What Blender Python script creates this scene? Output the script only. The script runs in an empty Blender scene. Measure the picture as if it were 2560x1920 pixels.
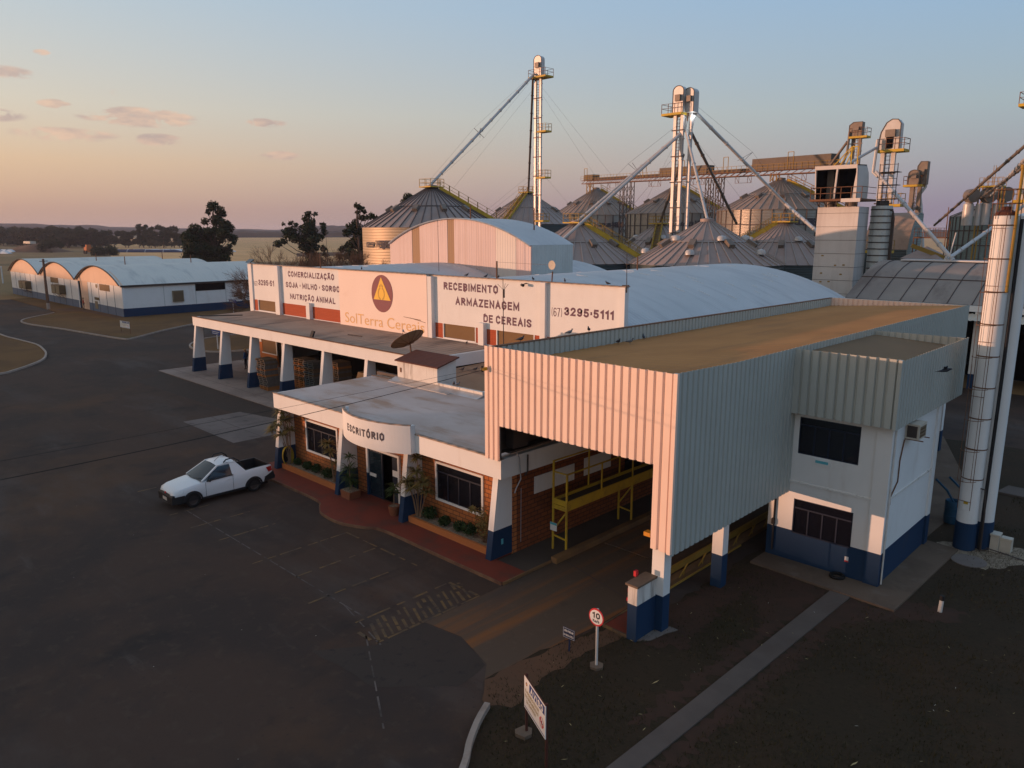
import bpy, bmesh, math, random
from mathutils import Vector, Matrix
PI = math.pi
rad = math.radians
rng = random.Random(11)
sc = bpy.context.scene
C = sc.collection

# ------------------------------------------------------------------ camera
cam = bpy.data.cameras.new('camera')
cam.sensor_width = 36.0
cam.lens = 26.38
cam.clip_end = 12000
cam_ob = bpy.data.objects.new('camera', cam)
cam_ob.location = (0, 0, 11.3)
cam_ob.rotation_euler = (rad(78.5), 0, rad(44.2))
C.objects.link(cam_ob)
sc.camera = cam_ob

# ------------------------------------------------------------------ light and exposure
SUN_AZ = Vector((-0.68, -0.733, 0)).normalized()      # towards the sun
SUN_EL = rad(1.45)
vs = sc.view_settings
vs.view_transform = 'Standard'
vs.look = 'None'
vs.gamma = 1.0
vs.exposure = 0.0
sun = bpy.data.lights.new('sun', 'SUN')
sun.energy = 4.3
sun.angle = rad(0.5)
sun.color = (1.0, 0.53, 0.33)
sun_ob = bpy.data.objects.new('sun', sun)
d = -(SUN_AZ * math.cos(SUN_EL) + Vector((0, 0, math.sin(SUN_EL))))
sun_ob.rotation_euler = d.to_track_quat('-Z', 'Y').to_euler()
C.objects.link(sun_ob)


def lin(r, g, b):
    f = lambda c: ((c / 255 + 0.055) / 1.055) ** 2.4 if c > 10.3 else c / 255 / 12.92
    return (f(r), f(g), f(b), 1.0)


class NT:
    """small node-tree helper"""
    def __init__(s, tree):
        s.t = tree
        s.n = tree.nodes
        s.l = tree.links

    def new(s, typ, **kw):
        n = s.n.new(typ)
        for k, v in kw.items():
            setattr(n, k, v)
        return n

    def link(s, a, b):
        s.l.new(a, b)

    def val(s, sock, v):
        if hasattr(v, 'is_output') or isinstance(v, bpy.types.NodeSocket):
            s.l.new(v, sock)
        else:
            sock.default_value = v

    def math(s, op, a, b=0.0, c=None, clamp=False):
        n = s.new('ShaderNodeMath', operation=op, use_clamp=clamp)
        s.val(n.inputs[0], a)
        s.val(n.inputs[1], b)
        if c is not None:
            s.val(n.inputs[2], c)
        return n.outputs[0]

    def mix(s, fac, a, b, blend='MIX'):
        n = s.new('ShaderNodeMix', data_type='RGBA', blend_type=blend)
        s.val(n.inputs[0], fac)
        s.val(n.inputs[6], a)
        s.val(n.inputs[7], b)
        return n.outputs[2]

    def ramp(s, fac, stops, interp='LINEAR'):
        n = s.new('ShaderNodeValToRGB')
        cr = n.color_ramp
        cr.interpolation = interp
        while len(cr.elements) < len(stops):
            cr.elements.new(0.5)
        for e, (p, c) in zip(cr.elements, stops):
            e.position = p
            e.color = c if len(c) == 4 else (*c, 1)
        s.val(n.inputs[0], fac)
        return n.outputs[0]

    def rng(s, v, a, b, c=0.0, d=1.0, smooth=False):
        n = s.new('ShaderNodeMapRange')
        if smooth:
            n.interpolation_type = 'SMOOTHSTEP'
        n.clamp = True
        s.val(n.inputs[0], v)
        for i, x in enumerate((a, b, c, d)):
            n.inputs[i + 1].default_value = x
        return n.outputs[0]

    def noise(s, vec, scale, detail=5, rough=0.6, dist=0.0):
        n = s.new('ShaderNodeTexNoise')
        n.inputs['Scale'].default_value = scale
        n.inputs['Detail'].default_value = detail
        n.inputs['Roughness'].default_value = rough
        n.inputs['Distortion'].default_value = dist
        if vec is not None:
            s.link(vec, n.inputs['Vector'])
        return n.outputs[0]

    def scaled(s, vec, sx, sy, sz, loc=(0, 0, 0)):
        n = s.new('ShaderNodeMapping')
        n.inputs['Scale'].default_value = (sx, sy, sz)
        n.inputs['Location'].default_value = loc
        s.link(vec, n.inputs['Vector'])
        return n.outputs[0]


# ------------------------------------------------------------------ sky: Nishita plus the dusk gradient seen in the photograph
world = bpy.data.worlds.new('World')
sc.world = world
world.use_nodes = True
w = NT(world.node_tree)
w.n.clear()
out = w.new('ShaderNodeOutputWorld')
bg = w.new('ShaderNodeBackground')
w.link(bg.outputs[0], out.inputs[0])
tc = w.new('ShaderNodeTexCoord').outputs['Generated']
sep = w.new('ShaderNodeSeparateXYZ')
w.link(tc, sep.inputs[0])
X_, Y_, Z_ = sep.outputs
nish = w.new('ShaderNodeTexSky', sky_type='NISHITA')
nish.sun_disc = False
nish.sun_elevation = SUN_EL
nish.sun_rotation = math.atan2(SUN_AZ.x, SUN_AZ.y)
nish.air_density = 1.2
nish.dust_density = 2.5
# how far a direction is turned away from the sun: -1 towards it, +1 opposite
hl = w.math('SQRT', w.math('ADD', w.math('MULTIPLY', X_, X_), w.math('ADD', w.math('MULTIPLY', Y_, Y_), 1e-4)))
dot = w.math('ADD', w.math('MULTIPLY', X_, -SUN_AZ.x), w.math('MULTIPLY', Y_, -SUN_AZ.y))
turn = w.math('DIVIDE', dot, hl)
zz = w.math('MAXIMUM', Z_, 0.0)
e = w.math('POWER', zz, 0.5)                       # 0 horizon, .36 at 7.5 deg, .52 at 15.6 deg, 1 zenith
P = lambda deg: math.sqrt(math.sin(rad(deg)))
sunward = w.ramp(e, [(0, lin(192, 156, 138)), (P(1.5), lin(200, 165, 145)), (P(4.5), lin(222, 190, 160)),
                     (P(8), lin(214, 204, 190)), (P(15), lin(186, 200, 210)), (P(30), lin(165, 176, 188)), (P(55), lin(150, 160, 172)), (1, lin(142, 154, 170))])
anti = w.ramp(e, [(0, lin(134, 130, 152)), (P(1.5), lin(140, 136, 160)), (P(4.5), lin(146, 156, 174)),
                  (P(8), lin(150, 171, 186)), (P(15), lin(136, 172, 208)), (P(30), lin(140, 183, 228)), (P(55), lin(134, 165, 200)), (1, lin(142, 154, 170))])
glow = w.ramp(e, [(0, (.80, 0.42, 0.22, 1)), (P(4), (.85, 0.52, 0.32, 1)), (P(12), (0.66, 0.56, 0.46, 1)), (P(30), lin(172, 172, 172)), (1, lin(142, 154, 170))])
base = w.mix(w.rng(turn, -0.62, 0.62), sunward, anti)
base = w.mix(w.rng(turn, -1.0, -0.62, 1.0, 0.0), base, glow)
# small dusk clouds low on the sunward side
az = w.math('MULTIPLY', w.math('ARCTAN2', w.math('MULTIPLY', X_, -1), Y_), 180 / PI)
el = w.math('MULTIPLY', w.math('ARCSINE', Z_), 180 / PI)
cn = w.noise(w.scaled(tc, 14, 14, 46), 2.2, 7, 0.62, 0.6)
cmask = None
for (ca, ce, wa, we, k) in ((69.6, 7.3, 3.6, 0.62, 1.0), (68.4, 5.95, 1.5, 0.42, .85), (73.8, 6.0, 3.2, 0.45, .6), (77, 9.4, 2.4, 0.4, .5), (78, 6.9, 2.2, .45, .6),
                           (61.6, 7.35, 1.5, 0.3, .65), (60.9, 5.2, 1.6, .33, .75), (74.3, 7.8, 1.0, .28, .7), (84, 8.0, 3, .6, .8), (70.6, 8.7, .5, .2, .5), (74.6, 10.7, .5, .2, .55)):
    da = w.math('DIVIDE', w.math('SUBTRACT', az, ca), wa)
    de = w.math('DIVIDE', w.math('SUBTRACT', el, ce), we)
    rr = w.math('ADD', w.math('MULTIPLY', da, da), w.math('MULTIPLY', de, de))
    m = w.math('MULTIPLY', w.math('MULTIPLY', w.math('SUBTRACT', 1.25, rr, clamp=False), k), 0.9)
    m = w.math('MAXIMUM', m, 0.0)
    cmask = m if cmask is None else w.math('MAXIMUM', cmask, m)
cl = w.math('MULTIPLY', cmask, w.rng(cn, 0.36, 0.60, 0, 1, True), clamp=True)
cl = w.rng(cl, 0.02, 0.42, 0, 0.95, True)
ccol = w.ramp(w.noise(w.scaled(tc, 10, 10, 30), 2.0, 4), [(0.38, lin(222, 190, 172)), (0.62, lin(182, 163, 163))])
base = w.mix(cl, base, ccol)
nadd = w.mix(0.10, base, nish.outputs[0], 'ADD')
w.link(nadd, bg.inputs[0])
bg.inputs[1].default_value = 0.92

# ------------------------------------------------------------------ materials
MATS = {}


def mat(name, c, rough=.8, metal=0.0, c2=None, s=1.0, amt=.6, c3=None, s3=1.0, st=(1, 1, 1), amt3=.6, lo3=.5, hi3=.7, bump=0.0, bs=20.0, spec=.3, rib=None, brick=None, ribdepth=.3):
    m = bpy.data.materials.new(name)
    MATS[name] = m
    m.use_nodes = True
    t = NT(m.node_tree)
    p = t.n['Principled BSDF']
    p.inputs['Roughness'].default_value = rough
    p.inputs['Metallic'].default_value = metal
    p.inputs['Specular IOR Level'].default_value = spec
    co = t.new('ShaderNodeTexCoord').outputs['Object']
    colr = (*c, 1)
    height = None
    if brick:
        bw, bh, mort, mc = brick
        sp = t.new('ShaderNodeSeparateXYZ')
        t.link(co, sp.inputs[0])
        cb = t.new('ShaderNodeCombineXYZ')
        t.link(t.math('ADD', sp.outputs[0], sp.outputs[1]), cb.inputs[0])
        t.link(sp.outputs[2], cb.inputs[1])
        b = t.new('ShaderNodeTexBrick')
        t.link(cb.outputs[0], b.inputs['Vector'])
        b.inputs['Scale'].default_value = 1
        b.inputs['Brick Width'].default_value = bw
        b.inputs['Row Height'].default_value = bh
        b.inputs['Mortar Size'].default_value = mort
        b.inputs['Color1'].default_value = colr
        b.inputs['Color2'].default_value = (*(c2 or c), 1)
        b.inputs['Mortar'].default_value = (*mc, 1)
        colr = b.outputs['Color']
        height = t.math('SUBTRACT', 1.0, b.outputs['Fac'])
    elif c2:
        f = t.rng(t.noise(co, s, 6), .36, .64, 0, amt)
        colr = t.mix(f, colr, (*c2, 1))
    if c3:
        n3 = t.noise(t.scaled(co, *st), s3, 6, .65)
        colr = t.mix(t.rng(n3, lo3, hi3, 0, amt3, True), colr, (*c3, 1))
    t.val(p.inputs['Base Color'], colr)
    if rib:                                     # (axis index, ribs per metre)
        sp = t.new('ShaderNodeSeparateXYZ')
        t.link(co, sp.inputs[0])
        h = t.math('SINE', t.math('MULTIPLY', sp.outputs[rib[0]], rib[1] * 2 * PI))
        bn = t.new('ShaderNodeBump')
        bn.inputs['Strength'].default_value = ribdepth
        bn.inputs['Distance'].default_value = .03
        t.link(h, bn.inputs['Height'])
        t.link(bn.outputs[0], p.inputs['Normal'])
    elif bump or height is not None:
        bn = t.new('ShaderNodeBump')
        bn.inputs['Strength'].default_value = bump or .4
        bn.inputs['Distance'].default_value = .02
        t.val(bn.inputs['Height'], height if height is not None else t.noise(co, bs, 4))
        t.link(bn.outputs[0], p.inputs['Normal'])
    return m


def glass(name, c, rough=.08):
    m = mat(name, c, rough, spec=.5)
    return m


mat('white_wall', (.74, .735, .72), .85, c2=(.66, .65, .63), s=.7, amt=.5, c3=(.45, .37, .30), s3=.8, st=(1.5, 1.5, .25), amt3=.35, lo3=.55, hi3=.8, bump=.15, bs=9)
mat('white_stained', (.70, .67, .62), .9, c2=(.6, .55, .5), s=1.2, c3=(.16, .11, .08), s3=1.4, st=(2.6, 2.6, .18), amt3=.75, lo3=.52, hi3=.7, bump=.2, bs=9)
mat('blue_wall', (.006, .030, .078), .75, c2=(.008, .036, .088), s=.8, amt=.6, c3=(.05, .04, .035), s3=.9, st=(1, 1, .5), amt3=.35, lo3=.58, hi3=.8)
mat('pale_blue_wall', (.13, .165, .23), .8, c2=(.10, .14, .2), s=.8, c3=(.16, .13, .11), s3=.6, st=(1, 1, .6), amt3=.4, lo3=.55, hi3=.8)
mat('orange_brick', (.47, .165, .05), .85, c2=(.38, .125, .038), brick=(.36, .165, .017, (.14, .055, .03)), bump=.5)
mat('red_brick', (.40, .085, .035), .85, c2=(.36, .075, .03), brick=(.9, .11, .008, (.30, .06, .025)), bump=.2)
mat('shaded_brick', (.25, .075, .026), .9, c2=(.19, .055, .02), brick=(.36, .165, .017, (.08, .035, .02)), bump=.5)  # darker copy of orange_brick: the drive-through's shade is put into the colour
mat('orange_wall', (.50, .17, .05), .85, c2=(.42, .14, .05), s=1.0)
mat('brown_louver', (.22, .13, .055), .6, c2=(.19, .11, .05), s=.8, rib=(2, 14), ribdepth=.5)
mat('sign_panel', (.76, .63, .56), .55, c2=(.72, .59, .52), s=.4, c3=(.45, .3, .2), s3=.5, st=(.6, 1, 1.2), amt3=.25, lo3=.6, hi3=.8)
mat('letter_purple', (.125, .062, .095), .7, c2=(.15, .08, .11), s=3)
mat('letter_grey', (.06, .055, .07), .7, c2=(.08, .07, .085), s=3)
mat('letter_gold', (.66, .40, .16), .6)
mat('logo_maroon', (.175, .042, .060), .6, c2=(.20, .055, .07), s=2)
mat('logo_yellow', (.78, .47, .05), .6)
mat('logo_brown', (.20, .10, .02), .6)
mat('logo_dark', (.28, .15, .03), .6)
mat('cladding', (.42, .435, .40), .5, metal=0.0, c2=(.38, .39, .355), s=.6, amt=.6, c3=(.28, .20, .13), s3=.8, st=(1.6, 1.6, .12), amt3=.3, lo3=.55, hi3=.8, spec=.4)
mat('cladding_lit', (.84, .63, .52), .5, c2=(.77, .57, .46), s=.5, amt=.6, c3=(.40, .26, .17), s3=.8, st=(1.6, 1.6, .12), amt3=.35, lo3=.55, hi3=.8, spec=.3)  # paler, warmer copy of cladding, with the sunlit tone put into the colour
mat('dusty_roof', (.46, .225, .085), .95, c2=(.38, .18, .07), s=.35, amt=.8, c3=(.26, .14, .07), s3=.7, st=(1, .15, 1), amt3=.5, spec=.1)
mat('annex_roof', (.22, .15, .09), .95, c2=(.18, .125, .08), s=.5, spec=.1)
mat('fibre_roof', (.40, .295, .23), .95, c2=(.31, .235, .185), s=.5, amt=.8, c3=(.11, .085, .075), s3=.6, st=(1, .3, 1), amt3=.6, rib=(0, 1.9), ribdepth=.8, spec=.1)
mat('screed_roof', (.56, .47, .43), .9, c2=(.45, .355, .31), s=.35, amt=.9, c3=(.34, .18, .09), s3=.55, st=(.35, 1.3, 1), amt3=.75, lo3=.47, hi3=.7, bump=.2, bs=3)
mat('brown_roof', (.38, .23, .14), .95, c2=(.30, .17, .10), s=.5, amt=.9, c3=(.13, .08, .06), s3=.6, st=(.4, 1, 1), amt3=.6)
mat('tile_roof', (.105, .038, .026), .85, c2=(.08, .03, .024), s=1.5, rib=(1, 7))
mat('zinc_flashing', (.50, .50, .50), .35, metal=.5, c2=(.35, .30, .26), s=2)
mat('vault_sheet', (.54, .54, .545), .55, metal=.05, c2=(.47, .475, .48), s=.3, amt=.7, c3=(.38, .385, .40), s3=.5, st=(.35, 1.6, .35), amt3=.6, lo3=.48, hi3=.7, rib=(1, 3.2), ribdepth=.35, spec=.4)
mat('barn_sheet', (.62, .61, .56), .6, metal=.0, c2=(.55, .55, .52), s=.2, amt=.7, c3=(.30, .32, .33), s3=.45, st=(.3, 1.2, .3), amt3=.5, rib=(1, 2.4), ribdepth=.3)
mat('beige_gable', (.72, .50, .36), .7, c2=(.66, .45, .32), s=.5, c3=(.58, .40, .30), s3=1.5, st=(1.5, 1, .1), amt3=.5, rib=(0, 3), ribdepth=.25)
mat('headhouse_sheet', (.56, .44, .42), .5, metal=.0, c2=(.50, .39, .37), s=.4, c3=(.40, .28, .24), s3=1.0, st=(2.2, 1, .08), amt3=.6, lo3=.45, hi3=.7, rib=(0, 3.5), ribdepth=.35, spec=.4)
mat('headhouse_pale', (.62, .56, .50), .5, metal=.0, c2=(.56, .49, .44), s=.4, rib=(0, 3.5), ribdepth=.35)
mat('headhouse_strip', (.30, .185, .10), .6, c2=(.30, .18, .1), s=.5, rib=(0, 3.5), ribdepth=.3)
mat('side_sheet', (.50, .52, .50), .5, metal=.1, c2=(.42, .44, .42), s=.5, c3=(.3, .28, .25), s3=1, st=(2, 2, .1), amt3=.4, rib=(1, 3.5), ribdepth=.3)
mat('old_barrel_sheet', (.28, .245, .215), .75, c2=(.22, .19, .17), s=.25, amt=.9, c3=(.10, .075, .065), s3=.35, st=(1, .4, .4), amt3=.6)
mat('seam_dark', (.075, .05, .045), .8)
mat('silo_wall', (.36, .325, .28), .38, metal=.65, c2=(.28, .245, .21), s=.25, amt=.6, c3=(.22, .15, .11), s3=.5, st=(1, 1, .2), amt3=.45, rib=(2, 4.2), ribdepth=.5)
mat('silo_wall_beige', (.46, .36, .25), .5, metal=.35, c2=(.40, .31, .21), s=.25, amt=.5, rib=(2, 2.6), ribdepth=.55)
mat('silo_wall_green', (.22, .29, .29), .5, metal=.3, c2=(.17, .22, .22), s=.25, amt=.5, rib=(2, 3.2), ribdepth=.4)
mat('silo_wall_dark', (.055, .075, .08), .55, metal=.3, rib=(2, 3.2), ribdepth=.4)
mat('silo_roof', (.34, .265, .235), .6, metal=.1, c2=(.27, .21, .19), s=.35, amt=.8, c3=(.30, .19, .15), s3=.5, st=(.6, .6, .2), amt3=.5)
mat('silo_roof_brown', (.32, .235, .18), .65, metal=.1, c2=(.26, .19, .15), s=.35, amt=.8, c3=(.12, .085, .07), s3=.5, amt3=.5)
mat('silo_rib', (.11, .09, .085), .6, metal=.3)
mat('silo_rib_light', (.36, .31, .28), .5, metal=.4)
mat('galvanised', (.50, .485, .47), .42, metal=.2, c2=(.42, .40, .385), s=1.5, amt=.6, c3=(.32, .24, .19), s3=1.0, st=(2, 2, .3), amt3=.35, lo3=.55, hi3=.75)
mat('galvanised_dull', (.20, .165, .135), .55, metal=.3, c2=(.15, .12, .10), s=1.5, amt=.7)
mat('steel_dark', (.055, .045, .042), .6, metal=.2, c2=(.08, .06, .05), s=2)
mat('steel_rust', (.14, .065, .035), .8, c2=(.20, .10, .05), s=3)
mat('yellow_paint', (.56, .37, .03), .6, c2=(.42, .27, .035), s=1.5, c3=(.20, .12, .04), s3=2, amt3=.5)
mat('yellow_ochre', (.32, .20, .035), .65, c2=(.24, .14, .03), s=1.5)
mat('conveyor_cover', (.125, .098, .075), .7, c2=(.095, .075, .06), s=.6, rib=(0, 1.0), ribdepth=.4)
mat('dryer_wall', (.60, .575, .55), .55, c2=(.52, .49, .47), s=.35, amt=.7, c3=(.42, .38, .36), s3=.6, st=(1.4, 1.4, .10), amt3=.6, lo3=.48, hi3=.7, bump=.1, bs=2)
mat('dryer_hood', (.62, .57, .53), .6, c2=(.54, .5, .46), s=.6)
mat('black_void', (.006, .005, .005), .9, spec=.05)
glass('dark_glass', (.006, .007, .012), .10)
glass('blue_glass', (.010, .022, .034), .06)
mat('door_metal', (.012, .022, .04), .4)
mat('frame_dark', (.012, .020, .040), .5)
mat('paper_white', (.72, .72, .70), .7)
mat('plaque_teal', (.10, .42, .50), .6)
mat('terracotta', (.24, .085, .04), .85, c2=(.19, .065, .032), s=4)
mat('red_tile', (.20, .040, .022), .8, c2=(.155, .032, .02), s=.9, amt=.8, c3=(.09, .05, .035), s3=.9, amt3=.6, lo3=.48, hi3=.7, bump=.2, bs=14)
mat('gravel_white', (.34, .27, .19), .95, c2=(.14, .10, .07), s=16, amt=1.0, bump=1.0, bs=20)
mat('shrub_leaf', (.035, .06, .018), .7, c2=(.02, .038, .012), s=6, spec=.2)
mat('palm_leaf', (.05, .085, .022), .6, c2=(.035, .06, .02), s=5)
mat('dracaena_leaf', (.19, .135, .045), .65, c2=(.11, .11, .03), s=3)
mat('twig', (.14, .075, .045), .9)
mat('twig_pale', (.20, .13, .08), .9)
mat('trunk_bark', (.085, .055, .04), .95, c2=(.05, .035, .028), s=6)
mat('bare_branch', (.125, .07, .042), .95, c2=(.09, .05, .033), s=3)
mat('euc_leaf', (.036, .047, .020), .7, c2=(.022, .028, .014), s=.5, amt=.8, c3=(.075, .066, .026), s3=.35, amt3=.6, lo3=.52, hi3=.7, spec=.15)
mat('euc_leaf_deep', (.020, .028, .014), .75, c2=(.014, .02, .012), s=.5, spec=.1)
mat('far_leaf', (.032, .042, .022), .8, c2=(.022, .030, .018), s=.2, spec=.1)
mat('far_leaf_brown', (.050, .050, .026), .8, c2=(.03, .036, .02), s=.2, spec=.1)
mat('floor_dark', (.085, .066, .052), .9, c2=(.065, .05, .042), s=.7, amt=.8)
mat('concrete', (.20, .165, .145), .9, c2=(.16, .13, .115), s=.8, amt=.8, c3=(.12, .08, .06), s3=.5, amt3=.6, bump=.15, bs=6)
mat('concrete_path', (.125, .096, .08), .9, c2=(.10, .078, .066), s=1.1, amt=.8, c3=(.10, .07, .055), s3=.7, amt3=.5, bump=.2, bs=8)
mat('kerb_white', (.38, .31, .26), .9, c2=(.29, .235, .195), s=1.4, c3=(.2, .14, .1), s3=2, amt3=.5)
mat('kerb_yellow', (.22, .12, .05), .85, c2=(.15, .085, .045), s=1.3, amt=.9, c3=(.13, .08, .05), s3=1.5, amt3=.6)
mat('kerb_faded', (.23, .13, .075), .9, c2=(.13, .06, .04), s=1.6, amt=1)
mat('soil_red', (.062, .030, .019), .98, c2=(.045, .026, .016), s=1.8, amt=.8, bump=.4, bs=10)
mat('soil_brown', (.13, .065, .035), .98, c2=(.09, .05, .03), s=.3, amt=.8, bump=.3, bs=4)
mat('car_white', (.72, .73, .74), .25, spec=.5, c2=(.70, .70, .70), s=.6, amt=.4)
mat('black_plastic', (.014, .014, .016), .6)
mat('tyre_rubber', (.010, .010, .010), .85)
mat('lamp_glass', (.55, .60, .64), .12, spec=.6)
mat('tail_red', (.35, .015, .012), .3)
mat('chrome', (.5, .5, .5), .2, metal=.9)
mat('plate_grey', (.50, .46, .42), .6)
mat('tarp_brown', (.26, .17, .09), .85, c2=(.20, .12, .06), s=1, bump=.3, bs=2)
mat('pallet_wood', (.17, .115, .07), .9, c2=(.11, .075, .048), s=3, amt=.9)
mat('pallet_grey', (.16, .145, .13), .9, c2=(.10, .09, .08), s=3, amt=.9)
mat('pallet_blue', (.055, .10, .13), .8, c2=(.10, .09, .07), s=2, amt=.9)
mat('pallet_orange', (.38, .15, .04), .85, c2=(.25, .11, .04), s=3)
mat('sign_red', (.55, .03, .04), .5)
mat('sign_blue', (.018, .045, .20), .5)
mat('sign_navy', (.016, .028, .07), .6)
mat('text_olive', (.36, .29, .13), .7)
mat('text_black', (.012, .012, .014), .6)
mat('post_red', (.085, .028, .018), .8, c2=(.06, .02, .014), s=4)
mat('post_white', (.62, .60, .57), .6, c2=(.5, .46, .42), s=4)
mat('barrel_blue', (.022, .085, .15), .5, c2=(.018, .065, .12), s=3)
mat('cable_black', (.012, .011, .011), .7)
mat('pipe_grey', (.34, .34, .35), .5)
mat('pigeon_grey', (.030, .033, .045), .6, c2=(.06, .065, .08), s=9)
mat('pigeon_pale', (.22, .23, .25), .6, c2=(.03, .033, .045), s=8, amt=1)
mat('dish_mesh', (.25, .15, .085), .7, c2=(.20, .12, .07), s=3)
mat('skin', (.36, .20, .13), .6)
mat('hair_dark', (.02, .014, .01), .8)
mat('shirt_red', (.32, .022, .028), .8)
mat('shirt_blue', (.016, .085, .26), .8)
mat('pants_dark', (.022, .018, .028), .85)
mat('cap_yellow', (.62, .42, .16), .7)
mat('helmet_white', (.62, .62, .58), .5)
mat('marking_yellow', (.19, .115, .045), .9, c2=(.068, .053, .045), s=2.2, amt=1.0)
mat('seam_grey', (.16, .13, .115), .9, c2=(.06, .05, .045), s=2, amt=1)
mat('leaf_litter', (.42, .33, .16), .8)
mat('paper_litter', (.6, .58, .52), .8)
mat('straw', (.10, .078, .032), .95)
mat('grass_blade', (.040, .034, .016), .9, spec=.1)
mat('grass_blade_dry', (.075, .055, .025), .9, spec=.1)
mat('bag_white', (.62, .66, .70), .5)
mat('bag_navy', (.03, .045, .10), .6)
mat('machine_orange', (.40, .12, .03), .7)
mat('lens_dark', (.01, .01, .01), .2)
mat('cooler_brown', (.16, .11, .06), .7, c2=(.12, .085, .05), s=2, rib=(2, 9), ribdepth=.6)
mat('cooler_beige', (.24, .19, .12), .7, c2=(.2, .16, .1), s=1.5)
mat('ac_beige', (.52, .47, .39), .6, c2=(.44, .39, .32), s=3)
mat('moss_concrete', (.19, .13, .09), .95, c2=(.12, .085, .06), s=2, bump=.3)
mat('wood_pole', (.15, .085, .055), .95, c2=(.10, .06, .04), s=3)
mat('orange_flag', (.6, .25, .02), .6)
mat('blue_bin', (.02, .09, .16), .6)
mat('lamp_lit', (.8, .8, .8), .5)
_e = MATS['lamp_lit'].node_tree.nodes['Principled BSDF']
_e.inputs['Emission Color'].default_value = (.9, .95, 1, 1)
_e.inputs['Emission Strength'].default_value = 6


# ------------------------------------------------------------------ ground materials
def ground_mat(name, layers, rough=.92, bump=.25, bs=9.0, fine=None):
    """layers: first a colour, then (colour, noise scale, lo, hi, amount, stretch)"""
    m = bpy.data.materials.new(name)
    MATS[name] = m
    m.use_nodes = True
    t = NT(m.node_tree)
    p = t.n['Principled BSDF']
    p.inputs['Roughness'].default_value = rough
    p.inputs['Specular IOR Level'].default_value = .15
    co = t.new('ShaderNodeNewGeometry').outputs['Position']
    c = (*layers[0], 1)
    for i, (cc, s, lo, hi, a, st) in enumerate(layers[1:]):
        n = t.noise(t.scaled(co, *st, loc=(i * 13.7, i * 7.1, 0)), s, 7, .62, .3)
        c = t.mix(t.rng(n, lo, hi, 0, a, True), c, (*cc, 1))
    t.val(p.inputs['Base Color'], c)
    bn = t.new('ShaderNodeBump')
    bn.inputs['Strength'].default_value = bump
    bn.inputs['Distance'].default_value = .03
    t.link(t.noise(co, bs, 5, .7), bn.inputs['Height'])
    t.link(bn.outputs[0], p.inputs['Normal'])
    return m


I3 = (1, 1, 1)
ground_mat('asphalt', [(.070, .045, .034), ((.048, .036, .031), .16, .42, .6, .9, I3), ((.10, .055, .032), .10, .50, .66, .75, I3),
                       ((.105, .090, .082), .14, .50, .70, .5, (.45, 1.5, 1)), ((.12, .10, .09), .5, .60, .74, .35, (.35, 1.6, 1)), ((.032, .027, .025), .55, .55, .72, .7, (1, .5, 1)), ((.085, .06, .045), 2.2, .52, .7, .5, I3),
                       ((.03, .028, .027), 7, .58, .72, .5, I3)], bump=.18, bs=14)
ground_mat('asphalt_patch', [(.056, .044, .037), ((.064, .048, .040), .5, .45, .65, .8, I3), ((.028, .026, .026), 3, .55, .7, .6, I3)], bump=.15, bs=14)
ground_mat('concrete_pad', [(.29, .235, .205), ((.215, .175, .155), .35, .42, .62, .9, I3), ((.15, .115, .09), .6, .55, .7, .7, (.4, 1, 1)), ((.33, .27, .24), 1.5, .55, .7, .5, I3)], bump=.12, bs=9)
ground_mat('concrete_pale', [(.175, .145, .132), ((.14, .118, .108), .5, .42, .62, .9, I3), ((.075, .06, .055), 1.5, .55, .7, .6, I3)], bump=.12, bs=9)
ground_mat('drive_concrete', [(.105, .072, .050), ((.24, .095, .032), .34, .44, .58, .9, (1.5, .10, 1)), ((.08, .06, .05), .3, .50, .68, .8, (1.2, .3, 1)),
                              ((.055, .04, .032), .9, .60, .74, .7, (1, .6, 1)), ((.14, .10, .07), 3, .55, .7, .4, I3)], bump=.12, bs=9)
ground_mat('apron_concrete', [(.15, .105, .075), ((.115, .08, .058), .6, .42, .62, .9, I3), ((.18, .14, .11), 1.6, .55, .7, .5, I3)], bump=.15, bs=9)
ground_mat('lawn', [(.042, .029, .017), ((.058, .034, .019), .28, .42, .66, .9, I3), ((.026, .027, .013), .22, .54, .72, .8, I3), ((.070, .034, .020), .5, .60, .8, .7, I3),
                    ((.075, .055, .028), 3.5, .56, .74, .6, I3), ((.016, .017, .009), 9, .52, .7, .6, I3)], bump=.9, bs=16)
ground_mat('dry_lawn', [(.165, .085, .032), ((.12, .064, .027), .18, .42, .62, .9, I3), ((.09, .07, .026), .12, .55, .7, .7, I3), ((.20, .10, .042), 1.5, .55, .72, .5, I3)], bump=.7, bs=12)
ground_mat('field', [(.27, .165, .075), ((.20, .135, .06), .012, .42, .6, .9, (1, 3, 1)), ((.36, .215, .10), .006, .5, .64, .9, (1, 4, 1)), ((.11, .082, .04), .03, .52, .68, .8, (1, 2, 1)),
                     ((.10, .07, .04), .3, .55, .72, .5, I3)], bump=.3, bs=2)
ground_mat('stubble', [(.72, .40, .175), ((.60, .33, .14), .01, .42, .6, .9, (1, 5, 1)), ((.78, .45, .21), .02, .5, .68, .7, (1, 4, 1))], bump=.1, bs=1)
ground_mat('hill_wood', [(.040, .042, .040), ((.030, .032, .034), .02, .42, .62, .9, I3)], bump=.6, bs=.3)


# ------------------------------------------------------------------ mesh helpers
ROOT = {}        # object name -> base offset of its thing


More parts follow.
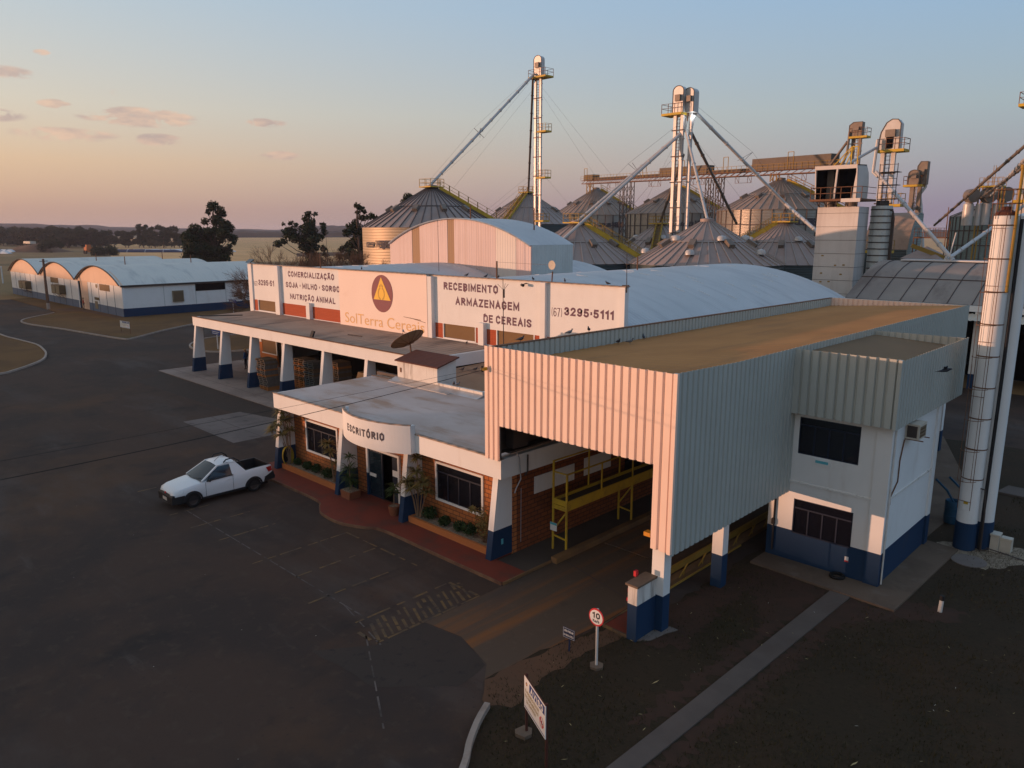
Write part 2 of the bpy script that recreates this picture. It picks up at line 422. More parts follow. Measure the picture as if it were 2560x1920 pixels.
class MB:
    def __init__(s):
        s.v, s.f, s.m = [], [], []

    def poly(s, pts, mi=0):
        i = len(s.v)
        s.v += [tuple(p) for p in pts]
        s.f.append(tuple(range(i, i + len(pts))))
        s.m.append(mi)
        return s

    def mesh(s, vs, fs, mi=0):
        i = len(s.v)
        s.v += [tuple(p) for p in vs]
        for f in fs:
            s.f.append(tuple(k + i for k in f))
            s.m.append(mi)
        return s

    def box(s, x0, x1, y0, y1, z0, z1, mi=0):
        v = [(x, y, z) for z in (z0, z1) for y in (y0, y1) for x in (x0, x1)]
        return s.mesh(v, [(0, 2, 3, 1), (4, 5, 7, 6), (0, 1, 5, 4), (2, 6, 7, 3), (0, 4, 6, 2), (1, 3, 7, 5)], mi)

    def cbox(s, c, sx, sy, sz, mi=0):
        return s.box(c[0] - sx / 2, c[0] + sx / 2, c[1] - sy / 2, c[1] + sy / 2, c[2] - sz / 2, c[2] + sz / 2, mi)

    def prism(s, pts, axis, a0, a1, mi=0, caps=True):
        """2D polygon extruded along an axis. axis x: pts=(y,z); y: (x,z); z: (x,y)"""
        def mk(p, a):
            return {'x': (a, p[0], p[1]), 'y': (p[0], a, p[1]), 'z': (p[0], p[1], a)}[axis]
        n = len(pts)
        v = [mk(p, a0) for p in pts] + [mk(p, a1) for p in pts]
        f = [(i, (i + 1) % n, n + (i + 1) % n, n + i) for i in range(n)]
        if caps:
            f += [tuple(range(n))[::-1], tuple(range(n, 2 * n))]
        return s.mesh(v, f, mi)

    def sheet(s, pts, axis, a0, a1, mi=0, th=0.0, n=1):
        """open 2D polyline extruded along an axis"""
        def mk(p, a):
            return {'x': (a, p[0], p[1]), 'y': (p[0], a, p[1]), 'z': (p[0], p[1], a)}[axis]
        k = len(pts)
        v = []
        for j in range(n + 1):
            a = a0 + (a1 - a0) * j / n
            v += [mk(p, a) for p in pts]
        f = [(j * k + i, j * k + i + 1, (j + 1) * k + i + 1, (j + 1) * k + i) for j in range(n) for i in range(k - 1)]
        return s.mesh(v, f, mi)

    def frame(s, d):
        d = Vector(d).normalized()
        a = Vector((0, 0, 1)) if abs(d.z) < .95 else Vector((1, 0, 0))
        u = d.cross(a).normalized()
        return u, d.cross(u).normalized()

    def tube(s, p, q, r, r1=None, n=8, mi=0, caps=True):
        return s.path([p, q], [r, r if r1 is None else r1], n, mi, caps)

    def path(s, pts, r, n=8, mi=0, caps=True):
        pts = [Vector(p) for p in pts]
        k = len(pts)
        rr = r if isinstance(r, (list, tuple)) else [r] * k
        u = None
        v = []
        for i, p in enumerate(pts):
            dd = pts[min(i + 1, k - 1)] - pts[max(i - 1, 0)]
            if dd.length < 1e-9:
                dd = Vector((0, 0, 1))
            dd.normalize()
            if u is None:
                u, w_ = s.frame(dd)
            else:
                u = (u - dd * u.dot(dd))
                u = u.normalized() if u.length > 1e-6 else s.frame(dd)[0]
                w_ = dd.cross(u)
            v += [p + (u * math.cos(2 * PI * j / n) + w_ * math.sin(2 * PI * j / n)) * rr[i] for j in range(n)]
        f = [(i * n + j, i * n + (j + 1) % n, (i + 1) * n + (j + 1) % n, (i + 1) * n + j) for i in range(k - 1) for j in range(n)]
        if caps:
            f += [tuple(range(n))[::-1], tuple(range((k - 1) * n, k * n))]
        return s.mesh(v, f, mi)

    def bar(s, p, q, wd, ht=None, mi=0):
        ht = ht or wd
        p, q = Vector(p), Vector(q)
        d = (q - p).normalized()
        a = Vector((0, 0, 1)) if abs(d.z) < .95 else Vector((1, 0, 0))
        u = d.cross(a).normalized() * wd / 2
        w_ = d.cross(u).normalized() * ht / 2
        v = [b + x * u + y * w_ for b in (p, q) for (x, y) in ((-1, -1), (1, -1), (1, 1), (-1, 1))]
        return s.mesh(v, [(0, 1, 5, 4), (1, 2, 6, 5), (2, 3, 7, 6), (3, 0, 4, 7), (3, 2, 1, 0), (4, 5, 6, 7)], mi)

    def lathe(s, prof, c, n=24, mi=0, a0=0.0, a1=2 * PI):
        full = abs(a1 - a0 - 2 * PI) < 1e-6
        k = n if full else n + 1
        v = []
        for (r, z) in prof:
            v += [(c[0] + r * math.cos(a0 + (a1 - a0) * j / n), c[1] + r * math.sin(a0 + (a1 - a0) * j / n), c[2] + z) for j in range(k)]
        f = []
        for i in range(len(prof) - 1):
            for j in range(n):
                b = (j + 1) % k if full else j + 1
                f.append((i * k + j, i * k + b, (i + 1) * k + b, (i + 1) * k + j))
        return s.mesh(v, f, mi)

    def ball(s, c, rx, ry=None, rz=None, n=10, mi=0):
        ry = ry or rx
        rz = rz or rx
        m = max(4, n // 2)
        v = [(c[0] + rx * math.sin(PI * i / m) * math.cos(2 * PI * j / n), c[1] + ry * math.sin(PI * i / m) * math.sin(2 * PI * j / n), c[2] + rz * math.cos(PI * i / m))
             for i in range(m + 1) for j in range(n)]
        f = [(i * n + j, (i + 1) * n + j, (i + 1) * n + (j + 1) % n, i * n + (j + 1) % n) for i in range(m) for j in range(n)]
        return s.mesh(v, f, mi)

    def build(s, name, mats, parent=None, smooth=False, weld=False):
        me = bpy.data.meshes.new(name)
        off = ROOT.get(parent.name, (0, 0, 0)) if parent else (0, 0, 0)
        if any(off):
            me.from_pydata([(x - off[0], y - off[1], z - off[2]) for x, y, z in s.v], [], s.f)
        else:
            me.from_pydata([tuple(p) for p in s.v], [], s.f)
        if isinstance(mats, str):
            mats = [mats]
        for m in mats:
            me.materials.append(MATS[m])
        if len(mats) > 1:
            me.polygons.foreach_set('material_index', s.m)
        bm = bmesh.new()
        bm.from_mesh(me)
        if weld or smooth:
            bmesh.ops.remove_doubles(bm, verts=bm.verts, dist=1e-4)
        if len(bm.faces) < 60000:
            bmesh.ops.recalc_face_normals(bm, faces=bm.faces)
        bm.to_mesh(me)
        bm.free()
        if smooth:
            me.polygons.foreach_set('use_smooth', [True] * len(me.polygons))
            if smooth is not True:
                me.set_sharp_from_angle(angle=rad(smooth))
        o = bpy.data.objects.new(name, me)
        C.objects.link(o)
        if parent:
            o.parent = parent
            ROOT[o.name] = off
        return o


def tag(o, label, cat, group=None, kind='thing'):
    o['label'] = label
    o['category'] = cat
    if group:
        o['group'] = group
    if kind:
        o['kind'] = kind
    return o


def thing(name, label, cat, loc=(0, 0, 0), group=None):
    o = bpy.data.objects.new(name, None)
    o.empty_display_size = .3
    o.location = loc
    C.objects.link(o)
    ROOT[o.name] = tuple(loc)
    return tag(o, label, cat, group)


def struct(o, kind='structure'):
    o['kind'] = kind
    return o


def copy_tree(o, loc=None, rotz=0.0, label=None, scale=None):
    def rec(a, par):
        b = a.copy()
        C.objects.link(b)
        if par:
            b.parent = par
        for ch in KIDS.get(a.name, []):
            rec(ch, b)
        return b
    r = rec(o, None)
    if loc is not None:
        r.location = loc
    r.rotation_euler = (0, 0, rotz)
    if scale:
        r.scale = (scale,) * 3 if not isinstance(scale, tuple) else scale
    if label:
        r['label'] = label
    return r


KIDS = {}


def index_kids():
    KIDS.clear()
    for o in C.objects:
        if o.parent:
            KIDS.setdefault(o.parent.name, []).append(o)


def jag(pts, step=.5, amp=.12, seed=1, closed=True):
    r = random.Random(seed)
    out_ = []
    n = len(pts)
    for i in range(n if closed else n - 1):
        a, b = Vector(pts[i]), Vector(pts[(i + 1) % n])
        L = (b - a).length
        k = max(1, int(L / step))
        nrm = Vector((-(b - a).y, (b - a).x)).normalized() if L > 1e-6 else Vector((0, 0))
        for j in range(k):
            p = a.lerp(b, j / k)
            if j:
                p = p + nrm * r.uniform(-amp, amp)
            out_.append((p.x, p.y))
    if not closed:
        out_.append(tuple(pts[-1]))
    return out_


def flat(name, pts, z, m, th=None):
    b = MB()
    if th:
        b.prism(pts, 'z', z - th, z)
    else:
        b.poly([(x, y, z) for x, y in pts])
    return struct(b.build(name, m))


def spline(pts, n=6):
    """Catmull-Rom through 2D points"""
    out_ = []
    P_ = [Vector(p) for p in pts]
    for i in range(len(P_) - 1):
        p0, p1, p2, p3 = P_[max(i - 1, 0)], P_[i], P_[i + 1], P_[min(i + 2, len(P_) - 1)]
        for j in range(n):
            t = j / n
            out_.append(.5 * ((2 * p1) + (p2 - p0) * t + (2 * p0 - 5 * p1 + 4 * p2 - p3) * t * t + (3 * p1 - p0 - 3 * p2 + p3) * t ** 3))
    out_.append(P_[-1])
    return [tuple(p) for p in out_]


def ribbon(pts, wd, z0, z1, closed=False):
    """kerb: a swept box along a 2D polyline"""
    P_ = [Vector(p) for p in pts]
    n = len(P_)
    v = []
    for i, p in enumerate(P_):
        d_ = (P_[(i + 1) % n] - P_[i - 1]) if closed else (P_[min(i + 1, n - 1)] - P_[max(i - 1, 0)])
        nn = Vector((-d_.y, d_.x)).normalized() * wd / 2
        for a, z in ((1, z0), (1, z1), (-1, z1), (-1, z0)):
            q = p + nn * a
            v.append((q.x, q.y, z))
    f = []
    for i in range(n if closed else n - 1):
        j = (i + 1) % n
        f += [(i * 4 + k, i * 4 + k + 1, j * 4 + k + 1, j * 4 + k) for k in range(3)]
    if not closed:
        f += [(0, 1, 2, 3), tuple((n - 1) * 4 + k for k in (3, 2, 1, 0))]
    return MB().mesh(v, f)


TXT = {}


def text(s, mname, parent, O, u, v, wd, ht, bold=0.0, caps=None, name='lettering', fn=None, depth=.012):
    """a line of lettering fitted in a box wd x ht whose lower-left corner is O; u, v are its axes.
    caps: text whose height is ht when s has accents or tails"""
    def curve(body):
        cu = bpy.data.curves.new('t', 'FONT')
        cu.body = body
        cu.offset = bold
        cu.extrude = 0
        cu.resolution_u = 3
        o = bpy.data.objects.new('t', cu)
        C.objects.link(o)
        bpy.context.view_layer.update()
        me = bpy.data.meshes.new_from_object(o.evaluated_get(bpy.context.evaluated_depsgraph_get()))
        C.objects.unlink(o)
        bpy.data.objects.remove(o)
        bpy.data.curves.remove(cu)
        return me
    me = curve(s)
    xs = [p.co.x for p in me.vertices]
    ref = curve(caps) if caps else me
    ys = [p.co.y for p in ref.vertices]
    x0, x1, y0, y1 = min(xs), max(xs), min(ys), max(ys)
    b = MB()
    O, u, v = Vector(O), Vector(u).normalized(), Vector(v).normalized()
    nrm = u.cross(v)
    vs_ = []
    for p in me.vertices:
        a, c = (p.co.x - x0) / (x1 - x0) * wd, (p.co.y - y0) / (y1 - y0) * ht
        vs_.append(fn(a, c) if fn else O + u * a + v * c + nrm * depth)
    b.mesh(vs_, [tuple(pl.vertices) for pl in me.polygons])
    bpy.data.meshes.remove(me)
    if caps:
        bpy.data.meshes.remove(ref)
    return b.build(name, mname, parent)



# ------------------------------------------------------------------ painted block letters drawn as strokes (unit cap height)
def _arc(cx, cy, rx, ry, a0, a1, n=9):
    return [(cx + rx * math.cos(rad(a0 + (a1 - a0) * i / n)), cy + ry * math.sin(rad(a0 + (a1 - a0) * i / n))) for i in range(n + 1)]


def _o(w, y0=0.0, y1=1.0):
    r = min(w / 2, .30)
    return _arc(w - r, y1 - r, r, r, 0, 90, 6) + _arc(r, y1 - r, r, r, 90, 180, 6) + _arc(r, y0 + r, r, r, 180, 270, 6) + _arc(w - r, y0 + r, r, r, 270, 360, 6) + [(w, y1 - r)]


def glyph(ch):
    """(advance width, strokes) with centre lines inside the unit box"""
    w = .52
    c = _arc(w - .26, .74, .26, .26, 20, 90, 5) + _arc(.26, .74, .26, .26, 90, 180, 6) + _arc(.26, .26, .26, .26, 180, 270, 6) + _arc(w - .26, .26, .26, .26, 270, 340, 5)
    s_ = _arc(w - .25, .76, .25, .24, 15, 90, 5) + _arc(.25, .76, .25, .24, 90, 200, 6) + [(.26, .50)] + _arc(w - .25, .24, .25, .24, 20, -90, 6) + _arc(.25, .24, .25, .24, 270, 195, 5)
    bowl = [(0, .52), (.28, .52)] + _arc(.28, .76, .24, .24, -90, 90, 8) + [(0, 1)]
    G = {
        'A': (.60, [[(0, 0), (.30, 1), (.60, 0)], [(.10, .32), (.50, .32)]]), 'B': (.54, [[(0, 0), (0, 1)], bowl, [(0, 0), (.29, 0)] + _arc(.29, .26, .25, .26, -90, 90, 8)]),
        'C': (w, [c]), 'D': (.54, [[(0, 0), (0, 1)], [(0, 1), (.26, 1)] + _arc(.26, .72, .28, .28, 90, 0, 6) + _arc(.26, .28, .28, .28, 0, -90, 6) + [(0, 0)]]),
        'E': (.46, [[(.46, 1), (0, 1), (0, 0), (.46, 0)], [(0, .52), (.40, .52)]]), 'F': (.44, [[(.44, 1), (0, 1), (0, 0)], [(0, .52), (.38, .52)]]),
        'G': (.54, [c[:-2] + [(.54, .30), (.54, .46), (.32, .46)]]), 'H': (.54, [[(0, 0), (0, 1)], [(.54, 0), (.54, 1)], [(0, .52), (.54, .52)]]),
        'I': (.0, [[(0, 0), (0, 1)]]), 'J': (.42, [[(.42, 1), (.42, .22)] + _arc(.21, .22, .21, .22, 0, -170, 8)]), 'K': (.52, [[(0, 0), (0, 1)], [(.50, 1), (0, .42)], [(.16, .6), (.54, 0)]]),
        'L': (.44, [[(0, 1), (0, 0), (.44, 0)]]), 'M': (.68, [[(0, 0), (0, 1), (.34, .18), (.68, 1), (.68, 0)]]), 'N': (.54, [[(0, 0), (0, 1), (.54, 0), (.54, 1)]]), 'O': (.54, [_o(.54)]),
        'P': (.52, [[(0, 0), (0, 1)], bowl]), 'R': (.54, [[(0, 0), (0, 1)], bowl, [(.26, .52), (.54, 0)]]), 'S': (w, [s_]), 'T': (.56, [[(0, 1), (.56, 1)], [(.28, 1), (.28, 0)]]),
        'U': (.54, [[(0, 1), (0, .27)] + _arc(.27, .27, .27, .27, 180, 360, 10) + [(.54, 1)]]), 'V': (.58, [[(0, 1), (.29, 0), (.58, 1)]]), 'W': (.84, [[(0, 1), (.20, 0), (.42, .85), (.64, 0), (.84, 1)]]),
        'X': (.56, [[(0, 0), (.56, 1)], [(0, 1), (.56, 0)]]), 'Z': (.50, [[(0, 1), (.50, 1), (0, 0), (.50, 0)]]),
        '0': (.46, [_o(.46)]), '1': (.22, [[(0, .80), (.22, 1), (.22, 0)]]), '2': (.48, [_arc(.24, .75, .24, .25, 170, 0, 9) + [(.46, .62), (0, 0), (.48, 0)]]),
        '3': (.48, [_arc(.24, .76, .22, .24, 165, -80, 10) + _arc(.24, .27, .24, .27, 80, -165, 10)]), '4': (.5, [[(.36, 0), (.36, 1), (0, .3), (.5, .3)]]),
        '5': (.48, [[(.44, 1), (.06, 1), (.02, .56)] + _arc(.22, .30, .25, .30, 130, -150, 12)]), '6': (.48, [_arc(.26, .74, .24, .26, 30, 180, 8) + [(.02, .3)] + _arc(.24, .28, .24, .28, 180, 540, 18)]),
        '7': (.46, [[(0, 1), (.46, 1), (.14, 0)]]), '9': (.48, [_arc(.22, .26, .24, .26, 210, 360, 8) + [(.46, .7)] + _arc(.24, .72, .24, .28, 0, 360, 18)]), '8': (.48, [_o(.48, .5, 1), _o(.48, 0, .52)]),
        '(': (.16, [_arc(.36, .5, .34, .72, 135, 225, 8)]), ')': (.16, [_arc(-.20, .5, .34, .72, 45, -45, 8)]), '·': (.0, [[(0, .42), (0, .58)]]), '/': (.3, [[(0, 0), (.3, 1)]]), '-': (.24, [[(0, .5), (.24, .5)]]),
        'm': (.62, [[(0, 0), (0, .62)], _arc(.155, .46, .155, .17, 180, 0, 7) + [(.31, 0)], _arc(.465, .46, .155, .17, 180, 0, 7) + [(.62, 0)]]), 'h': (.36, [[(0, 0), (0, 1)], _arc(.18, .44, .18, .19, 180, 0, 7) + [(.36, 0)]]),
    }
    G['Ç'] = (w, [c, [(.27, 0), (.30, -.16), (.18, -.26)]])
    G['Ã'] = (.60, G['A'][1] + [[(.12, 1.16), (.24, 1.24), (.36, 1.16), (.48, 1.24)]])
    G['Ó'] = (.54, G['O'][1] + [[(.22, 1.16), (.36, 1.34)]])
    G['É'] = (.46, G['E'][1] + [[(.18, 1.16), (.32, 1.32)]])
    G['Ê'] = (.46, G['E'][1] + [[(.10, 1.14), (.23, 1.28), (.36, 1.14)]])
    return G.get(ch)


def block_text(s, mname, parent, O, u, v, wd, ht, th=.17, gap=.20, space=.45, fn=None, depth=.004, name='lettering'):
    """stroke-drawn capitals; the whole word fills wd, its capitals are ht high"""
    x, lay = 0.0, []
    for ch in s:
        if ch == ' ':
            x += space
            continue
        g = glyph(ch)
        lay.append((x + th / 2, g[1], th * (.62 if ch in '()' else 1)))
        x += g[0] + th + gap
    tot_ = x - gap
    b_ = MB()
    O, u, v = Vector(O), Vector(u).normalized(), Vector(v).normalized()
    nrm = u.cross(v)
    sx, k = wd / tot_, 0
    for x0, strokes, t_ in lay:
        for st in strokes:
            k += 1
            P_ = [Vector((x0 + a, t_ / 2 + c * (1 - t_))) for a, c in st]
            closed = (P_[0] - P_[-1]).length < 1e-6
            L_, R_ = [], []
            n = len(P_)
            for i, p in enumerate(P_):
                a = P_[i] - P_[i - 1] if i else (P_[-1] - P_[-2] if closed else P_[1] - P_[0])
                c = P_[i + 1] - P_[i] if i < n - 1 else (P_[1] - P_[0] if closed else P_[-1] - P_[-2])
                # work in metres so that the stroke keeps its weight when the word is squeezed
                a, c = Vector((a.x * sx / ht, a.y)).normalized(), Vector((c.x * sx / ht, c.y)).normalized()
                na, nc = Vector((-a.y, a.x)), Vector((-c.y, c.x))
                m_ = na + nc
                m_ = m_.normalized() if m_.length > 1e-4 else na
                f_ = t_ / 2 / max(.42, m_.dot(nc))
                q = Vector((p.x * sx / ht, p.y))
                if not closed and i in (0, n - 1):
                    q = q + (-c if i == 0 else a) * t_ * .48
                L_.append(q + m_ * f_)
                R_.append(q - m_ * f_)
            vs_ = []
            for q in L_ + R_:
                a, c = q.x * ht, q.y * ht
                vs_.append(fn(a, c, k * .0004) if fn else O + u * a + v * c + nrm * (depth + .0004 * k))
            b_.mesh(vs_, [(i, i + 1, n + i + 1, n + i) for i in range(n - 1)])
    return b_.build(name, mname, parent)


def corrugated(b, p0, p1, z0, z1, pitch=.27, depth=.045, mi=0, flip=1, zf=None):
    """trapezoidal sheet standing from p0 to p1 (2D), ribs vertical; zf(t) gives (z0, z1) along the run"""
    a, c = Vector(p0), Vector(p1)
    L = (c - a).length
    dr = (c - a) / L
    nn = Vector((dr.y, -dr.x)) * flip
    n = max(1, round(L / pitch))
    pt = L / n
    xs = []
    for i in range(n):
        for (f_, h) in ((0, 1), (.62, 1), (.72, 0), (.90, 0)):
            xs.append((i * pt + f_ * pt, h))
    xs.append((L, 1))
    v, f = [], []
    for i, (x, h) in enumerate(xs):
        q = a + dr * x + nn * depth * h
        zz0, zz1 = zf(x / L) if zf else (z0, z1)
        v += [(q.x, q.y, zz0), (q.x, q.y, zz1)]
    f = [(2 * i, 2 * i + 2, 2 * i + 3, 2 * i + 1) for i in range(len(xs) - 1)]
    b.mesh(v, f, mi)
    return b


# ------------------------------------------------------------------ setting: ground, roads, paths
def grid_sheet(name, x0, x1, y0, y1, z, m):
    return flat(name, [(x0, y0), (x1, y0), (x1, y1), (x0, y1)], z, m)


grid_sheet('ground', -5000, 3000, -1500, 6500, -.03, 'field')
flat('yard', [(-150, -60), (25, -60), (25, 62), (-66, 62), (-66, 75), (-100, 75), (-100, 62), (-150, 62)], 0.0, 'asphalt')
flat('side_road', [(-420, 20), (-150, 14), (-149.9, 27), (-420, 44)], -.004, 'asphalt')
# islands of dry grass, raised behind their kerbs
isl_a = spline([(-123, 31.4), (-119.7, 30.7), (-113.5, 25.6), (-108, 24.5), (-98.9, 26.0), (-89.5, 27.2), (-85.2, 27.9), (-84.7, 28.8), (-89.0, 33.7), (-92.5, 38.6), (-99, 48), (-102, 56)], 5)
flat('grass_island', isl_a + [(-103, 75), (-150, 75), (-150, 32.2), (-131, 31.7)], .07, 'dry_lawn', .1)
struct(ribbon(isl_a[5:], .16, 0, .15).build('kerb', 'kerb_white'))
isl_b = spline([(-150, 21), (-120, 20), (-98.4, 19.7), (-92.5, 20), (-87, 20.35), (-82.7, 19.9), (-79.5, 19.3), (-76.2, 18.2), (-73.7, 16.6), (-71.7, 14.9), (-70.9, 13.8), (-71.5, 11), (-76, 8), (-100, 4), (-150, 2)], 5)
flat('grass_island', isl_b, .07, 'dry_lawn', .1)
struct(ribbon(isl_b, .16, 0, .15).build('kerb', 'kerb_white'))
isl_c = spline([(-80, 44), (-79.5, 37), (-78.8, 33.9), (-76.2, 31.5), (-73.6, 30.4), (-70.7, 30.3), (-69.2, 31.1), (-68.3, 33.7), (-68, 44)], 5)
flat('grass_island', isl_c, .07, 'dry_lawn', .1)
struct(ribbon(isl_c, .16, 0, .15).build('kerb', 'kerb_white'))
flat('barn_apron', jag([(-125.6, 35.5), (-125.2, 32.2), (-121, 32.4), (-119.6, 34), (-106.6, 34.6), (-106.6, 35.5)], .7, .08, 3), .08, 'soil_brown')
# concrete slabs of the yard
flat('pavement', [(-63.4, 23.35), (-33, 23.2), (-33, 31), (-63.4, 31)], .05, 'concrete_pad', .06)
flat('pavement_patch', [(-45.0, 17.7), (-44.95, 21.3), (-41.6, 22.0), (-38.36, 21.5), (-38.34, 17.68)], .006, 'concrete_pale')
flat('asphalt_patch', [(-60, 20.4), (-44, 20.9), (-41, 22.6), (-44, 23.1), (-62, 23.2)], .004, 'asphalt_patch')
flat('driveway', [(-15.97, 12.75), (-14.6, 12.95), (-13.1, 12.5), (-12.65, 12.0), (-12.2, 16.3), (-12.2, 24), (-12.1, 46), (-15.97, 46)], .008, 'drive_concrete')
flat('asphalt_patch', jag([(-17.0, 9.6), (-15.97, 11.0), (-15.97, 12.72), (-14.6, 12.9), (-13.1, 12.45), (-12.9, 11.3), (-14.4, 9.8)], .4, .05, 5), .004, 'asphalt_patch')
flat('floor_slab', [(-17.4, 17.12), (-16.02, 17.12), (-16.02, 46), (-17.4, 46)], .06, 'floor_dark', .06)
walk = [(-33.4, 17.6), (-33.4, 16.95)] + spline([(-31.4, 16.0), (-29.0, 16.02), (-27.0, 15.98), (-26.3, 15.62), (-25.6, 15.3), (-24.3, 15.25), (-23.2, 15.65), (-22.4, 16.0), (-19, 16.0), (-16.03, 16.02)], 5) + [(-16.03, 17.12), (-17.5, 17.12), (-17.5, 17.95), (-32.4, 17.95)]
flat('sidewalk', walk, .10, 'red_tile', .1)
struct(ribbon([(x, y - .03) for x, y in walk[2:-4]], .05, 0, .108).build('kerb', 'kerb_faded'))
# right hand lawn with its bare soil, path and aprons
lawn = [(-8.5, -40), (-9.4, 7.0), (-10.1, 8.7), (-10.6, 9.5), (-11.0, 10.0), (-11.45, 10.65), (-11.8, 11.3), (-12.6, 12.0), (-12.62, 12.3), (-12.15, 16.2), (-12.0, 17.5), (-11.3, 17.6), (-11.2, 45.4), (8, 49), (40, 52), (40, -40)]
flat('lawn', jag(lawn, .5, .10, 8), .03, 'lawn')
flat('soil', jag([(-12.6, 11.95), (-11.8, 11.2), (-11.3, 11.6), (-11.6, 13), (-11.5, 15), (-11.3, 16.2), (-11.9, 16.25), (-12.3, 14.5)], .25, .10, 9), .034, 'soil_brown')
flat('soil', jag([(-8.9, 13.0), (-8.45, 13.6), (-8.25, 22.9), (-10.5, 23.2), (-10.6, 21.4), (-9.6, 20.8), (-8.75, 19), (-8.85, 16)], .12, .22, 10), .036, 'soil_red')
flat('soil', jag([(-7.86, 8), (-7.6, 23.0), (-6.35, 22.8), (-6.2, 24), (-4.6, 24.4), (-4.8, 23.5), (-6.4, 22.2), (-7.1, 21), (-7.25, 15), (-7.5, 8)], .12, .22, 12), .037, 'soil_red')
flat('soil', jag([(-11.2, 17.4), (-10.5, 16.2), (-9.6, 17.0), (-10.0, 18.9), (-10.2, 21.6), (-11.2, 22)], .12, .22, 13), .038, 'soil_red')
flat('path', [(-8.55, 4), (-8.30, 14.7), (-8.17, 22.95), (-7.55, 23.0), (-7.78, 14.0), (-8.1, 4)], .07, 'concrete_path', .06)
flat('apron', [(-11.0, 23.15), (-8.1, 23.0), (-6.25, 22.95), (-6.1, 29.3), (-7.1, 29.4), (-11.0, 29.4)], .10, 'apron_concrete', .1)
flat('pavement', [(-11.0, 29.6), (-7.3, 29.6), (-7.2, 33.5), (-6.6, 33.6), (-6.6, 34.6), (-11, 46)], .06, 'apron_concrete', .05)
flat('floor_slab', [(-12.0, 16.2), (-11.02, 16.18), (-11.02, 17.4), (-12.0, 17.4)], .11, 'red_tile', .1)
struct(ribbon([(-11.02, 16.15), (-12.02, 16.17), (-12.02, 17.42)], .06, 0.0, .125).build('kerb', 'marking_yellow'))
struct(MB().box(-16.02, -15.77, 18.42, 44, 0, .22).build('kerb', 'kerb_yellow'))
struct(MB().box(-16.03, -15.97, 16.04, 18.4, 0, .10).build('kerb', 'kerb_yellow'))
struct(ribbon([(-12.15, 18.0), (-12.15, 44)], .25, 0, .16).build('kerb', 'kerb_yellow'))
struct(ribbon(spline([(-11.72, 11.2), (-11.42, 10.6), (-11.0, 9.95), (-10.6, 9.45), (-10.1, 8.6), (-9.7, 7.5)], 5), .14, 0, .17).build('kerb', 'kerb_white'))
flat('slab', [(-6.6, 37.3), (-6.4, 38.6), (-3.5, 38.4), (-3.5, 37.2)], .12, 'concrete_path', .1)
flat('soil', jag([(-6.0, 28.2), (-5.0, 28.2), (-4.2, 29.5), (-2.5, 30.5), (-2.6, 31.5), (-4.8, 31), (-6.2, 30.6), (-6.9, 29.6)], .25, .12, 14), .036, 'gravel_white')


# parking bay paint, hatch and seams
def strip(b, p, q, wd, dash=None, seed=0):
    r = random.Random(seed)
    p, q = Vector(p), Vector(q)
    L = (q - p).length
    dr = (q - p) / L
    nn = Vector((-dr.y, dr.x)) * wd / 2
    t = 0.0
    while t < L - .02:
        ln = min(L - t, r.uniform(.25, .9) if dash else L)
        a, c = p + dr * t, p + dr * (t + ln)
        k = r.uniform(.7, 1.1) if dash else 1
        b.poly([(*(a + nn * k), .010), (*(c + nn * k), .010), (*(c - nn * k), .010), (*(a - nn * k), .010)])
        t += ln + (r.uniform(.02, .35) if dash else 0)


b = MB()
for i, (x, y0, y1) in enumerate(((-33.9, 11.1, 12.0), (-30.04, 10.95, 12.6), (-28.1, 10.98, 13.4), (-26.15, 11.2, 13.5), (-23.36, 11.1, 14.9), (-21.38, 11.6, 14.85), (-19.45, 10.95, 14.2))):
    strip(b, (x, y0), (x, y1), .085, True, i)
strip(b, (-23.4, 14.95), (-18.9, 15.0), .085, True, 20)
struct(b.build('parking_marking', 'marking_yellow'))
b = MB()
strip(b, (-16.05, 11.05), (-16.02, 15.0), .10, True, 31)
strip(b, (-17.42, 11.3), (-17.4, 14.9), .09, True, 32)
strip(b, (-17.4, 14.93), (-16.1, 14.98), .12, True, 33)
strip(b, (-16.9, 11.05), (-16.1, 11.05), .12, True, 34)
for i in range(15):
    y = 11.2 + i * .25
    strip(b, (-16.12, y), (-17.0 - .25 * rng.random(), y + .42), .10, True, 40 + i)
struct(b.build('hatch_marking', 'marking_yellow'))
b = MB()
strip(b, (-30.0, 11.65), (-17.6, 11.68), .05, True, 60)
strip(b, (-16.6, 11.1), (-12.9, 9.0), .05, True, 61)
strip(b, (-18.6, 11.68), (-15.9, 11.1), .05, True, 62)
struct(b.build('pavement_seam', 'seam_grey'))
b = MB()
for y in (24.4, 27.6):
    strip(b, (-63.3, y), (-33, y), .03)
for x in (-58, -53, -48, -43):
    strip(b, (x, 23.3), (x, 30.9), .03)
for i, v in enumerate(b.v):
    b.v[i] = (v[0], v[1], .054)
struct(b.build('pavement_seam', 'seam_dark'))
b = MB()
strip(b, (-44.9, 19.4), (-38.4, 19.4), .04)
strip(b, (-41.6, 17.7), (-41.6, 21.9), .04)
for i, v in enumerate(b.v):
    b.v[i] = (v[0], v[1], .010)
struct(b.build('pavement_seam', 'seam_dark'))
b = MB()
strip(b, (-15.95, 18.9), (-12.2, 18.0), .04)
for i, v in enumerate(b.v):
    b.v[i] = (v[0], v[1], .012)
struct(b.build('pavement_seam', 'seam_dark'))


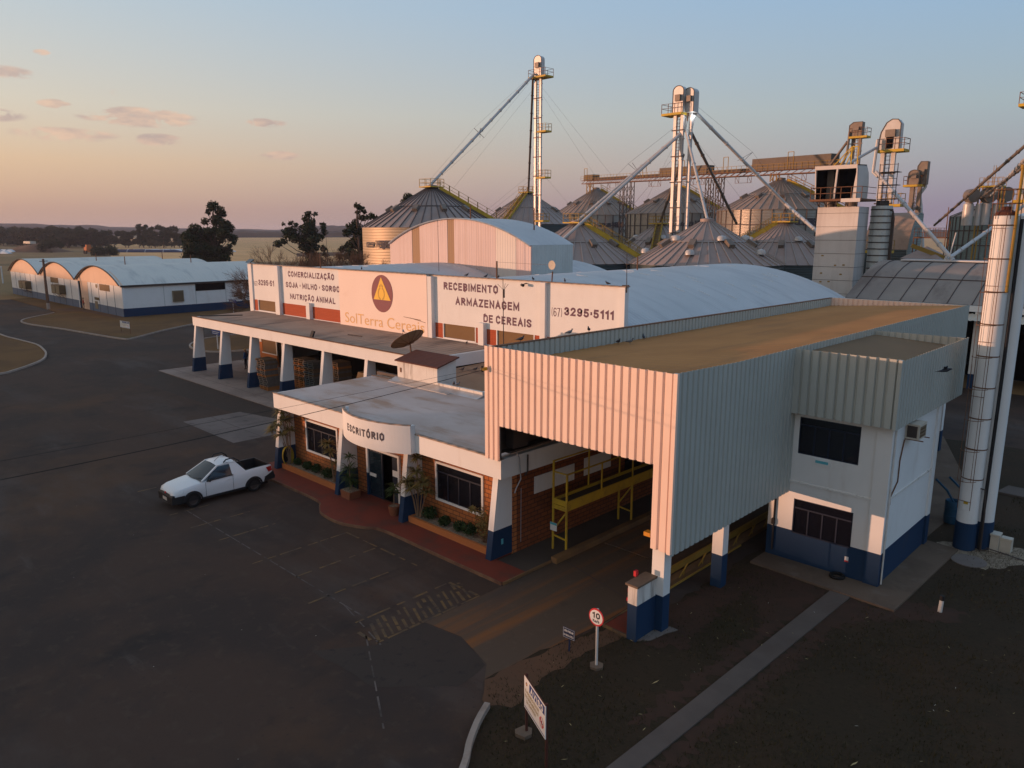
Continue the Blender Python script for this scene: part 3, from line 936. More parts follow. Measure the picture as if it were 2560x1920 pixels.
# ------------------------------------------------------------------ office
def window(name, parent, x0, x1, z0, z1, y, fr='white_wall', fw=.09, panes=4, transom=.22, glassm='dark_glass', axis='x', barm='frame_dark'):
    """window in a wall facing -Y (axis x) or facing +X (axis y): frame > pane"""
    def bx(b, a0, a1, c0, c1, p0, p1):
        if axis == 'x':
            b.box(a0, a1, y - p1, y - p0, c0, c1)
        else:
            b.box(y + p0, y + p1, a0, a1, c0, c1)
    f = MB()
    bx(f, x0 - fw, x1 + fw, z0 - fw, z0, -.05, .05)
    bx(f, x0 - fw, x1 + fw, z1, z1 + fw, -.05, .05)
    bx(f, x0 - fw, x0, z0, z1, -.05, .05)
    bx(f, x1, x1 + fw, z0, z1, -.05, .05)
    fo = f.build(name, fr, parent)
    g = MB()
    bx(g, x0, x1, z0, z1, -.04, .006)
    g.build('pane', glassm, fo)
    m = MB()
    for i in range(1, panes):
        x = x0 + (x1 - x0) * i / panes
        bx(m, x - .022, x + .022, z0, z1 - (z1 - z0) * transom, .004, .03)
    zt = z1 - (z1 - z0) * transom
    if transom:
        bx(m, x0, x1, zt - .022, zt + .022, .004, .034)
    m.build('mullion', barm, fo)
    return fo


OF = thing('office', 'single storey orange brick office with flat grey roof and slanted white pillars', 'office', (-24.8, 18, 0))
b = MB()
b.box(-32.2, -31.05, 17.95, 18.15, 0, 3.1)
for (x0, x1) in ((-31.05, -28.45), (-21.52, -18.95)):
    b.box(x0, x1, 17.95, 18.15, 0, 1.08)
    b.box(x0, x1, 17.95, 18.15, 2.54, 3.1)
b.box(-28.45, -26.02, 17.95, 18.15, 0, 3.1)
b.box(-26.02, -23.93, 17.95, 18.15, 2.24, 3.1)
b.box(-23.93, -21.52, 17.95, 18.15, 0, 3.1)
b.box(-18.95, -17.42, 17.95, 18.15, 0, 3.1)
b.box(-32.2, -32.0, 18.15, 23.2, 0, 3.1)
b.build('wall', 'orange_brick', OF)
MB().box(-17.62, -17.42, 18.15, 44, 0, 3.1).build('side_wall', 'shaded_brick', OF)
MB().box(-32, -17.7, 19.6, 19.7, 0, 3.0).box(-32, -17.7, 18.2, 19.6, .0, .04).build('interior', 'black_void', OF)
b = MB()
b.box(-32.5, -17.15, 17.1, 17.3, 3.06, 3.76)
b.box(-32.5, -32.3, 17.3, 23.1, 3.06, 3.76)
b.box(-17.35, -17.152, 17.3, 44, 3.06, 3.76)
b.box(-32.3, -17.35, 17.3, 23.0, 3.06, 3.5)
b.build('fascia', 'white_wall', OF)
b = MB()
b.box(-32.5, -17.13, 17.07, 17.22, 3.76, 3.80)
b.build('flashing', 'fibre_roof', OF)
MB().poly([(-32.35, 17.22, 3.77), (-17.3, 17.22, 3.77), (-17.3, 23.15, 3.86), (-32.35, 23.15, 3.86)]).build('roof', 'screed_roof', OF)
b = MB()
b.poly([(-30.6, 23.2, 3.83), (-17.55, 23.2, 3.83), (-17.55, 30.9, 4.0), (-30.6, 30.9, 4.0)])
b.build('rear_roof', 'brown_roof', OF)
b = MB()
b.box(-32.48, -30.7, 23.1, 23.26, 3.5, 4.02).box(-32.42, -30.7, 22.7, 22.76, 3.8, 3.9)
b.build('rear_kerb', 'steel_dark', OF)
b = MB()
b.box(-27.45, -24.3, 23.05, 23.2, 3.8, 4.1)
b.box(-24.45, -24.3, 23.2, 24.3, 3.8, 4.1)
b.build('parapet', 'white_stained', OF)
b = MB()
b.prism([(22.55, 3.84), (23.05, 3.88), (23.05, 3.98), (22.9, 3.93)], 'x', -30.8, -24.2)
b.prism([(22.35, 3.845), (22.6, 3.86), (22.6, 3.875), (22.35, 3.86)], 'x', -30.5, -26)
b.build('flashing', 'zinc_flashing', OF)
b = MB()
b.prism([(-30.65, 3.8), (-27.5, 3.8), (-27.5, 4.80), (-30.65, 4.80)], 'y', 23.08, 23.2)
b.prism([(23.2, 3.8), (24.3, 3.8), (24.3, 5.12), (23.2, 4.80)], 'x', -27.62, -27.5)
b.prism([(23.2, 3.8), (24.3, 3.8), (24.3, 5.12), (23.2, 4.80)], 'x', -30.65, -30.53)
b.box(-30.53, -27.62, 24.2, 24.3, 3.8, 5.12)
rh = b.build('roof_house', 'white_stained', OF)
MB().prism([(22.98, 4.80), (24.4, 5.17), (24.4, 5.23), (22.98, 4.86)], 'x', -30.75, -27.35).build('roof', 'tile_roof', rh)
MB().box(-30.42, -30.3, 23.06, 23.1, 4.25, 4.48).build('vent', 'steel_rust', rh)
# slanted pillars, painted in two colours
for x in (-32.45, -27.18, -22.67, -17.71):
    b = MB()
    zt, zm = 3.06, 1.13
    fy = lambda z: 16.88 + (17.28 - 16.88) * z / zt
    b.prism([(fy(0), .10), (17.94, .10), (17.94, zm), (fy(zm), zm)], 'x', x - .002, x + .262, 1)
    b.prism([(fy(zm), zm), (17.94, zm), (17.94, zt), (fy(zt), zt)], 'x', x, x + .26, 0)
    b.build('pillar', ['white_wall', 'blue_wall'], OF)
window('window', OF, -31.02, -28.48, 1.11, 2.51, 17.95, panes=4)
window('window', OF, -21.49, -18.98, 1.11, 2.51, 17.95, panes=4)
# glazed double door, right leaf folded open
b = MB()
b.box(-26.14, -26.02, 17.86, 18.0, 1.1, 2.30).box(-23.93, -23.83, 17.86, 18.0, .1, 2.30).box(-26.02, -23.93, 17.86, 18.0, 2.2, 2.30)
do = b.build('door_frame', 'white_wall', OF)
MB().box(-26.142, -26.018, 17.858, 18.0, .1, 1.1).build('jamb', 'blue_wall', do)
d1 = MB().box(-26.02, -25.06, 17.93, 17.98, .1, 2.2).build('door', 'door_metal', OF)
MB().box(-25.94, -25.14, 17.924, 17.93, .2, 2.1).build('pane', 'blue_glass', d1)
MB().box(-25.96, -25.5, 17.90, 17.922, 1.0, 1.14).build('notice', 'paper_white', d1)
d2 = MB().box(-24.0, -23.95, 17.0 + .95, 18.9, .1, 2.2).box(-24.4, -23.97, 17.95, 17.99, .1, 2.2).build('door', 'door_metal', OF)
MB().box(-24.36, -24.0, 17.925, 17.948, 1.32, 1.58).build('notice', 'paper_white', d2)
MB().box(-24.36, -24.0, 17.925, 17.948, .76, .96).build('notice', 'paper_white', d2)
# bowed entrance fascia with its lettering
AX0, AX1, AZ0, AZ1 = -26.25, -21.72, 3.04, 4.14
acx = (AX0 + AX1) / 2
sag, half = .68, (AX1 - AX0) / 2
AR = (half * half + sag * sag) / 2 / sag
acy = 16.86 - sag + AR
th0 = math.asin(half / AR)
apts = [(acx + AR * math.sin(-th0 + 2 * th0 * i / 28), acy - AR * math.cos(-th0 + 2 * th0 * i / 28)) for i in range(29)]
inner = [(acx + (AR - .12) * math.sin(-th0 + 2 * th0 * i / 28), acy - (AR - .12) * math.cos(-th0 + 2 * th0 * i / 28)) for i in range(29)]
b = MB()
b.prism(apts + inner[::-1], 'z', AZ0, AZ1, 0)
b.box(AX0 + .02, AX0 + .14, 16.88, 17.098, AZ0, AZ1).box(AX1 - .14, AX1 - .02, 16.88, 17.098, AZ0, AZ1)
ep = b.build('entrance_fascia', 'white_wall', OF)
MB().prism(apts + inner[::-1], 'z', AZ1, AZ1 + .04, 0).build('coping', 'fibre_roof', ep)
MB().poly([(x, y, 3.2) for x, y in inner] + [(AX1, 17.2, 3.2), (AX0, 17.2, 3.2)]).build('canopy_slab', 'screed_roof', ep)
MB().poly([(x, y, 3.79) for x, y in inner] + [(AX1, 17.2, 3.79), (AX0, 17.2, 3.79)]).build('roof', 'screed_roof', ep)


t_e0, t_e1 = math.asin((-25.12 - acx) / AR), math.asin((-22.72 - acx) / AR)


def arcfn(a, c, dz=0):
    t = t_e0 + a / AR
    return Vector((acx + (AR + .003 + dz) * math.sin(t), acy - (AR + .003 + dz) * math.cos(t), 3.47 + c))


block_text('ESCRITÓRIO', 'letter_grey', ep, (0, 0, 0), (1, 0, 0), (0, 0, 1), (t_e1 - t_e0) * AR, .30, .23, .24, fn=arcfn)
# wall panel, conduits on the drive side
b = MB()
b.box(-17.415, -17.39, 19.05, 21.3, 2.0, 2.64).box(-17.415, -17.39, 21.9, 23.6, 2.0, 2.7)
b.build('wall_panel', 'white_wall', OF)
b = MB()
for (y, w_) in ((24.6, 1.2), (27.2, 1.6)):
    b.box(-17.41, -17.38, y, y + w_, 1.2, 2.6)
b.build('pane', 'dark_glass', OF)
b = MB()
b.path([(-17.1, 17.75, 3.98), (-17.06, 17.9, 3.7), (-17.06, 17.98, 2.9), (-17.06, 17.75, 2.62), (-17.1, 17.72, 2.45)], .022, 6)
b.path([(-17.3, 18.25, 2.45), (-17.36, 18.3, .4)], .01, 5)
b.build('conduit', 'pipe_grey', OF)
MB().path([(-17.08, 18.35, 3.7), (-17.08, 18.35, 3.1), (-17.12, 18.25, 2.95)], .03, 6).build('conduit', 'steel_dark', OF)
MB().box(-17.455, -17.442, 17.4, 17.5, .55, .75).build('sticker', 'plaque_teal', OF)

# planters in front of the office and what grows in them
for (x0, x1, lab) in ((-32.15, -27.35, 'long gravel planter with brick edge left of the office door'), (-22.35, -17.8, 'long gravel planter with brick edge right of the office door')):
    pl = thing('planter', lab, 'planter', ((x0 + x1) / 2, 17.5, .1), 'brick planters along the office front')
    MB().box(x0, x1, 17.14, 17.26, .1, .34).box(x0, x0 + .1, 17.26, 17.94, .1, .34).box(x1 - .1, x1, 17.26, 17.94, .1, .34).build('edge', 'orange_wall', pl)
    b = MB()
    nx = 40
    v = [(x0 + .1 + (x1 - x0 - .2) * i / nx, 17.26 + .68 * j / 6, .28 + .045 * rng.random()) for j in range(7) for i in range(nx + 1)]
    b.mesh(v, [(j * (nx + 1) + i, j * (nx + 1) + i + 1, (j + 1) * (nx + 1) + i + 1, (j + 1) * (nx + 1) + i) for j in range(6) for i in range(nx)])
    gv = b.build('gravel', 'gravel_white', pl)


def leaf_cloud(b, c, r, n, size, mi=0, flat_=.8, rnd=rng):
    for _ in range(n):
        while True:
            p = Vector((rnd.uniform(-1, 1), rnd.uniform(-1, 1), rnd.uniform(-1, 1)))
            if p.length <= 1:
                break
        p = p * (rnd.random() ** .25) if p.length > .01 else p
        q = Vector((c[0] + p.x * r[0], c[1] + p.y * r[1], c[2] + p.z * r[2]))
        u = Vector((rnd.gauss(0, 1), rnd.gauss(0, 1), rnd.gauss(0, 1))).normalized()
        v = u.cross(Vector((rnd.gauss(0, 1), rnd.gauss(0, 1), rnd.gauss(0, 1)))).normalized()
        s = size * rnd.uniform(.6, 1.3)
        b.poly([q - u * s, q + v * s * .45, q + u * s, q - v * s * .45], mi)
    return b


for i, (x, y, r, side) in enumerate(((-31.48, 17.6, .22, 0), (-30.52, 17.55, .27, 0), (-29.8, 17.6, .28, 0), (-28.73, 17.55, .34, 0), (-21.6, 17.6, .34, 1), (-20.65, 17.55, .27, 1), (-19.85, 17.6, .26, 1), (-19.24, 17.58, .33, 1))):
    o_ = ('nearest the hose', 'second from the hose', 'third from the hose', 'nearest the door, largest of four')[i] if side == 0 else ('nearest the door, tall and dark', 'second from the door, flat', 'third from the door, touching its neighbour', 'farthest right, wide and dark')[i - 4]
    t_ = thing('shrub', 'clipped green shrub in %s planter, %s' % ('left' if side == 0 else 'right', o_), 'shrub', (x, y, .3), 'clipped shrubs in the office planters')
    b = MB()
    leaf_cloud(b, (x, y, .3 + r * .75), (r, r, r * .8), 620, .055)
    b.build('foliage', 'shrub_leaf', t_)
    MB().tube((x, y, .26), (x, y, .3 + r * .6), .02, .012, 6).tube((x, y, .3), (x + .06, y, .3 + r * .7), .012, .008, 5).build('stem', 'twig', t_)


def rosette(b, c, n, ln, mi=0, droop=.6, wd=.03, rnd=rng, up=.6):
    """tuft of sword leaves"""
    for k in range(n):
        a = rnd.uniform(0, 2 * PI)
        e_ = rnd.uniform(-.35, 1.3) * up
        L = ln * rnd.uniform(.7, 1.1)
        d_ = Vector((math.cos(a) * math.cos(e_), math.sin(a) * math.cos(e_), math.sin(e_)))
        sd = Vector((-math.sin(a), math.cos(a), 0)) * wd
        p0 = Vector(c)
        p1 = p0 + d_ * L * .5
        p2 = p0 + d_ * L - Vector((0, 0, droop * L * .45))
        b.mesh([p0 - sd * .5, p0 + sd * .5, p1 + sd, p1 - sd, p2], [(0, 1, 2, 3), (3, 2, 4)], mi)
    return b


def dracaena(x, y, heads, label, group=None, base=.3, leafm='dracaena_leaf'):
    t_ = thing('dracaena', label, 'plant', (x, y, base), group)
    b, s_ = MB(), MB()
    for (dx, dy, h, n, ln) in heads:
        s_.path([(x + dx * .15, y + dy * .15, base - .05), (x + dx * .5, y + dy * .4, base + h * .5), (x + dx, y + dy, base + h)], [.03, .022, .015], 6)
        rosette(b, (x + dx, y + dy, base + h), n, ln)
    b.build('foliage', leafm, t_)
    s_.build('stem', 'twig_pale', t_)
    return t_


dracaena(-31.9, 17.45, [(-.55, -.35, 1.9, 70, .55), (-.35, -.1, 2.55, 80, .55), (.1, -.2, 2.2, 90, .6), (.35, -.1, 1.75, 80, .5), (-.1, -.3, 1.5, 70, .5), (-.95, -.35, 1.55, 60, .5), (.05, .1, 2.75, 70, .5)],
         'tall shaggy dracaena by the far left office pillar and hose', 'dracaenas by the office')
dracaena(-28.05, 17.45, [(-.25, -.1, 1.75, 70, .5), (.05, -.2, 1.45, 60, .42), (.15, 0, .9, 40, .38)], 'dracaena beside the left office window, one bushy head above the sill', 'dracaenas by the office')
dracaena(-22.05, 17.42, [(.15, -.2, 1.95, 70, .5), (.45, -.1, 1.55, 80, .55), (-.2, -.35, 1.5, 60, .5), (.1, -.3, 1.3, 80, .55), (.65, -.1, 1.2, 60, .45), (.0, 0, 2.4, 50, .4), (-.45, -.2, 1.45, 50, .4)],
         'big brownish dracaena right of the entrance against white pillar', 'dracaenas by the office')
t_ = thing('dry_shrub', 'thin dry shrub climbing beside the corner pillar under the right window', 'shrub', (-18.5, 17.5, .3))
b = MB()
for k in range(26):
    a = rng.uniform(-1, 1)
    h = rng.uniform(.5, 1.5)
    b.path([(-18.35 + a * .15, 17.5, .3), (-18.4 + a * .35, 17.5 + rng.uniform(-.1, .15), .3 + h * .5), (-18.45 + a * .6, 17.5 + rng.uniform(-.2, .2), .3 + h)], [.012, .008, .004], 4)
b.build('stem', 'twig', t_)
b = MB()
leaf_cloud(b, (-18.45, 17.5, 1.0), (.5, .2, .75), 500, .05)
rosette(b, (-18.9, 17.4, 1.45), 40, .3)
b.build('foliage', 'dracaena_leaf', t_)
for (x, y, n, lab) in ((-26.35, 17.15, ((0, 0, .55, 60, .6), (-.05, 0, .95, 50, .6), (.02, 0, 1.5, 36, .45), (.1, .05, .3, 40, .5)), 'potted palm in square clay pot left of the glass door'),
                       (-23.35, 17.2, ((0, 0, .6, 46, .5), (.05, 0, .9, 40, .45)), 'small potted palm in round clay pot right of the door')):
    t_ = thing('potted_palm', lab, 'potted plant', (x, y, .1), 'potted palms at the office entrance')
    if x < -25:
        MB().prism([(x - .30, .1), (x + .30, .1), (x + .36, .42), (x - .36, .42)], 'y', y - .28, y + .28).build('pot', 'terracotta', t_)
        MB().box(x - .31, x + .31, y - .25, y + .25, .42, .45).build('soil', 'gravel_white', t_)
    else:
        MB().lathe([(0, 0), (.17, 0), (.24, .34), (.25, .4), (.20, .4), (.20, .36), (0, .36)], (x, y, .1), 18).build('pot', 'terracotta', t_, smooth=40)
        MB().lathe([(.2, .37), (0, .39)], (x, y, .1), 14).build('soil', 'gravel_white', t_)
    b, s_ = MB(), MB()
    for (dx, dy, h, k, ln) in n:
        s_.tube((x, y, .4), (x + dx, y + dy, .4 + h), .02, .012, 6)
        rosette(b, (x + dx, y + dy, .4 + h), k, ln, wd=.028)
    b.build('foliage', 'palm_leaf', t_)
    s_.build('stem', 'twig_pale', t_)
# hose coil hanging on the far left pillar
t_ = thing('coiled_hose', 'yellow hose coiled on a black reel against the leftmost office pillar', 'hose', (-32.1, 17.3, .7), None)
b = MB()
for k in range(5):
    pts = [(-32.13 + .05 * k, 17.38 + (.20 + .02 * k) * math.cos(a_), .70 + (.40 + .02 * k) * math.sin(a_)) for a_ in [2 * PI * i / 24 for i in range(25)]]
    b.path(pts, .022, 6, caps=False)
b.build('hose', 'yellow_paint', t_, smooth=True)
b = MB()
b.lathe([(.12, 0), (.34, .02), (.36, .1), (.3, .16), (.12, .18)], (0, 0, 0), 20)
b.v = [(-32.16 + z, 17.38 + x * .6, .74 + y) for x, y, z in b.v]
b.build('reel', 'tyre_rubber', t_)

# ------------------------------------------------------------------ warehouse with the painted sign wall
WH = thing('warehouse', 'long grain warehouse with painted sign wall and two vaulted metal roofs', 'warehouse', (-41.7, 31, 0))
Y0 = 31.0
b = MB()
WZ = 5.57
b.box(-61.7, -47.45, Y0, Y0 + .25, WZ, 8.55)
b.box(-47.45, -37.4, Y0, Y0 + .25, 4.45, 8.55)
b.box(-37.4, -22.2, Y0, Y0 + .25, WZ, 8.55)
b.box(-31.6, -22.2, Y0 - .02, Y0, 0, 0.01)
b.box(-61.6, -37, Y0 - .07, Y0, 4.47, 4.64)
b.box(-37, -22.3, Y0 - .07, Y0, 4.47, 4.64)
b.box(-22.4, -22.2, Y0 + .25, 59.8, 0, 6.12)
b.box(-61.7, -61.5, Y0 + .25, 59.8, 0, 6.12)
fw_ = b.build('facade_wall', 'white_wall', WH)
b = MB()
b.box(-61.7, -47.5, Y0 - .10, Y0 + .3, 8.55, 8.60).box(-37.4, -22.15, Y0 - .10, Y0 + .3, 8.55, 8.60).box(-47.5, -37.4, Y0 - .4, Y0 + .3, 8.57, 8.62)
b.build('coping', 'fibre_roof', WH)
for (x0, x1, z1, pr_) in ((-61.72, -61.12, 8.55, .12), (-56.95, -56.32, 8.55, .30), (-52.25, -51.75, 5.84, .30), (-37.4, -37.02, 8.5, .30), (-32.72, -32.25, 5.93, .30), (-27.80, -27.42, 8.55, .22), (-22.5, -22.18, 8.55, .10)):
    MB().box(x0, x1, Y0 - pr_, Y0, 4.46, z1).build('pilaster', 'white_wall', WH)
b = MB()
for (x0, x1) in ((-61.12, -60.45), (-57.43, -56.95), (-56.32, -52.25), (-51.75, -47.45), (-37.02, -36.25), (-33.2, -32.72), (-32.25, -31.42), (-28.35, -27.8), (-27.42, -22.5)):
    b.box(x0, x1, Y0 + .003, Y0 + .25, 4.3, WZ)
b.box(-37.02, -22.5, Y0 + .05, Y0 + .25, 3.6, 4.47)
b.build('brick_band', 'red_brick', WH)
for (x0, x1) in ((-60.45, -57.43), (-36.25, -33.2), (-31.42, -28.35)):
    wn = MB().box(x0, x1, Y0 + .05, Y0 + .2, 4.64, WZ).build('louver_window', 'brown_louver', WH)
    MB().box(x0, x0 + .07, Y0 - .03, Y0 + .05, 4.64, WZ).box(x1 - .07, x1, Y0 - .03, Y0 + .05, 4.64, WZ).box(x0 + .07, x1 - .07, Y0 - .03, Y0 + .05, 4.64, 4.70).build('frame', 'white_wall', wn)
# lower wall under the loading canopy
b = MB()
b.box(-61.4, -60.25, Y0, Y0 + .2, 0, 4.47)
b.box(-60.25, -57.8, Y0, Y0 + .2, 0, 1.1).box(-60.25, -57.8, Y0, Y0 + .2, 2.25, 4.47)
b.build('lower_wall', 'orange_wall', WH)
MB().box(-56.2, -22.4, Y0 + 3, Y0 + 3.2, 0, 4.2).box(-56.2, -22.4, Y0 + .3, Y0 + 3, 4.2, 4.3).build('interior', 'black_void', WH)  # black sheets stand in for the deep shade of the open bays
wn = MB().box(-60.25, -57.8, Y0 + .02, Y0 + .15, 1.1, 2.25).build('louver_window', 'brown_louver', WH)
MB().box(-60.3, -57.7, Y0 - .05, Y0 + .02, 1.02, 1.10).box(-57.8, -57.68, Y0 - .05, Y0 + .02, 1.1, 3.9).box(-60.95, -60.3, Y0 - .04, Y0 - .001, 1.95, 3.4).build('frame', 'white_wall', wn)
dr_ = MB().box(-57.65, -56.2, Y0 + .08, Y0 + .15, 0, 3.9).build('door', 'black_void', WH)
MB().box(-57.0, -56.85, Y0 + .0, Y0 + .08, 0, 3.9).build('frame', 'white_wall', dr_)
# the central sign board
sg = MB().box(-47.45, -37.42, Y0 - .32, Y0 - .02, 4.60, 8.56).build('sign_board', 'sign_panel', WH)
X1, Z1 = (1, 0, 0), (0, 0, 1)


def wtext(s, m, x0, x1, z0, z1, y=Y0, bold=.012, caps=None, par=None):
    if caps == 'font':
        return text(s, m, par or fw_, (x0, y, z0), X1, Z1, x1 - x0, z1 - z0, bold)
    return block_text(s, m, par or fw_, (x0, y, z0), X1, Z1, x1 - x0, z1 - z0, bold, .16, .34)


wtext('(67)', 'letter_purple', -61.0, -60.30, 6.74, 7.14, bold=.11)
wtext('3295·511', 'letter_purple', -60.2, -57.24, 6.83, 7.30, bold=.225)
wtext('COMERCIALIZAÇÃO', 'letter_purple', -55.2, -48.53, 7.75, 8.19, bold=.225)
wtext('SOJA · MILHO · SORGO', 'letter_purple', -55.64, -47.86, 6.88, 7.32, bold=.225)
wtext('NUTRIÇÃO ANIMAL', 'letter_purple', -55.08, -48.5, 5.97, 6.41, bold=.225)
wtext('RECEBIMENTO', 'letter_purple', -36.14, -31.29, 7.72, 8.19, bold=.225)
wtext('ARMAZENAGEM', 'letter_purple', -35.04, -29.56, 6.83, 7.31, bold=.225)
wtext('DE CEREAIS', 'letter_purple', -32.54, -28.61, 5.96, 6.43, bold=.225)
wtext('(67)', 'letter_purple', -27.12, -26.36, 6.74, 7.22, bold=.10)
wtext('3295·5111', 'letter_purple', -26.22, -22.9, 6.85, 7.31, bold=.24)
YS = Y0 - .32
wtext('SolTerra Cereais', 'letter_gold', -46.80, -37.75, 4.82, 5.55, YS, -.004, 'font', par=sg)
b = MB()
b.prism([(-42.2 + 1.2 * math.cos(a_), 7.13 + 1.27 * math.sin(a_)) for a_ in [2 * PI * i / 48 for i in range(48)]], 'y', YS - .02, YS)
lg = b.build('emblem', 'logo_maroon', sg)
MB().prism([(-43.16, 6.71), (-41.24, 6.70), (-42.25, 8.24)], 'y', YS - .032, YS - .02).build('emblem', 'logo_yellow', sg)
b = MB()
for sgn in (1, -1):
    for k in range(13):
        a_ = -PI / 2 + sgn * (.25 + k * .2)
        cx_, cz_ = -42.25 + .40 * math.cos(a_) * .86, 7.12 + .40 * math.sin(a_)
        for off in (.62, -.62):
            d_ = a_ + sgn * PI / 2 + off
            u_ = Vector((math.cos(d_), 0, math.sin(d_))) * .10
            n_ = Vector((-math.sin(d_), 0, math.cos(d_))) * .022
            c0 = Vector((cx_, YS - .036, cz_))
            b.poly([c0, c0 + u_ * .5 + n_, c0 + u_, c0 + u_ * .5 - n_])
for k in range(3):
    c0 = Vector((-42.25 + (k - 1) * .14, YS - .036, 7.62 + (.08 if k == 1 else 0)))
    b.poly([c0 + Vector((0, 0, -.10)), c0 + Vector((.05, 0, 0)), c0 + Vector((0, 0, .12)), c0 + Vector((-.05, 0, 0))])
b.build('emblem', 'logo_dark', sg)
b = MB()
b.box(-46.5, -37.6, Y0 - .3, Y0 - .1, 4.47, 4.60)
b.build('sign_bracket', 'steel_rust', WH)
b = MB()
b.poly([(-39.9, YS - .006, 5.72), (-38.1, YS - .006, 5.62), (-38.05, YS - .006, 5.66), (-39.9, YS - .006, 5.75)])
b.poly([(-39.2, YS - .006, 5.70), (-37.6, YS - .006, 5.50), (-37.6, YS - .006, 5.53), (-39.2, YS - .006, 5.73)])
b.build('sign_tear', 'steel_rust', sg)


# vaulted roofs
def arc(x0, x1, ze, zc, n=22):
    cx_, h = (x0 + x1) / 2, (x1 - x0) / 2
    s_ = zc - ze
    r_ = (h * h + s_ * s_) / 2 / s_
    t0 = math.asin(h / r_)
    return [(cx_ + r_ * math.sin(-t0 + 2 * t0 * i / n), zc - r_ + r_ * math.cos(-t0 + 2 * t0 * i / n)) for i in range(n + 1)]


for (x0, x1, y1) in ((-41.25, -21.85, 59.8), (-61.6, -41.25, 59.3)):
    pts = arc(x0, x1, 6.12, 8.60)
    vr = MB().sheet(pts, 'y', Y0 + .2, y1, n=1).build('vault_roof', 'vault_sheet', WH, smooth=True)
    MB().prism(pts, 'y', y1 - .25, y1 - .2).box(x0 + .2, x1 - .2, y1 - .3, y1 - .2, 0, 6.12).build('end_wall', 'white_wall', WH)
    b = MB()
    for i in range(40):
        j = rng.randrange(4, 20)
        y = rng.uniform(Y0 + 2, y1 - 2)
        L = rng.uniform(.5, 1.6)
        q0, q1 = Vector((pts[j][0], 0, pts[j][1])), Vector((pts[j + 1][0], 0, pts[j + 1][1]))
        q1 = q0.lerp(q1, min(1, L / 1.0))
        q0.y = q1.y = y
        q0.z += .012
        q1.z += .012
        b.bar(q0, q1, .05, .02)
    b.build('roof_strip', 'white_wall', vr)
MB().box(-41.5, -41.0, Y0 + .3, 59.2, 6.10, 6.16).build('gutter', 'zinc_flashing', WH)
for (x, y, z, h) in ((-31.5, 30.62, 8.6, 1.0), (-50.5, 30.62, 8.6, 1.1), (-31.5, 44.8, 8.58, .95)):
    MB().tube((x, y + .5, z - .1), (x, y + .5, z + h), .05, .045, 8).build('ridge_post', 'steel_rust', WH)
b = MB()
b.bar((-31.5, 31.1, 9.55), (-27.2, 31.1, 9.5), .012)
b.build('ridge_wire', 'steel_dark', WH)
# head house rising out of the left vault
HX0, HX1, HY0, HY1, HE, HC = -59.0, -40.7, 44.0, 49.15, 10.22, 12.42
pts = arc(HX0, HX1, HE, HC, 30)
hh = None


def zarc(x):
    for (a_, c_) in zip(pts, pts[1:]):
        if a_[0] <= x <= c_[0]:
            return a_[1] + (c_[1] - a_[1]) * (x - a_[0]) / (c_[0] - a_[0])
    return HE


segs = [(-59.0, -55.63, 0), (-55.63, -54.52, 2), (-54.52, -50.67, 0), (-50.67, -49.78, 2), (-49.78, -44.63, 0), (-44.63, -42.33, 1), (-42.33, -40.7, 0)]
hb = MB()
for (x0, x1, mi) in segs:
    xs = [x0] + [p[0] for p in pts if x0 < p[0] < x1] + [x1]
    hb.prism([(x0, 6.2), (x1, 6.2)] + [(x, zarc(x) - .03) for x in xs[::-1]], 'y', HY0 + (.03 if mi == 2 else 0), HY0 + .12, mi)
hh = hb.build('head_house', ['headhouse_sheet', 'headhouse_pale', 'headhouse_strip'], WH)
MB().box(HX1 - .1, HX1, HY0 + .12, HY1, 6.2, HE - .01).box(HX0, HX0 + .1, HY0 + .12, HY1, 6.2, HE - .01).prism([(x, z - .03) for x, z in pts], 'y', HY1 - .1, HY1).box(HX0 + .1, HX1 - .1, HY1 - .1, HY1, 6.2, HE - .03).build('side_wall', 'side_sheet', hh)
MB().sheet([(x, z) for x, z in pts], 'y', HY0 - .15, HY1 + .12).sheet([(x, z - .10) for x, z in pts], 'y', HY0 - .15, HY1 + .12).sheet([(x, z) for x, z in pts], 'y', HY0 - .15, HY0 - .15).build('roof', 'vault_sheet', hh, smooth=True)
b = MB()
b.path([(x, HY0 - .16, z - .04) for x, z in pts], .06, 5)
b.build('roof_edge', 'zinc_flashing', hh)
MB().tube((-48.3, 44.6, 12.3), (-48.3, 44.6, 13.5), .06, .05).build('roof_post', 'steel_rust', hh)
MB().tube((-43.6, 47.5, 11.2), (-43.6, 47.5, 13.2), .06, .05).build('roof_post', 'steel_rust', hh)

# ------------------------------------------------------------------ loading canopy
LC = thing('loading_canopy', 'long white loading canopy on tapered white and blue pillars', 'canopy', (-46, 25.6, 0))
MB().box(-61.15, -30.6, 25.55, 25.75, 3.80, 4.50).box(-61.15, -60.95, 25.75, 30.9, 3.80, 4.48).box(-30.8, -30.6, 25.75, 30.7, 4.0, 4.66).build('fascia', 'white_wall', LC)
MB().box(-61.2, -30.58, 25.50, 25.66, 4.50, 4.54).build('flashing', 'steel_rust', LC)
MB().poly([(-61.1, 25.66, 4.46), (-30.62, 25.66, 4.46), (-30.62, 30.9, 4.60), (-61.1, 30.9, 4.60)]).build('roof', 'fibre_roof', LC)
MB().box(-60.9, -30.85, 25.8, 30.9, 4.2, 4.3).build('ceiling', 'brown_roof', LC)
b = MB()
b.tube((-61.0, 26.1, 4.53), (-58.6, 28.6, 4.58), .04)
b.tube((-42.5, 28, 4.56), (-41.0, 28.1, 4.57), .03)
b.build('conduit', 'steel_dark', LC)
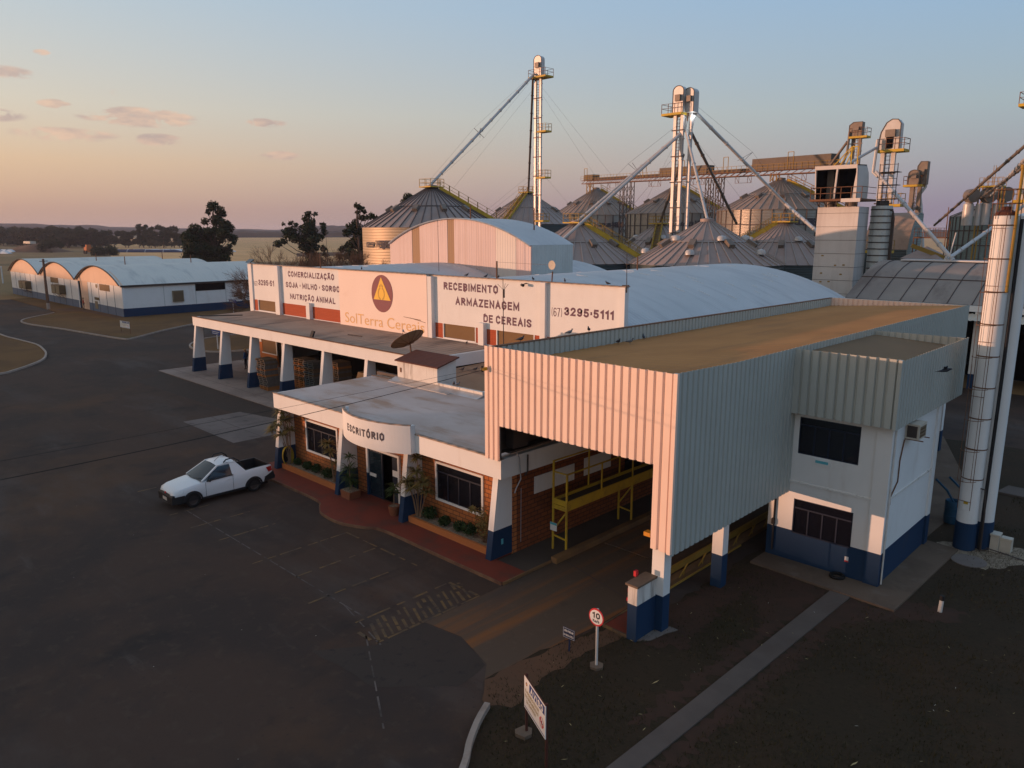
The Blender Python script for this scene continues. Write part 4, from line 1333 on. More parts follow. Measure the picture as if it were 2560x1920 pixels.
for x in (-61.03, -56.3, -51.58, -46.9, -41.95, -37.2):
    b = MB()
    fy = lambda z: 25.1 + .52 * z / 3.8
    by = lambda z: 26.2 - .04 * z / 3.8
    b.prism([(fy(0), .05), (by(0), .05), (by(1.17), 1.17), (fy(1.17), 1.17)], 'x', x - .002, x + .302, 1)
    b.prism([(fy(1.17), 1.17), (by(1.17), 1.17), (by(3.8), 3.8), (fy(3.8), 3.8)], 'x', x, x + .30, 0)
    b.build('pillar', ['white_wall', 'blue_wall'], LC)
fl = thing('floodlight', 'small black floodlight on the front edge of the loading canopy', 'floodlight', (-42.9, 25.6, 4.54))
MB().prism([(25.45, 4.62), (25.55, 4.58), (25.72, 4.95), (25.62, 5.0)], 'x', -43.05, -42.75).build('housing', 'black_plastic', fl)
MB().bar((-42.9, 25.62, 4.53), (-42.9, 25.64, 4.75), .04).build('bracket', 'steel_dark', fl)

# ------------------------------------------------------------------ weighbridge canopy of ribbed sheet
WC = thing('weighbridge_canopy', 'tall ribbed metal drive-through canopy with dusty orange roof', 'canopy', (-13.9, 17, 0))
cx0, cx1, cy0, cy1, ct = -17.5, -10.3, 16.76, 45.0, 7.66
b = MB()
segs = [(-17.5, -16.82, 3.86), (-16.82, -10.88, 5.07), (-10.88, -10.3, 2.66)]


def front_z(x):
    for a_, c_, z in segs:
        if a_ - 1e-6 <= x <= c_ + 1e-6:
            return z
    return 5


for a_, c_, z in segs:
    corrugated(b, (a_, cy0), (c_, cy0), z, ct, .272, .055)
b.build('front_cladding', 'cladding_lit', WC)
b = MB()
for a_, c_, z in segs:
    b.box(a_ + .01, c_ - .01, cy0 + .012, cy0 + .05, z + .02, ct - .04)
b.build('backing', 'steel_dark', WC)
b = MB()
stop = lambda y: max(7.68 - .03 * (y - cy0), 7.585 - .0026 * (y - 20))
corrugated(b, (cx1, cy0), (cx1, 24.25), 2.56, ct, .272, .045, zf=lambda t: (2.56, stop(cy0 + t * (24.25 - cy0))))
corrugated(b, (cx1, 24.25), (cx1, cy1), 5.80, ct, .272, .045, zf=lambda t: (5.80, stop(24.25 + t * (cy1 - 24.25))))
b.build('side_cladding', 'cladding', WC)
MB().box(cx1 - .06, cx1 + .062, cy0 - .07, cy0 + .03, 2.64, 7.67).build('corner_trim', 'cladding_lit', WC)
b = MB()
b.box(cx0, cx0 + .05, cy0 + .06, cy1, 3.86, ct - .22)
b.build('left_wall', 'steel_dark', WC)
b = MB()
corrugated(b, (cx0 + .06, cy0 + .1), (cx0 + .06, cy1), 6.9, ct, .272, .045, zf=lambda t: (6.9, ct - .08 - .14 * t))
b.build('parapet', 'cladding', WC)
b = MB()
corrugated(b, (cx0, cy1), (cx1, cy1), 6.7, ct - .19, .272, .055)
b.build('parapet', 'cladding_lit', WC)  # lit copy of the sheet, so the evening glow is in its colour
MB().prism([(cy0 + .1, ct - .08), (cy1, ct - .22), (cy1, ct - .19), (cy0 + .1, ct - .05)], 'x', cx0 - .05, cx0 + .12).build('coping', 'steel_rust', WC)
MB().box(cx0, cx1, cy1 + .02, cy1 + .06, 5.8, ct - .2).build('back_wall', 'side_sheet', WC)
# dusty ribbed roof rising to the right
b = MB()
n_ = 110
pts = []
for i in range(n_ + 1):
    y = cy0 + .06 + (cy1 - cy0 - .1) * i / n_
    pts.append((y, .02 * (i % 2)))
v = [(cx0 + .1, y, 7.0 + h) for y, h in pts] + [(cx1 - .02, y, 7.53 - .05 * (y - cy0) / 28 + h) for y, h in pts]
b.mesh(v, [(i, i + 1, n_ + 2 + i, n_ + 1 + i) for i in range(n_)])
b.build('roof', 'dusty_roof', WC)
MB().box(cx0 + .15, cx1 - .1, cy0 + .1, cy1 - .1, 6.6, 6.65).build('ceiling', 'black_void', WC)  # black sheet added below the roof to darken the drive-through
b = MB()
for y in (20.9, 25, 29.2, 33.5, 37.8, 42):
    b.bar((cx0 + .1, y, 6.5), (cx1 - .1, y, 6.5), .12)
b.build('beam', 'steel_dark', WC)
for (x0, x1, y0, y1, zt) in ((-11.02, -10.62, 17.05, 17.4, 5), (-11.15, -10.78, 20.7, 21.05, 5), (-10.7, -10.3, 35.6, 35.95, 6), (-10.7, -10.3, 42.5, 42.85, 6)):
    b = MB()
    b.box(x0 - .002, x1 + .002, y0 - .002, y1 + .002, .0, 1.15, 1)
    b.box(x0, x1, y0, y1, 1.15, zt, 0)
    b.build('post', ['white_wall', 'blue_wall'], WC)
b = MB()
b.box(-17.36, -17.0, 17.4, 19.5, 3.95, 4.02).box(-17.3, -16.95, 17.5, 18.2, 4.1, 4.85)
b.build('machinery', 'steel_dark', WC)
b = MB()
b.cbox((-11.03, 17.2, 4.35), .08, .2, .22)
b.cbox((-11.2, 17.1, 2.88), .22, .2, .12)
b.build('beacon', 'orange_flag', WC)
# insulator and overhead cables
ib = thing('cable_insulator', 'yellow cable insulator on the ribbed canopy front, top left', 'insulator', (-17.42, 16.68, 6.9))
MB().box(-17.46, -17.36, 16.5, 16.705, 6.86, 6.96).build('bracket', 'yellow_paint', ib)
MB().tube((-17.41, 16.52, 6.82), (-17.41, 16.52, 7.02), .035).build('spool', 'black_plastic', ib)
for k, (dx, z0, z1, r, lab) in enumerate(((0, 6.88, 6.40,   .009, 'thick black overhead cable sagging across the yard from the ribbed canopy'), (-.1, 6.96, 6.75, .004, 'thin upper overhead wire sagging across the yard from the ribbed canopy'))):
    pts = [(-17.42 + dx * t / 10, 16.55 - t, z0 + (z1 - z0) * (1 - (1 - t / 14) ** 2) + (.0 if t < 14 else (t - 14) * .03)) for t in range(0, 33)]
    tag(MB().path(pts, r, 5).build('overhead_cable', 'cable_black'), lab, 'cable')

# low wall and posts at the weighbridge exit
LW = thing('guard_wall', 'short stained white and blue guard wall before the ribbed canopy corner', 'wall', (-11, 16.6, 0))
b = MB()
b.box(-11.17, -10.86, 16.12, 17.05, .0, 1.12, 1).box(-11.168, -10.862, 16.122, 17.05, 1.12, 1.66, 0)
b.build('wall', ['white_stained', 'blue_wall'], LW)
MB().box(-11.24, -10.82, 16.08, 17.06, 1.66, 1.72).build('coping', 'moss_concrete', LW)
MB().prism([(-10.95, 16.1), (-10.6, 16.5), (-10.5, 17.1), (-10.35, 17.5), (-10.62, 17.5), (-10.85, 17)], 'z', .0, .06).build('footing', 'concrete', LW)
b = MB()
b.cbox((-11.2, 16.25, 1.45), .06, .1, .12).cbox((-11.2, 16.2, 1.2), .06, .1, .1).cbox((-11.25, 16.6, 1.82), .08, .12, .16)
b.build('reflector', 'sign_red', LW)
# exit light poles with T tops on the weighbridge side
for (x, y, h, lab) in ((-12.4, 20.3, 1.25, 'thin T-shaped railing post nearest the ribbed canopy corner'), (-12.4, 23.4, 1.1, 'thin T-shaped railing post farther inside the drive-through')):
    t_ = thing('railing_post', lab, 'post', (x, y, 0), 'thin posts along the weighbridge')
    MB().tube((x, y, 0), (x, y, h), .018).build('pole', 'post_white', t_)
    MB().bar((x, y - .22, h), (x, y + .22, h + .06), .03).build('crossbar', 'yellow_ochre', t_)
wb = thing('weighbridge', 'yellow-edged weighbridge deck half hidden under the ribbed canopy', 'weighbridge', (-12.3, 26, 0))
b = MB()
b.box(-12.45, -12.35, 18.4, 38, .16, .36)
b.build('edge_beam', 'yellow_ochre', wb)
MB().box(-15.7, -12.45, 21, 38, .02, .05).build('deck', 'drive_concrete', wb)
b = MB()
for k in range(9):
    y = 19 + k * 1.2
    b.bar((-12.0, y, .16), (-12.0, y + .5, .5), .03).bar((-12.02, y + .3, .16), (-12.3, y + .9, .2), .04)
b.bar((-11.8, 19.2, .18), (-11.8, 24, .18), .05)
b.build('bracing', 'yellow_ochre', wb)

# ------------------------------------------------------------------ yellow inspection platform
YP = thing('inspection_platform', 'yellow steel inspection walkway on legs inside the drive-through', 'platform', (-16.3, 24, 0))
px0, px1 = -16.66, -16.04
MB().box(px0, px1, 19.3, 33, 1.84, 1.87).build('deck', 'steel_dark', YP)
b = MB()
b.box(px1 - .03, px1 + .012, 19.3, 33, 1.62, 1.98).box(px0 - .012, px0 + .03, 19.3, 33, 1.62, 1.98).box(px0 + .03, px1 - .03, 19.22, 19.27, 1.62, 1.78).box(px0 + .03, px1 - .03, 19.22, 19.27, 1.80, 2.0)
b.build('toe_board', 'yellow_paint', YP)
for y in (19.25, 23.2, 27.2, 31.2):
    for x in (px0, px1):
        zt = 3.38 if (x == px0 and y < 20) else (2.98 if y < 20 else 1.7)
        MB().bar((x, y, .06), (x, y, zt), .06).build('leg', 'yellow_paint', YP)
    b = MB()
    b.bar((px0, y, .75), (px1, y, 1.6), .05).bar((px0, y, .60), (px1, y, .55), .05)
    b.build('brace', 'yellow_paint', YP)
b = MB()
for y in (21.25, 23.2, 25.2, 27.2, 29.2, 31.2):
    b.bar((px1, y, 1.9), (px1, y, 2.98), .045).bar((px0, y, 1.9), (px0, y, 3.32), .045)
b.bar((px1, 19.25, 2.98), (px1, 33, 2.98), .045).bar((px0, 19.25, 3.36), (px0, 33, 3.30), .045).bar((px0, 19.25, 2.98), (px1, 19.25, 2.98), .045)
b.build('railing', 'yellow_paint', YP)
nt = thing('notice_board', 'small white and teal notice hung on the first platform leg', 'notice', (-16.6, 19.12, .95))
MB().box(-16.72, -16.42, 19.16, 19.18, .80, 1.10).build('panel', 'paper_white', nt)
MB().box(-16.72, -16.42, 19.15, 19.158, 1.02, 1.10).build('header', 'plaque_teal', nt)

# ------------------------------------------------------------------ gatehouse, two storeys, with ribbed parapet
GH = thing('gatehouse', 'two storey white and blue gatehouse with ribbed metal parapet', 'building', (-9.1, 26.7, 0))
gx0, gx1, gy0, gy1 = -10.97, -7.20, 24.24, 29.2
b = MB()
def wall_x(b, y0, y1, x0, x1, z0, z1, holes, mi=0):
    """wall facing -Y with rectangular holes (x0,x1,z0,z1), all in one column"""
    holes = sorted(holes, key=lambda h: h[2])
    hx0, hx1 = holes[0][0], holes[0][1]
    b.box(x0, hx0, y0, y1, z0, z1, mi).box(hx1, x1, y0, y1, z0, z1, mi)
    z = z0
    for h in holes:
        if h[2] > z + 1e-6:
            b.box(hx0, hx1, y0, y1, z, h[2], mi)
        z = h[3]
    if z1 > z + 1e-6:
        b.box(hx0, hx1, y0, y1, z, z1, mi)
wall_x(b, gy0, gy0 + .2, gx0, gx1, 1.18, 5.45, [(-10.09, -8.11, 1.18, 2.34), (-10.09, -8.11, 3.95, 5.22)])
b.box(gx1 - .2, gx1, gy0 + .2, gy1, 1.18, 5.45).box(gx0, gx0 + .2, gy0 + .2, gy1, 1.18, 5.45).box(gx0 + .2, gx1 - .2, gy1 - .2, gy1, 1.18, 5.45)
b.box(-7.62, gx1 + .05, gy0 - .05, gy0 + .3, 1.20, 5.45).box(gx1 - .1, gx1 + .07, gy1 - .32, gy1 + .05, 1.20, 5.45)
b.box(gx0 + .3, -7.62, gy0 - .03, gy0, 2.9, 2.93)
b.build('wall', 'white_wall', GH)
b = MB()
wall_x(b, gy0 - .004, gy0 + .2, gx0 - .004, gx1 + .004, 0.1, 1.18, [(-10.09, -8.11, 1.10, 1.18)])
b.box(gx1 - .2, gx1 + .004, gy0 + .2, gy1, .1, 1.18).box(gx0 - .004, gx0 + .2, gy0 + .2, gy1, .1, 1.18)
b.box(-7.62, gx1 + .054, gy0 - .054, gy0 - .004, .1, 1.2).box(gx1 + .004, gx1 + .074, gy1 - .32, gy1 + .05, .1, 1.2).box(gx1 + .004, gx1 + .054, gy0 - .004, gy0 + .3, .1, 1.2)
b.build('base_band', 'blue_wall', GH)
b = MB()
b.prism([(gy0 - .03, 2.93), (gy0, 2.93), (gy0, 2.99), (gy0 - .03, 2.95)], 'x', gx0 + .3, -7.62).box(gx1, gx1 + .035, gy0 + .3, gy1 - .32, 2.92, 2.98)
b.build('ledge', 'white_stained', GH)
b = MB().box(gx0 + .2, gx1 - .2, gy0 + .9, gy0 + .95, .2, 5.4)
b.build('interior', 'black_void', GH)
window('window', GH, -10.06, -8.14, 3.98, 5.19, gy0 + .06, 'frame_dark', .03, 4, .2)
window('window', GH, -10.06, -8.14, 1.13, 2.31, gy0 + .06, 'frame_dark', .03, 4, .25)
ax0, ax1, ay0, ay1 = -10.25, -7.05, 23.9, 31.2
b = MB()
corrugated(b, (ax0, ay0), (ax1, ay0), 5.40, 7.55, .30, .075)
b.build('front_cladding', 'cladding', GH)
b = MB()
corrugated(b, (ax1, ay0), (ax1, ay1), 5.36, 7.5, .272, .04)
corrugated(b, (ax0, ay1), (ax1, ay1), 5.36, 7.46, .272, .04)
b.build('side_cladding', 'cladding', GH)
MB().poly([(ax0, ay0 + .02, 7.36), (ax1, ay0 + .02, 7.20), (ax1, ay1 - .02, 7.12), (ax0, ay1 - .02, 7.30)]).build('roof', 'annex_roof', GH)
MB().poly([(ax0 - .1, ay0 + .1, 5.45), (ax1 - .05, ay0 + .1, 5.45), (ax1 - .05, ay1 - .1, 5.45), (ax0 - .1, ay1 - .1, 5.45)]).build('ceiling', 'white_wall', GH)
MB().box(ax1 - .05, ax1 + .055, ay0 - .085, ay0 + .03, 5.38, 7.54).build('corner_trim', 'cladding', GH)
MB().box(ax0, ax1, ay1 - .10, ay1 - .02, 7.12, 7.16).build('flashing', 'zinc_flashing', GH)
b = MB()
b.path([(-10.72, gy0 - .05, 2.45), (-10.72, gy0 - .05, .3)], .035, 6).cbox((-10.74, gy0 - .06, 1.35), .1, .1, .2)
b.build('downpipe', 'black_plastic', GH)
b = MB()
b.path([(gx1 + .09, gy0 + .12, 5.3), (gx1 + .09, gy0 + .12, 2.2), (gx1 + .09, gy0 + .12, .15)], .028, 6)
b.build('downpipe', 'post_white', GH)
MB().box(-8.25, -8.13, gy0 - .015, gy0 - .005, .62, .80).build('sticker', 'paper_white', GH)
MB().box(-8.25, -8.13, gy0 - .0165, gy0 - .0155, .62, .67).build('sticker', 'sign_red', GH)
b = MB()
b.path([(gx1 + .03, 25.45, 4.75), (gx1 + .03, 25.2, 4.1), (gx1 + .03, 25.2, 3.4), (gx1 + .03, 24.6, 3.0), (gx1 + .1, 24.4, 2.85)], .02, 6)
b.build('cable', 'steel_rust', GH)
pq = thing('wall_plaque', 'small teal and white oval plaque under the upper gatehouse window', 'plaque', (-9.3, gy0 - .02, 3.8))
MB().box(-9.52, -8.98, gy0 - .035, gy0 - .002, 3.68, 3.90).build('panel', 'paper_white', pq)
MB().box(-9.46, -9.04, gy0 - .045, gy0 - .035, 3.76, 3.85).build('lettering', 'plaque_teal', pq)
ac = thing('air_conditioner', 'boxy beige air conditioner jutting from the gatehouse side wall', 'air conditioner', (gx1, 26.3, 4.9))
MB().box(gx1 + .01, gx1 + .42, 25.5, 26.25, 4.78, 5.28).build('casing', 'ac_beige', ac)
MB().box(gx1 + .06, gx1 + .36, 25.492, 25.5, 4.84, 5.22).build('grille', 'steel_dark', ac)
MB().box(gx1 + .42, gx1 + .432, 25.58, 26.15, 4.84, 5.2).build('grille', 'cooler_brown', ac)
b = MB()
b.bar((gx1, 25.55, 4.76), (gx1 + .55, 25.55, 4.76), .03).bar((gx1, 26.2, 4.76), (gx1 + .55, 26.2, 4.76), .03)
b.build('bracket', 'steel_rust', ac)
# dark disc leaning at the wall foot
dsk = thing('tyre', 'old tyre lying by the gatehouse foot', 'tyre', (-8.35, 23.95, .1))
b = MB()
b.path([(-8.35 + .2 * math.cos(2 * PI * i / 20), 23.98 + .2 * math.sin(2 * PI * i / 20), .16) for i in range(21)], .055, 8, caps=False)
b.build('casing', 'tyre_rubber', dsk, smooth=True)

# ------------------------------------------------------------------ twin white water columns with ladder cage
WT = thing('water_tower', 'tall twin white water columns with rusty ladder cage and blue base', 'water tower', (-5.9, 30, 0))
c1, c2, R1 = (-6.05, 29.78), (-5.66, 30.34), .335
for (c_, nm) in ((c1, 'column'), (c2, 'column')):
    b = MB()
    b.lathe([(R1 + .02, 0), (R1 + .02, 1.06), (R1, 1.06)], (c_[0], c_[1], 0), 28, 1)
    b.lathe([(R1, 1.06), (R1, 11.8), (0, 11.9)], (c_[0], c_[1], 0), 28, 0)
    b.build(nm, ['white_wall', 'blue_wall'], WT, smooth=35)
b = MB()
la = math.atan2(-c1[1], -c1[0]) - .35
ld = Vector((math.cos(la), math.sin(la), 0))
ls = Vector((-ld.y, ld.x, 0))
base_ = Vector((*c1, 0)) + ld * (R1 + .02)
for s_ in (-1, 1):
    b.path([base_ + ls * .2 * s_ + ld * .08 + Vector((0, 0, 1.6)), base_ + ls * .2 * s_ + ld * .08 + Vector((0, 0, 11.9))], .011, 5)
for k in range(11):
    z = 1.9 + k * .95
    if k % 2 == 0:
        b.bar(base_ + ls * .2 + ld * .07 + Vector((0, 0, z)), base_ - ls * .2 + ld * .07 + Vector((0, 0, z)), .018)
b.build('ladder', 'steel_rust', WT)
b = MB()
for k in range(9):
    z = 2.7 + k * 1.1
    b.path([base_ + ls * .3 * math.cos(a_) + ld * (.10 + .34 * math.sin(a_)) + Vector((0, 0, z)) for a_ in [PI * i / 10 for i in range(11)]], .011, 4)
    b.lathe([(R1 + .012, z - .02), (R1 + .012, z + .02)], (c1[0], c1[1], 0), 24)
for a_ in (.25, .5, .75):
    p = base_ + ls * .3 * math.cos(PI * a_) + ld * (.10 + .34 * math.sin(PI * a_))
    b.path([p + Vector((0, 0, 2.7)), p + Vector((0, 0, 11.5))], .008, 4)
b.build('ladder_cage', 'steel_rust', WT)
b = MB()
b.tube((c1[0] + .32, c1[1] - .15, 9.3), (c1[0] + .34, c1[1] - .15, 13.3), .05, .05, 8).tube((c1[0] + .34, c1[1] - .15, 13.3), (c1[0] + .34, c1[1] - .15, 13.42), .075)
b.build('vent_pipe', 'yellow_ochre', WT)
b = MB()
for z in (12.2, 12.65):
    b.path([(c1[0] + .42 * math.cos(a_), c1[1] + .42 * math.sin(a_), z) for a_ in [2 * PI * i / 20 for i in range(21)]], .012, 4, caps=False)
for i in range(6):
    a_ = 2 * PI * i / 6
    b.bar((c1[0] + .42 * math.cos(a_), c1[1] + .42 * math.sin(a_), 11.7), (c1[0] + .42 * math.cos(a_), c1[1] + .42 * math.sin(a_), 12.65), .02)
b.build('top_railing', 'steel_rust', WT)
MB().lathe([(.33, 11.82), (.30, 11.92), (.16, 12.0), (.16, 12.1), (0, 12.12)], (c1[0], c1[1], 0), 18).build('hatch', 'post_red', WT)
b = MB()
gp = Vector((c1[0] + c2[0], c1[1] + c2[1], 0)) / 2 + Vector((.27, -.24, 0))
b.path([gp + Vector((0, 0, .1)), gp + Vector((.02, 0, 6)), gp + Vector((0, 0, 11.7))], .06, 6)
b.build('downpipe', 'black_plastic', WT)
b = MB()
b.path([gp + Vector((.06, -.04, .08)), gp + Vector((.05, -.05, 1.5)), gp + Vector((-.02, -.1, 2.35)), gp + Vector((-.6, -.25, 2.5))], .03, 6)
b.path([gp + Vector((.02, -.06, .1)), gp + Vector((.2, -.1, .12)), gp + Vector((.25, -.1, .25)), gp + Vector((1.4, .1, .06)), gp + Vector((3, .6, .06))], .02, 6)
b.build('water_pipe', 'steel_dark', WT)
MB().cbox((c1[0] - .03, c1[1] - R1 - .005, 1.72), .16, .02, .34).build('notice', 'paper_white', WT)
MB().cbox((c1[0] - .03, c1[1] - R1 - .02, 1.83), .14, .012, .1).build('notice', 'yellow_paint', WT)
ub = thing('utility_box', 'pale concrete utility box beside the twin water columns', 'box', (-5.1, 30.5, 0))
MB().box(-5.32, -5.06, 30.1, 30.5, .03, .62).box(-5.34, -5.04, 30.08, 30.52, .62, .68).build('casing', 'ac_beige', ub)
MB().box(-5.05, -4.7, 30.25, 30.6, .03, .55).box(-5.05, -4.68, 30.22, 30.25, .5, .58).build('casing', 'ac_beige', ub)
for (x, y, lab) in ((-7.05, 32.1, 'blue plastic drum behind the gatehouse, the nearer one'), (-6.75, 32.75, 'blue plastic drum behind the gatehouse, the farther one')):
    t_ = thing('drum', lab, 'drum', (x, y, .06), 'blue drums behind the gatehouse')
    MB().lathe([(0, 0), (.27, 0), (.29, .1), (.28, .3), (.30, .32), (.28, .34), (.28, .6), (.30, .62), (.28, .64), (.29, .86), (.26, .9), (.24, .86), (.24, .6), (0, .6)], (x, y, .06), 22).build('body', 'barrel_blue', t_, smooth=40)
    MB().path([(x + .05, y, .8), (x - .2, y - .3, 1.4), (x - .5, y - .8, 1.9)], .045, 7).build('hose', 'barrel_blue', t_)
bo = thing('bollard', 'short yellowish bollard with dark top on the right lawn', 'bollard', (-5.27, 23.96, 0))
MB().tube((-5.27, 23.96, 0), (-5.25, 23.96, .42), .065, .06, 12).build('post', 'post_white', bo)
MB().tube((-5.25, 23.96, .42), (-5.25, 23.96, .57), .07, .065, 12).build('cap', 'black_plastic', bo)
struct(MB().lathe([(.55, .0), (.55, .06), (0, .08)], (-5.6, 28.6, .0), 20).build('manhole', 'concrete'))

# ------------------------------------------------------------------ three vaulted barns on the left
BY0, BY1, BE = 35.62, 57.5, 4.32
edges = [-163.4, -144.1, -125.3, -106.8]
blab = ['leftmost of three joined white and blue barns with arched beige gable', 'middle one of three joined white barns with vaulted roof, cooler on its front',
        'white barn with tall beige door and long blue side wall, nearest of three']
BARN = []
for i in range(3):
    x0, x1 = edges[i], edges[i + 1]
    t_ = thing('barn', blab[i], 'barn', ((x0 + x1) / 2, BY0, 0), 'joined vaulted barns')
    BARN.append(t_)
    last = i == 2
    b = MB()
    door0, door1 = (x0 + .3, x0 + 4.7) if last else (None, None)
    xs = x0 if not last else door1
    b.box(xs, x1, BY0, BY0 + .2, 1.17, 4.12)
    if last:
        b.box(x0, x0 + .3, BY0, BY0 + .2, 0, 4.12)
        b.box(x1 - .2, x1, BY0 + .2, BY1, 1.17, 4.0)
        b.box(x1 - .02, x1 + .12, BY0 - .06, BY0 + .25, 1.2, 4.15)
    b.box(x0, x1, BY1 - .2, BY1, 0, 4.12)
    b.build('wall', 'white_wall', t_)
    b = MB()
    b.box(xs, x1, BY0 - .006, BY0 + .2, 0, 1.17)
    b.build('base_band', 'pale_blue_wall', t_)
    if last:
        MB().box(x1 - .2, x1 + .006, BY0 + .2, BY1, 0, 1.17).box(x1 - .02, x1 + .126, BY0 - .066, BY0 + .25, 0, 1.2).build('base_band', 'blue_wall', t_)
    b = MB()
    for k in range(1, 6):
        x = x0 + (x1 - x0) * k / 6
        if x > xs:
            b.box(x - .06, x + .06, BY0 - .016, BY0, .0, 4.12)
    b.build('wall_joint', 'blue_wall', t_)
    zc = 6.62
    pts = arc(x0, x1, BE, zc, 26)
    MB().prism([(x0, 4.12)] + [(x, z - .02) for x, z in pts] + [(x1, 4.12)], 'y', BY0 - .03, BY0 + .15).build('gable', 'beige_gable', t_)
    MB().prism([(x, z) for x, z in pts], 'y', BY1 - .15, BY1 - .1).build('gable', 'beige_gable', t_)
    roof = MB().sheet([(x, z) for x, z in arc(x0, x1, BE - .08 if last else BE, zc, 26)], 'y', BY0 - .35, BY1 + .2).build('roof', 'barn_sheet', t_, smooth=True)
    b = MB()
    b.path([(x, BY0 - .36, z - .06) for x, z in pts], .09, 5)
    b.build('roof_edge', 'steel_dark', t_)
    if last:
        MB().box(x1 - .1, x1 + .25, BY0 - .2, BY1, 4.02, 4.26).build('gutter', 'steel_dark', t_)
    for (y, k) in (((39.5, 0), (49.0, 0)) if last else ((41.5, 0), (52.0, 0)) if i == 1 else ()):
        MB().tube(((x0 + x1) / 2, y, zc - .1), ((x0 + x1) / 2, y, zc + 1.15), .07, .06, 6).build('ridge_post', 'steel_rust', roof)
t_ = BARN[2]
x0 = edges[2]
dr_ = MB().box(x0 + 1.35, x0 + 4.55, BY0 + .02, BY0 + .1, .03, 4.1).build('door', 'beige_gable', t_)
MB().box(x0 + .3, x0 + 1.35, BY0 + .12, BY0 + .16, 0, 4.1).box(x0 + 4.55, x0 + 4.7, BY0 + .02, BY0 + .16, 0, 4.1).build('opening', 'black_void', dr_)
MB().box(x0 + .32, x0 + .95, BY0 - .0, BY0 + .02, 0, 1.17).build('panel', 'blue_wall', dr_)
for (k, xa, xb, za, zb) in ((2, -115.5, -111.45, 3.2, 4.08), (1, -138.65, -134.6, 3.25, 4.08)):
    MB().box(xa, xb, BY0 - .04, BY0 - .008, za, zb).build('louver_window', 'brown_louver', BARN[k])
MB().box(-106.82, -106.76, 45.4, 49.75, 3.0, 4.0).build('window', 'black_void', BARN[2])
b = MB()
for y in (41.0, 45.4, 49.8, 54):
    b.box(-106.8, -106.785, y - .05, y + .05, 1.17, 4.0)
b.build('wall_joint', 'side_sheet', BARN[2])
MB().box(-118.0, -116.1, BY0 - .05, BY0 - .007, 1.72, 2.1).build('window', 'cooler_brown', BARN[2])
MB().box(-118.0, -116.85, BY0 - .06, BY0 - .02, .45, 1.52).build('hatch', 'cooler_beige', BARN[2])
b = MB()
b.lathe([(0, 0), (.42, 0)], (0, 0, 0), 20)
b.v = [(-116.75 + x, BY0 - .03, 3.72 + y * .7) for x, y, z in b.v]
b.build('round_sign', 'machine_orange' if 0 else 'cooler_beige', BARN[2])
for (xa, xb, za, zb, k, lab) in ((-154.8, -150.4, 1.55, 2.85, 1, 'big brown evaporative cooler box on the leftmost barn front'), (-135.4, -131.2, 1.75, 3.1, 1, 'big brown evaporative cooler box on the middle barn front')):
    t_ = thing('evaporative_cooler', lab, 'cooler', ((xa + xb) / 2, BY0, (za + zb) / 2), 'coolers on the barn fronts')
    m_ = (xa + xb) / 2 + .1
    MB().box(xa, m_ - .06, BY0 - .9, BY0 - .006, za, zb).box(m_ + .06, xb, BY0 - .9, BY0 - .006, za, zb).box(m_ - .06, m_ + .06, BY0 - .8, BY0 - .05, za, zb).build('casing', 'cooler_brown', t_)
    MB().box(xa + .1, m_ - .2, BY0 - .92, BY0 - .9, za + .1, zb - .1).box(m_ + .2, xb - .1, BY0 - .92, BY0 - .9, za + .1, zb - .1).build('grille', 'cooler_beige', t_)
    b = MB()
    for x in (xa + .3, m_, xb - .3):
        b.bar((x, BY0 - .05, za - .7), (x, BY0 - .8, za), .06)
    b.build('bracket', 'steel_rust', t_)
t_ = thing('evaporative_cooler', 'square beige cooler panel on the long side wall of the nearest barn', 'cooler', (-106.7, 42.85, 2.4), 'coolers on the barn fronts')
MB().box(-106.79, -106.55, 42.1, 43.6, 1.68, 3.22).build('casing', 'cooler_beige', t_)
MB().box(-106.55, -106.53, 42.2, 43.5, 1.78, 3.12).build('grille', 'cooler_brown', t_)
# leaning utility pole before the barns
up = thing('utility_pole', 'dark wooden pole with white foot before the barns', 'pole', (-126.2, 31.7, 0))
MB().path([(-126.2, 31.7, .6), (-126.9, 31.9, 4), (-127.5, 32.1, 7.3)], [.22, .18, .15], 10).build('shaft', 'wood_pole', up)
MB().tube((-126.15, 31.68, 0), (-126.2, 31.7, .95), .25, .24, 12).build('painted_foot', 'kerb_white', up)
MB().bar((-127.1, 31.5, 7.0), (-127.7, 32.7, 7.0), .1).build('bracket', 'steel_dark', up)
t_ = thing('marker_post', 'white marker post on the grass left of the barns', 'post', (-198.2, 41.5, 0))
MB().tube((-198.2, 41.5, -.03), (-198.0, 41.5, 3.6), .16, .14, 8).build('shaft', 'post_white', t_)
MB().ball((-198, 41.5, 3.6), .16).build('cap', 'post_white', t_)


# ------------------------------------------------------------------ signs
def rot_pts(b, loc, rz, tilt=0):
    M_ = Matrix.Translation(loc) @ Matrix.Rotation(rz, 4, 'Z') @ Matrix.Rotation(tilt, 4, 'X')
    b.v = [tuple(M_ @ Vector(p)) for p in b.v]
    return b


def disc_ring(r0, r1, y, n=40):
    b = MB()
    v = [(r * math.cos(2 * PI * i / n), y, r * math.sin(2 * PI * i / n)) for r in (r0, r1) for i in range(n)]
    if r0 < 1e-6:
        b.poly([(r1 * math.cos(2 * PI * i / n), y, r1 * math.sin(2 * PI * i / n)) for i in range(n)])
    else:
        b.mesh(v, [(i, (i + 1) % n, n + (i + 1) % n, n + i) for i in range(n)])
    return b


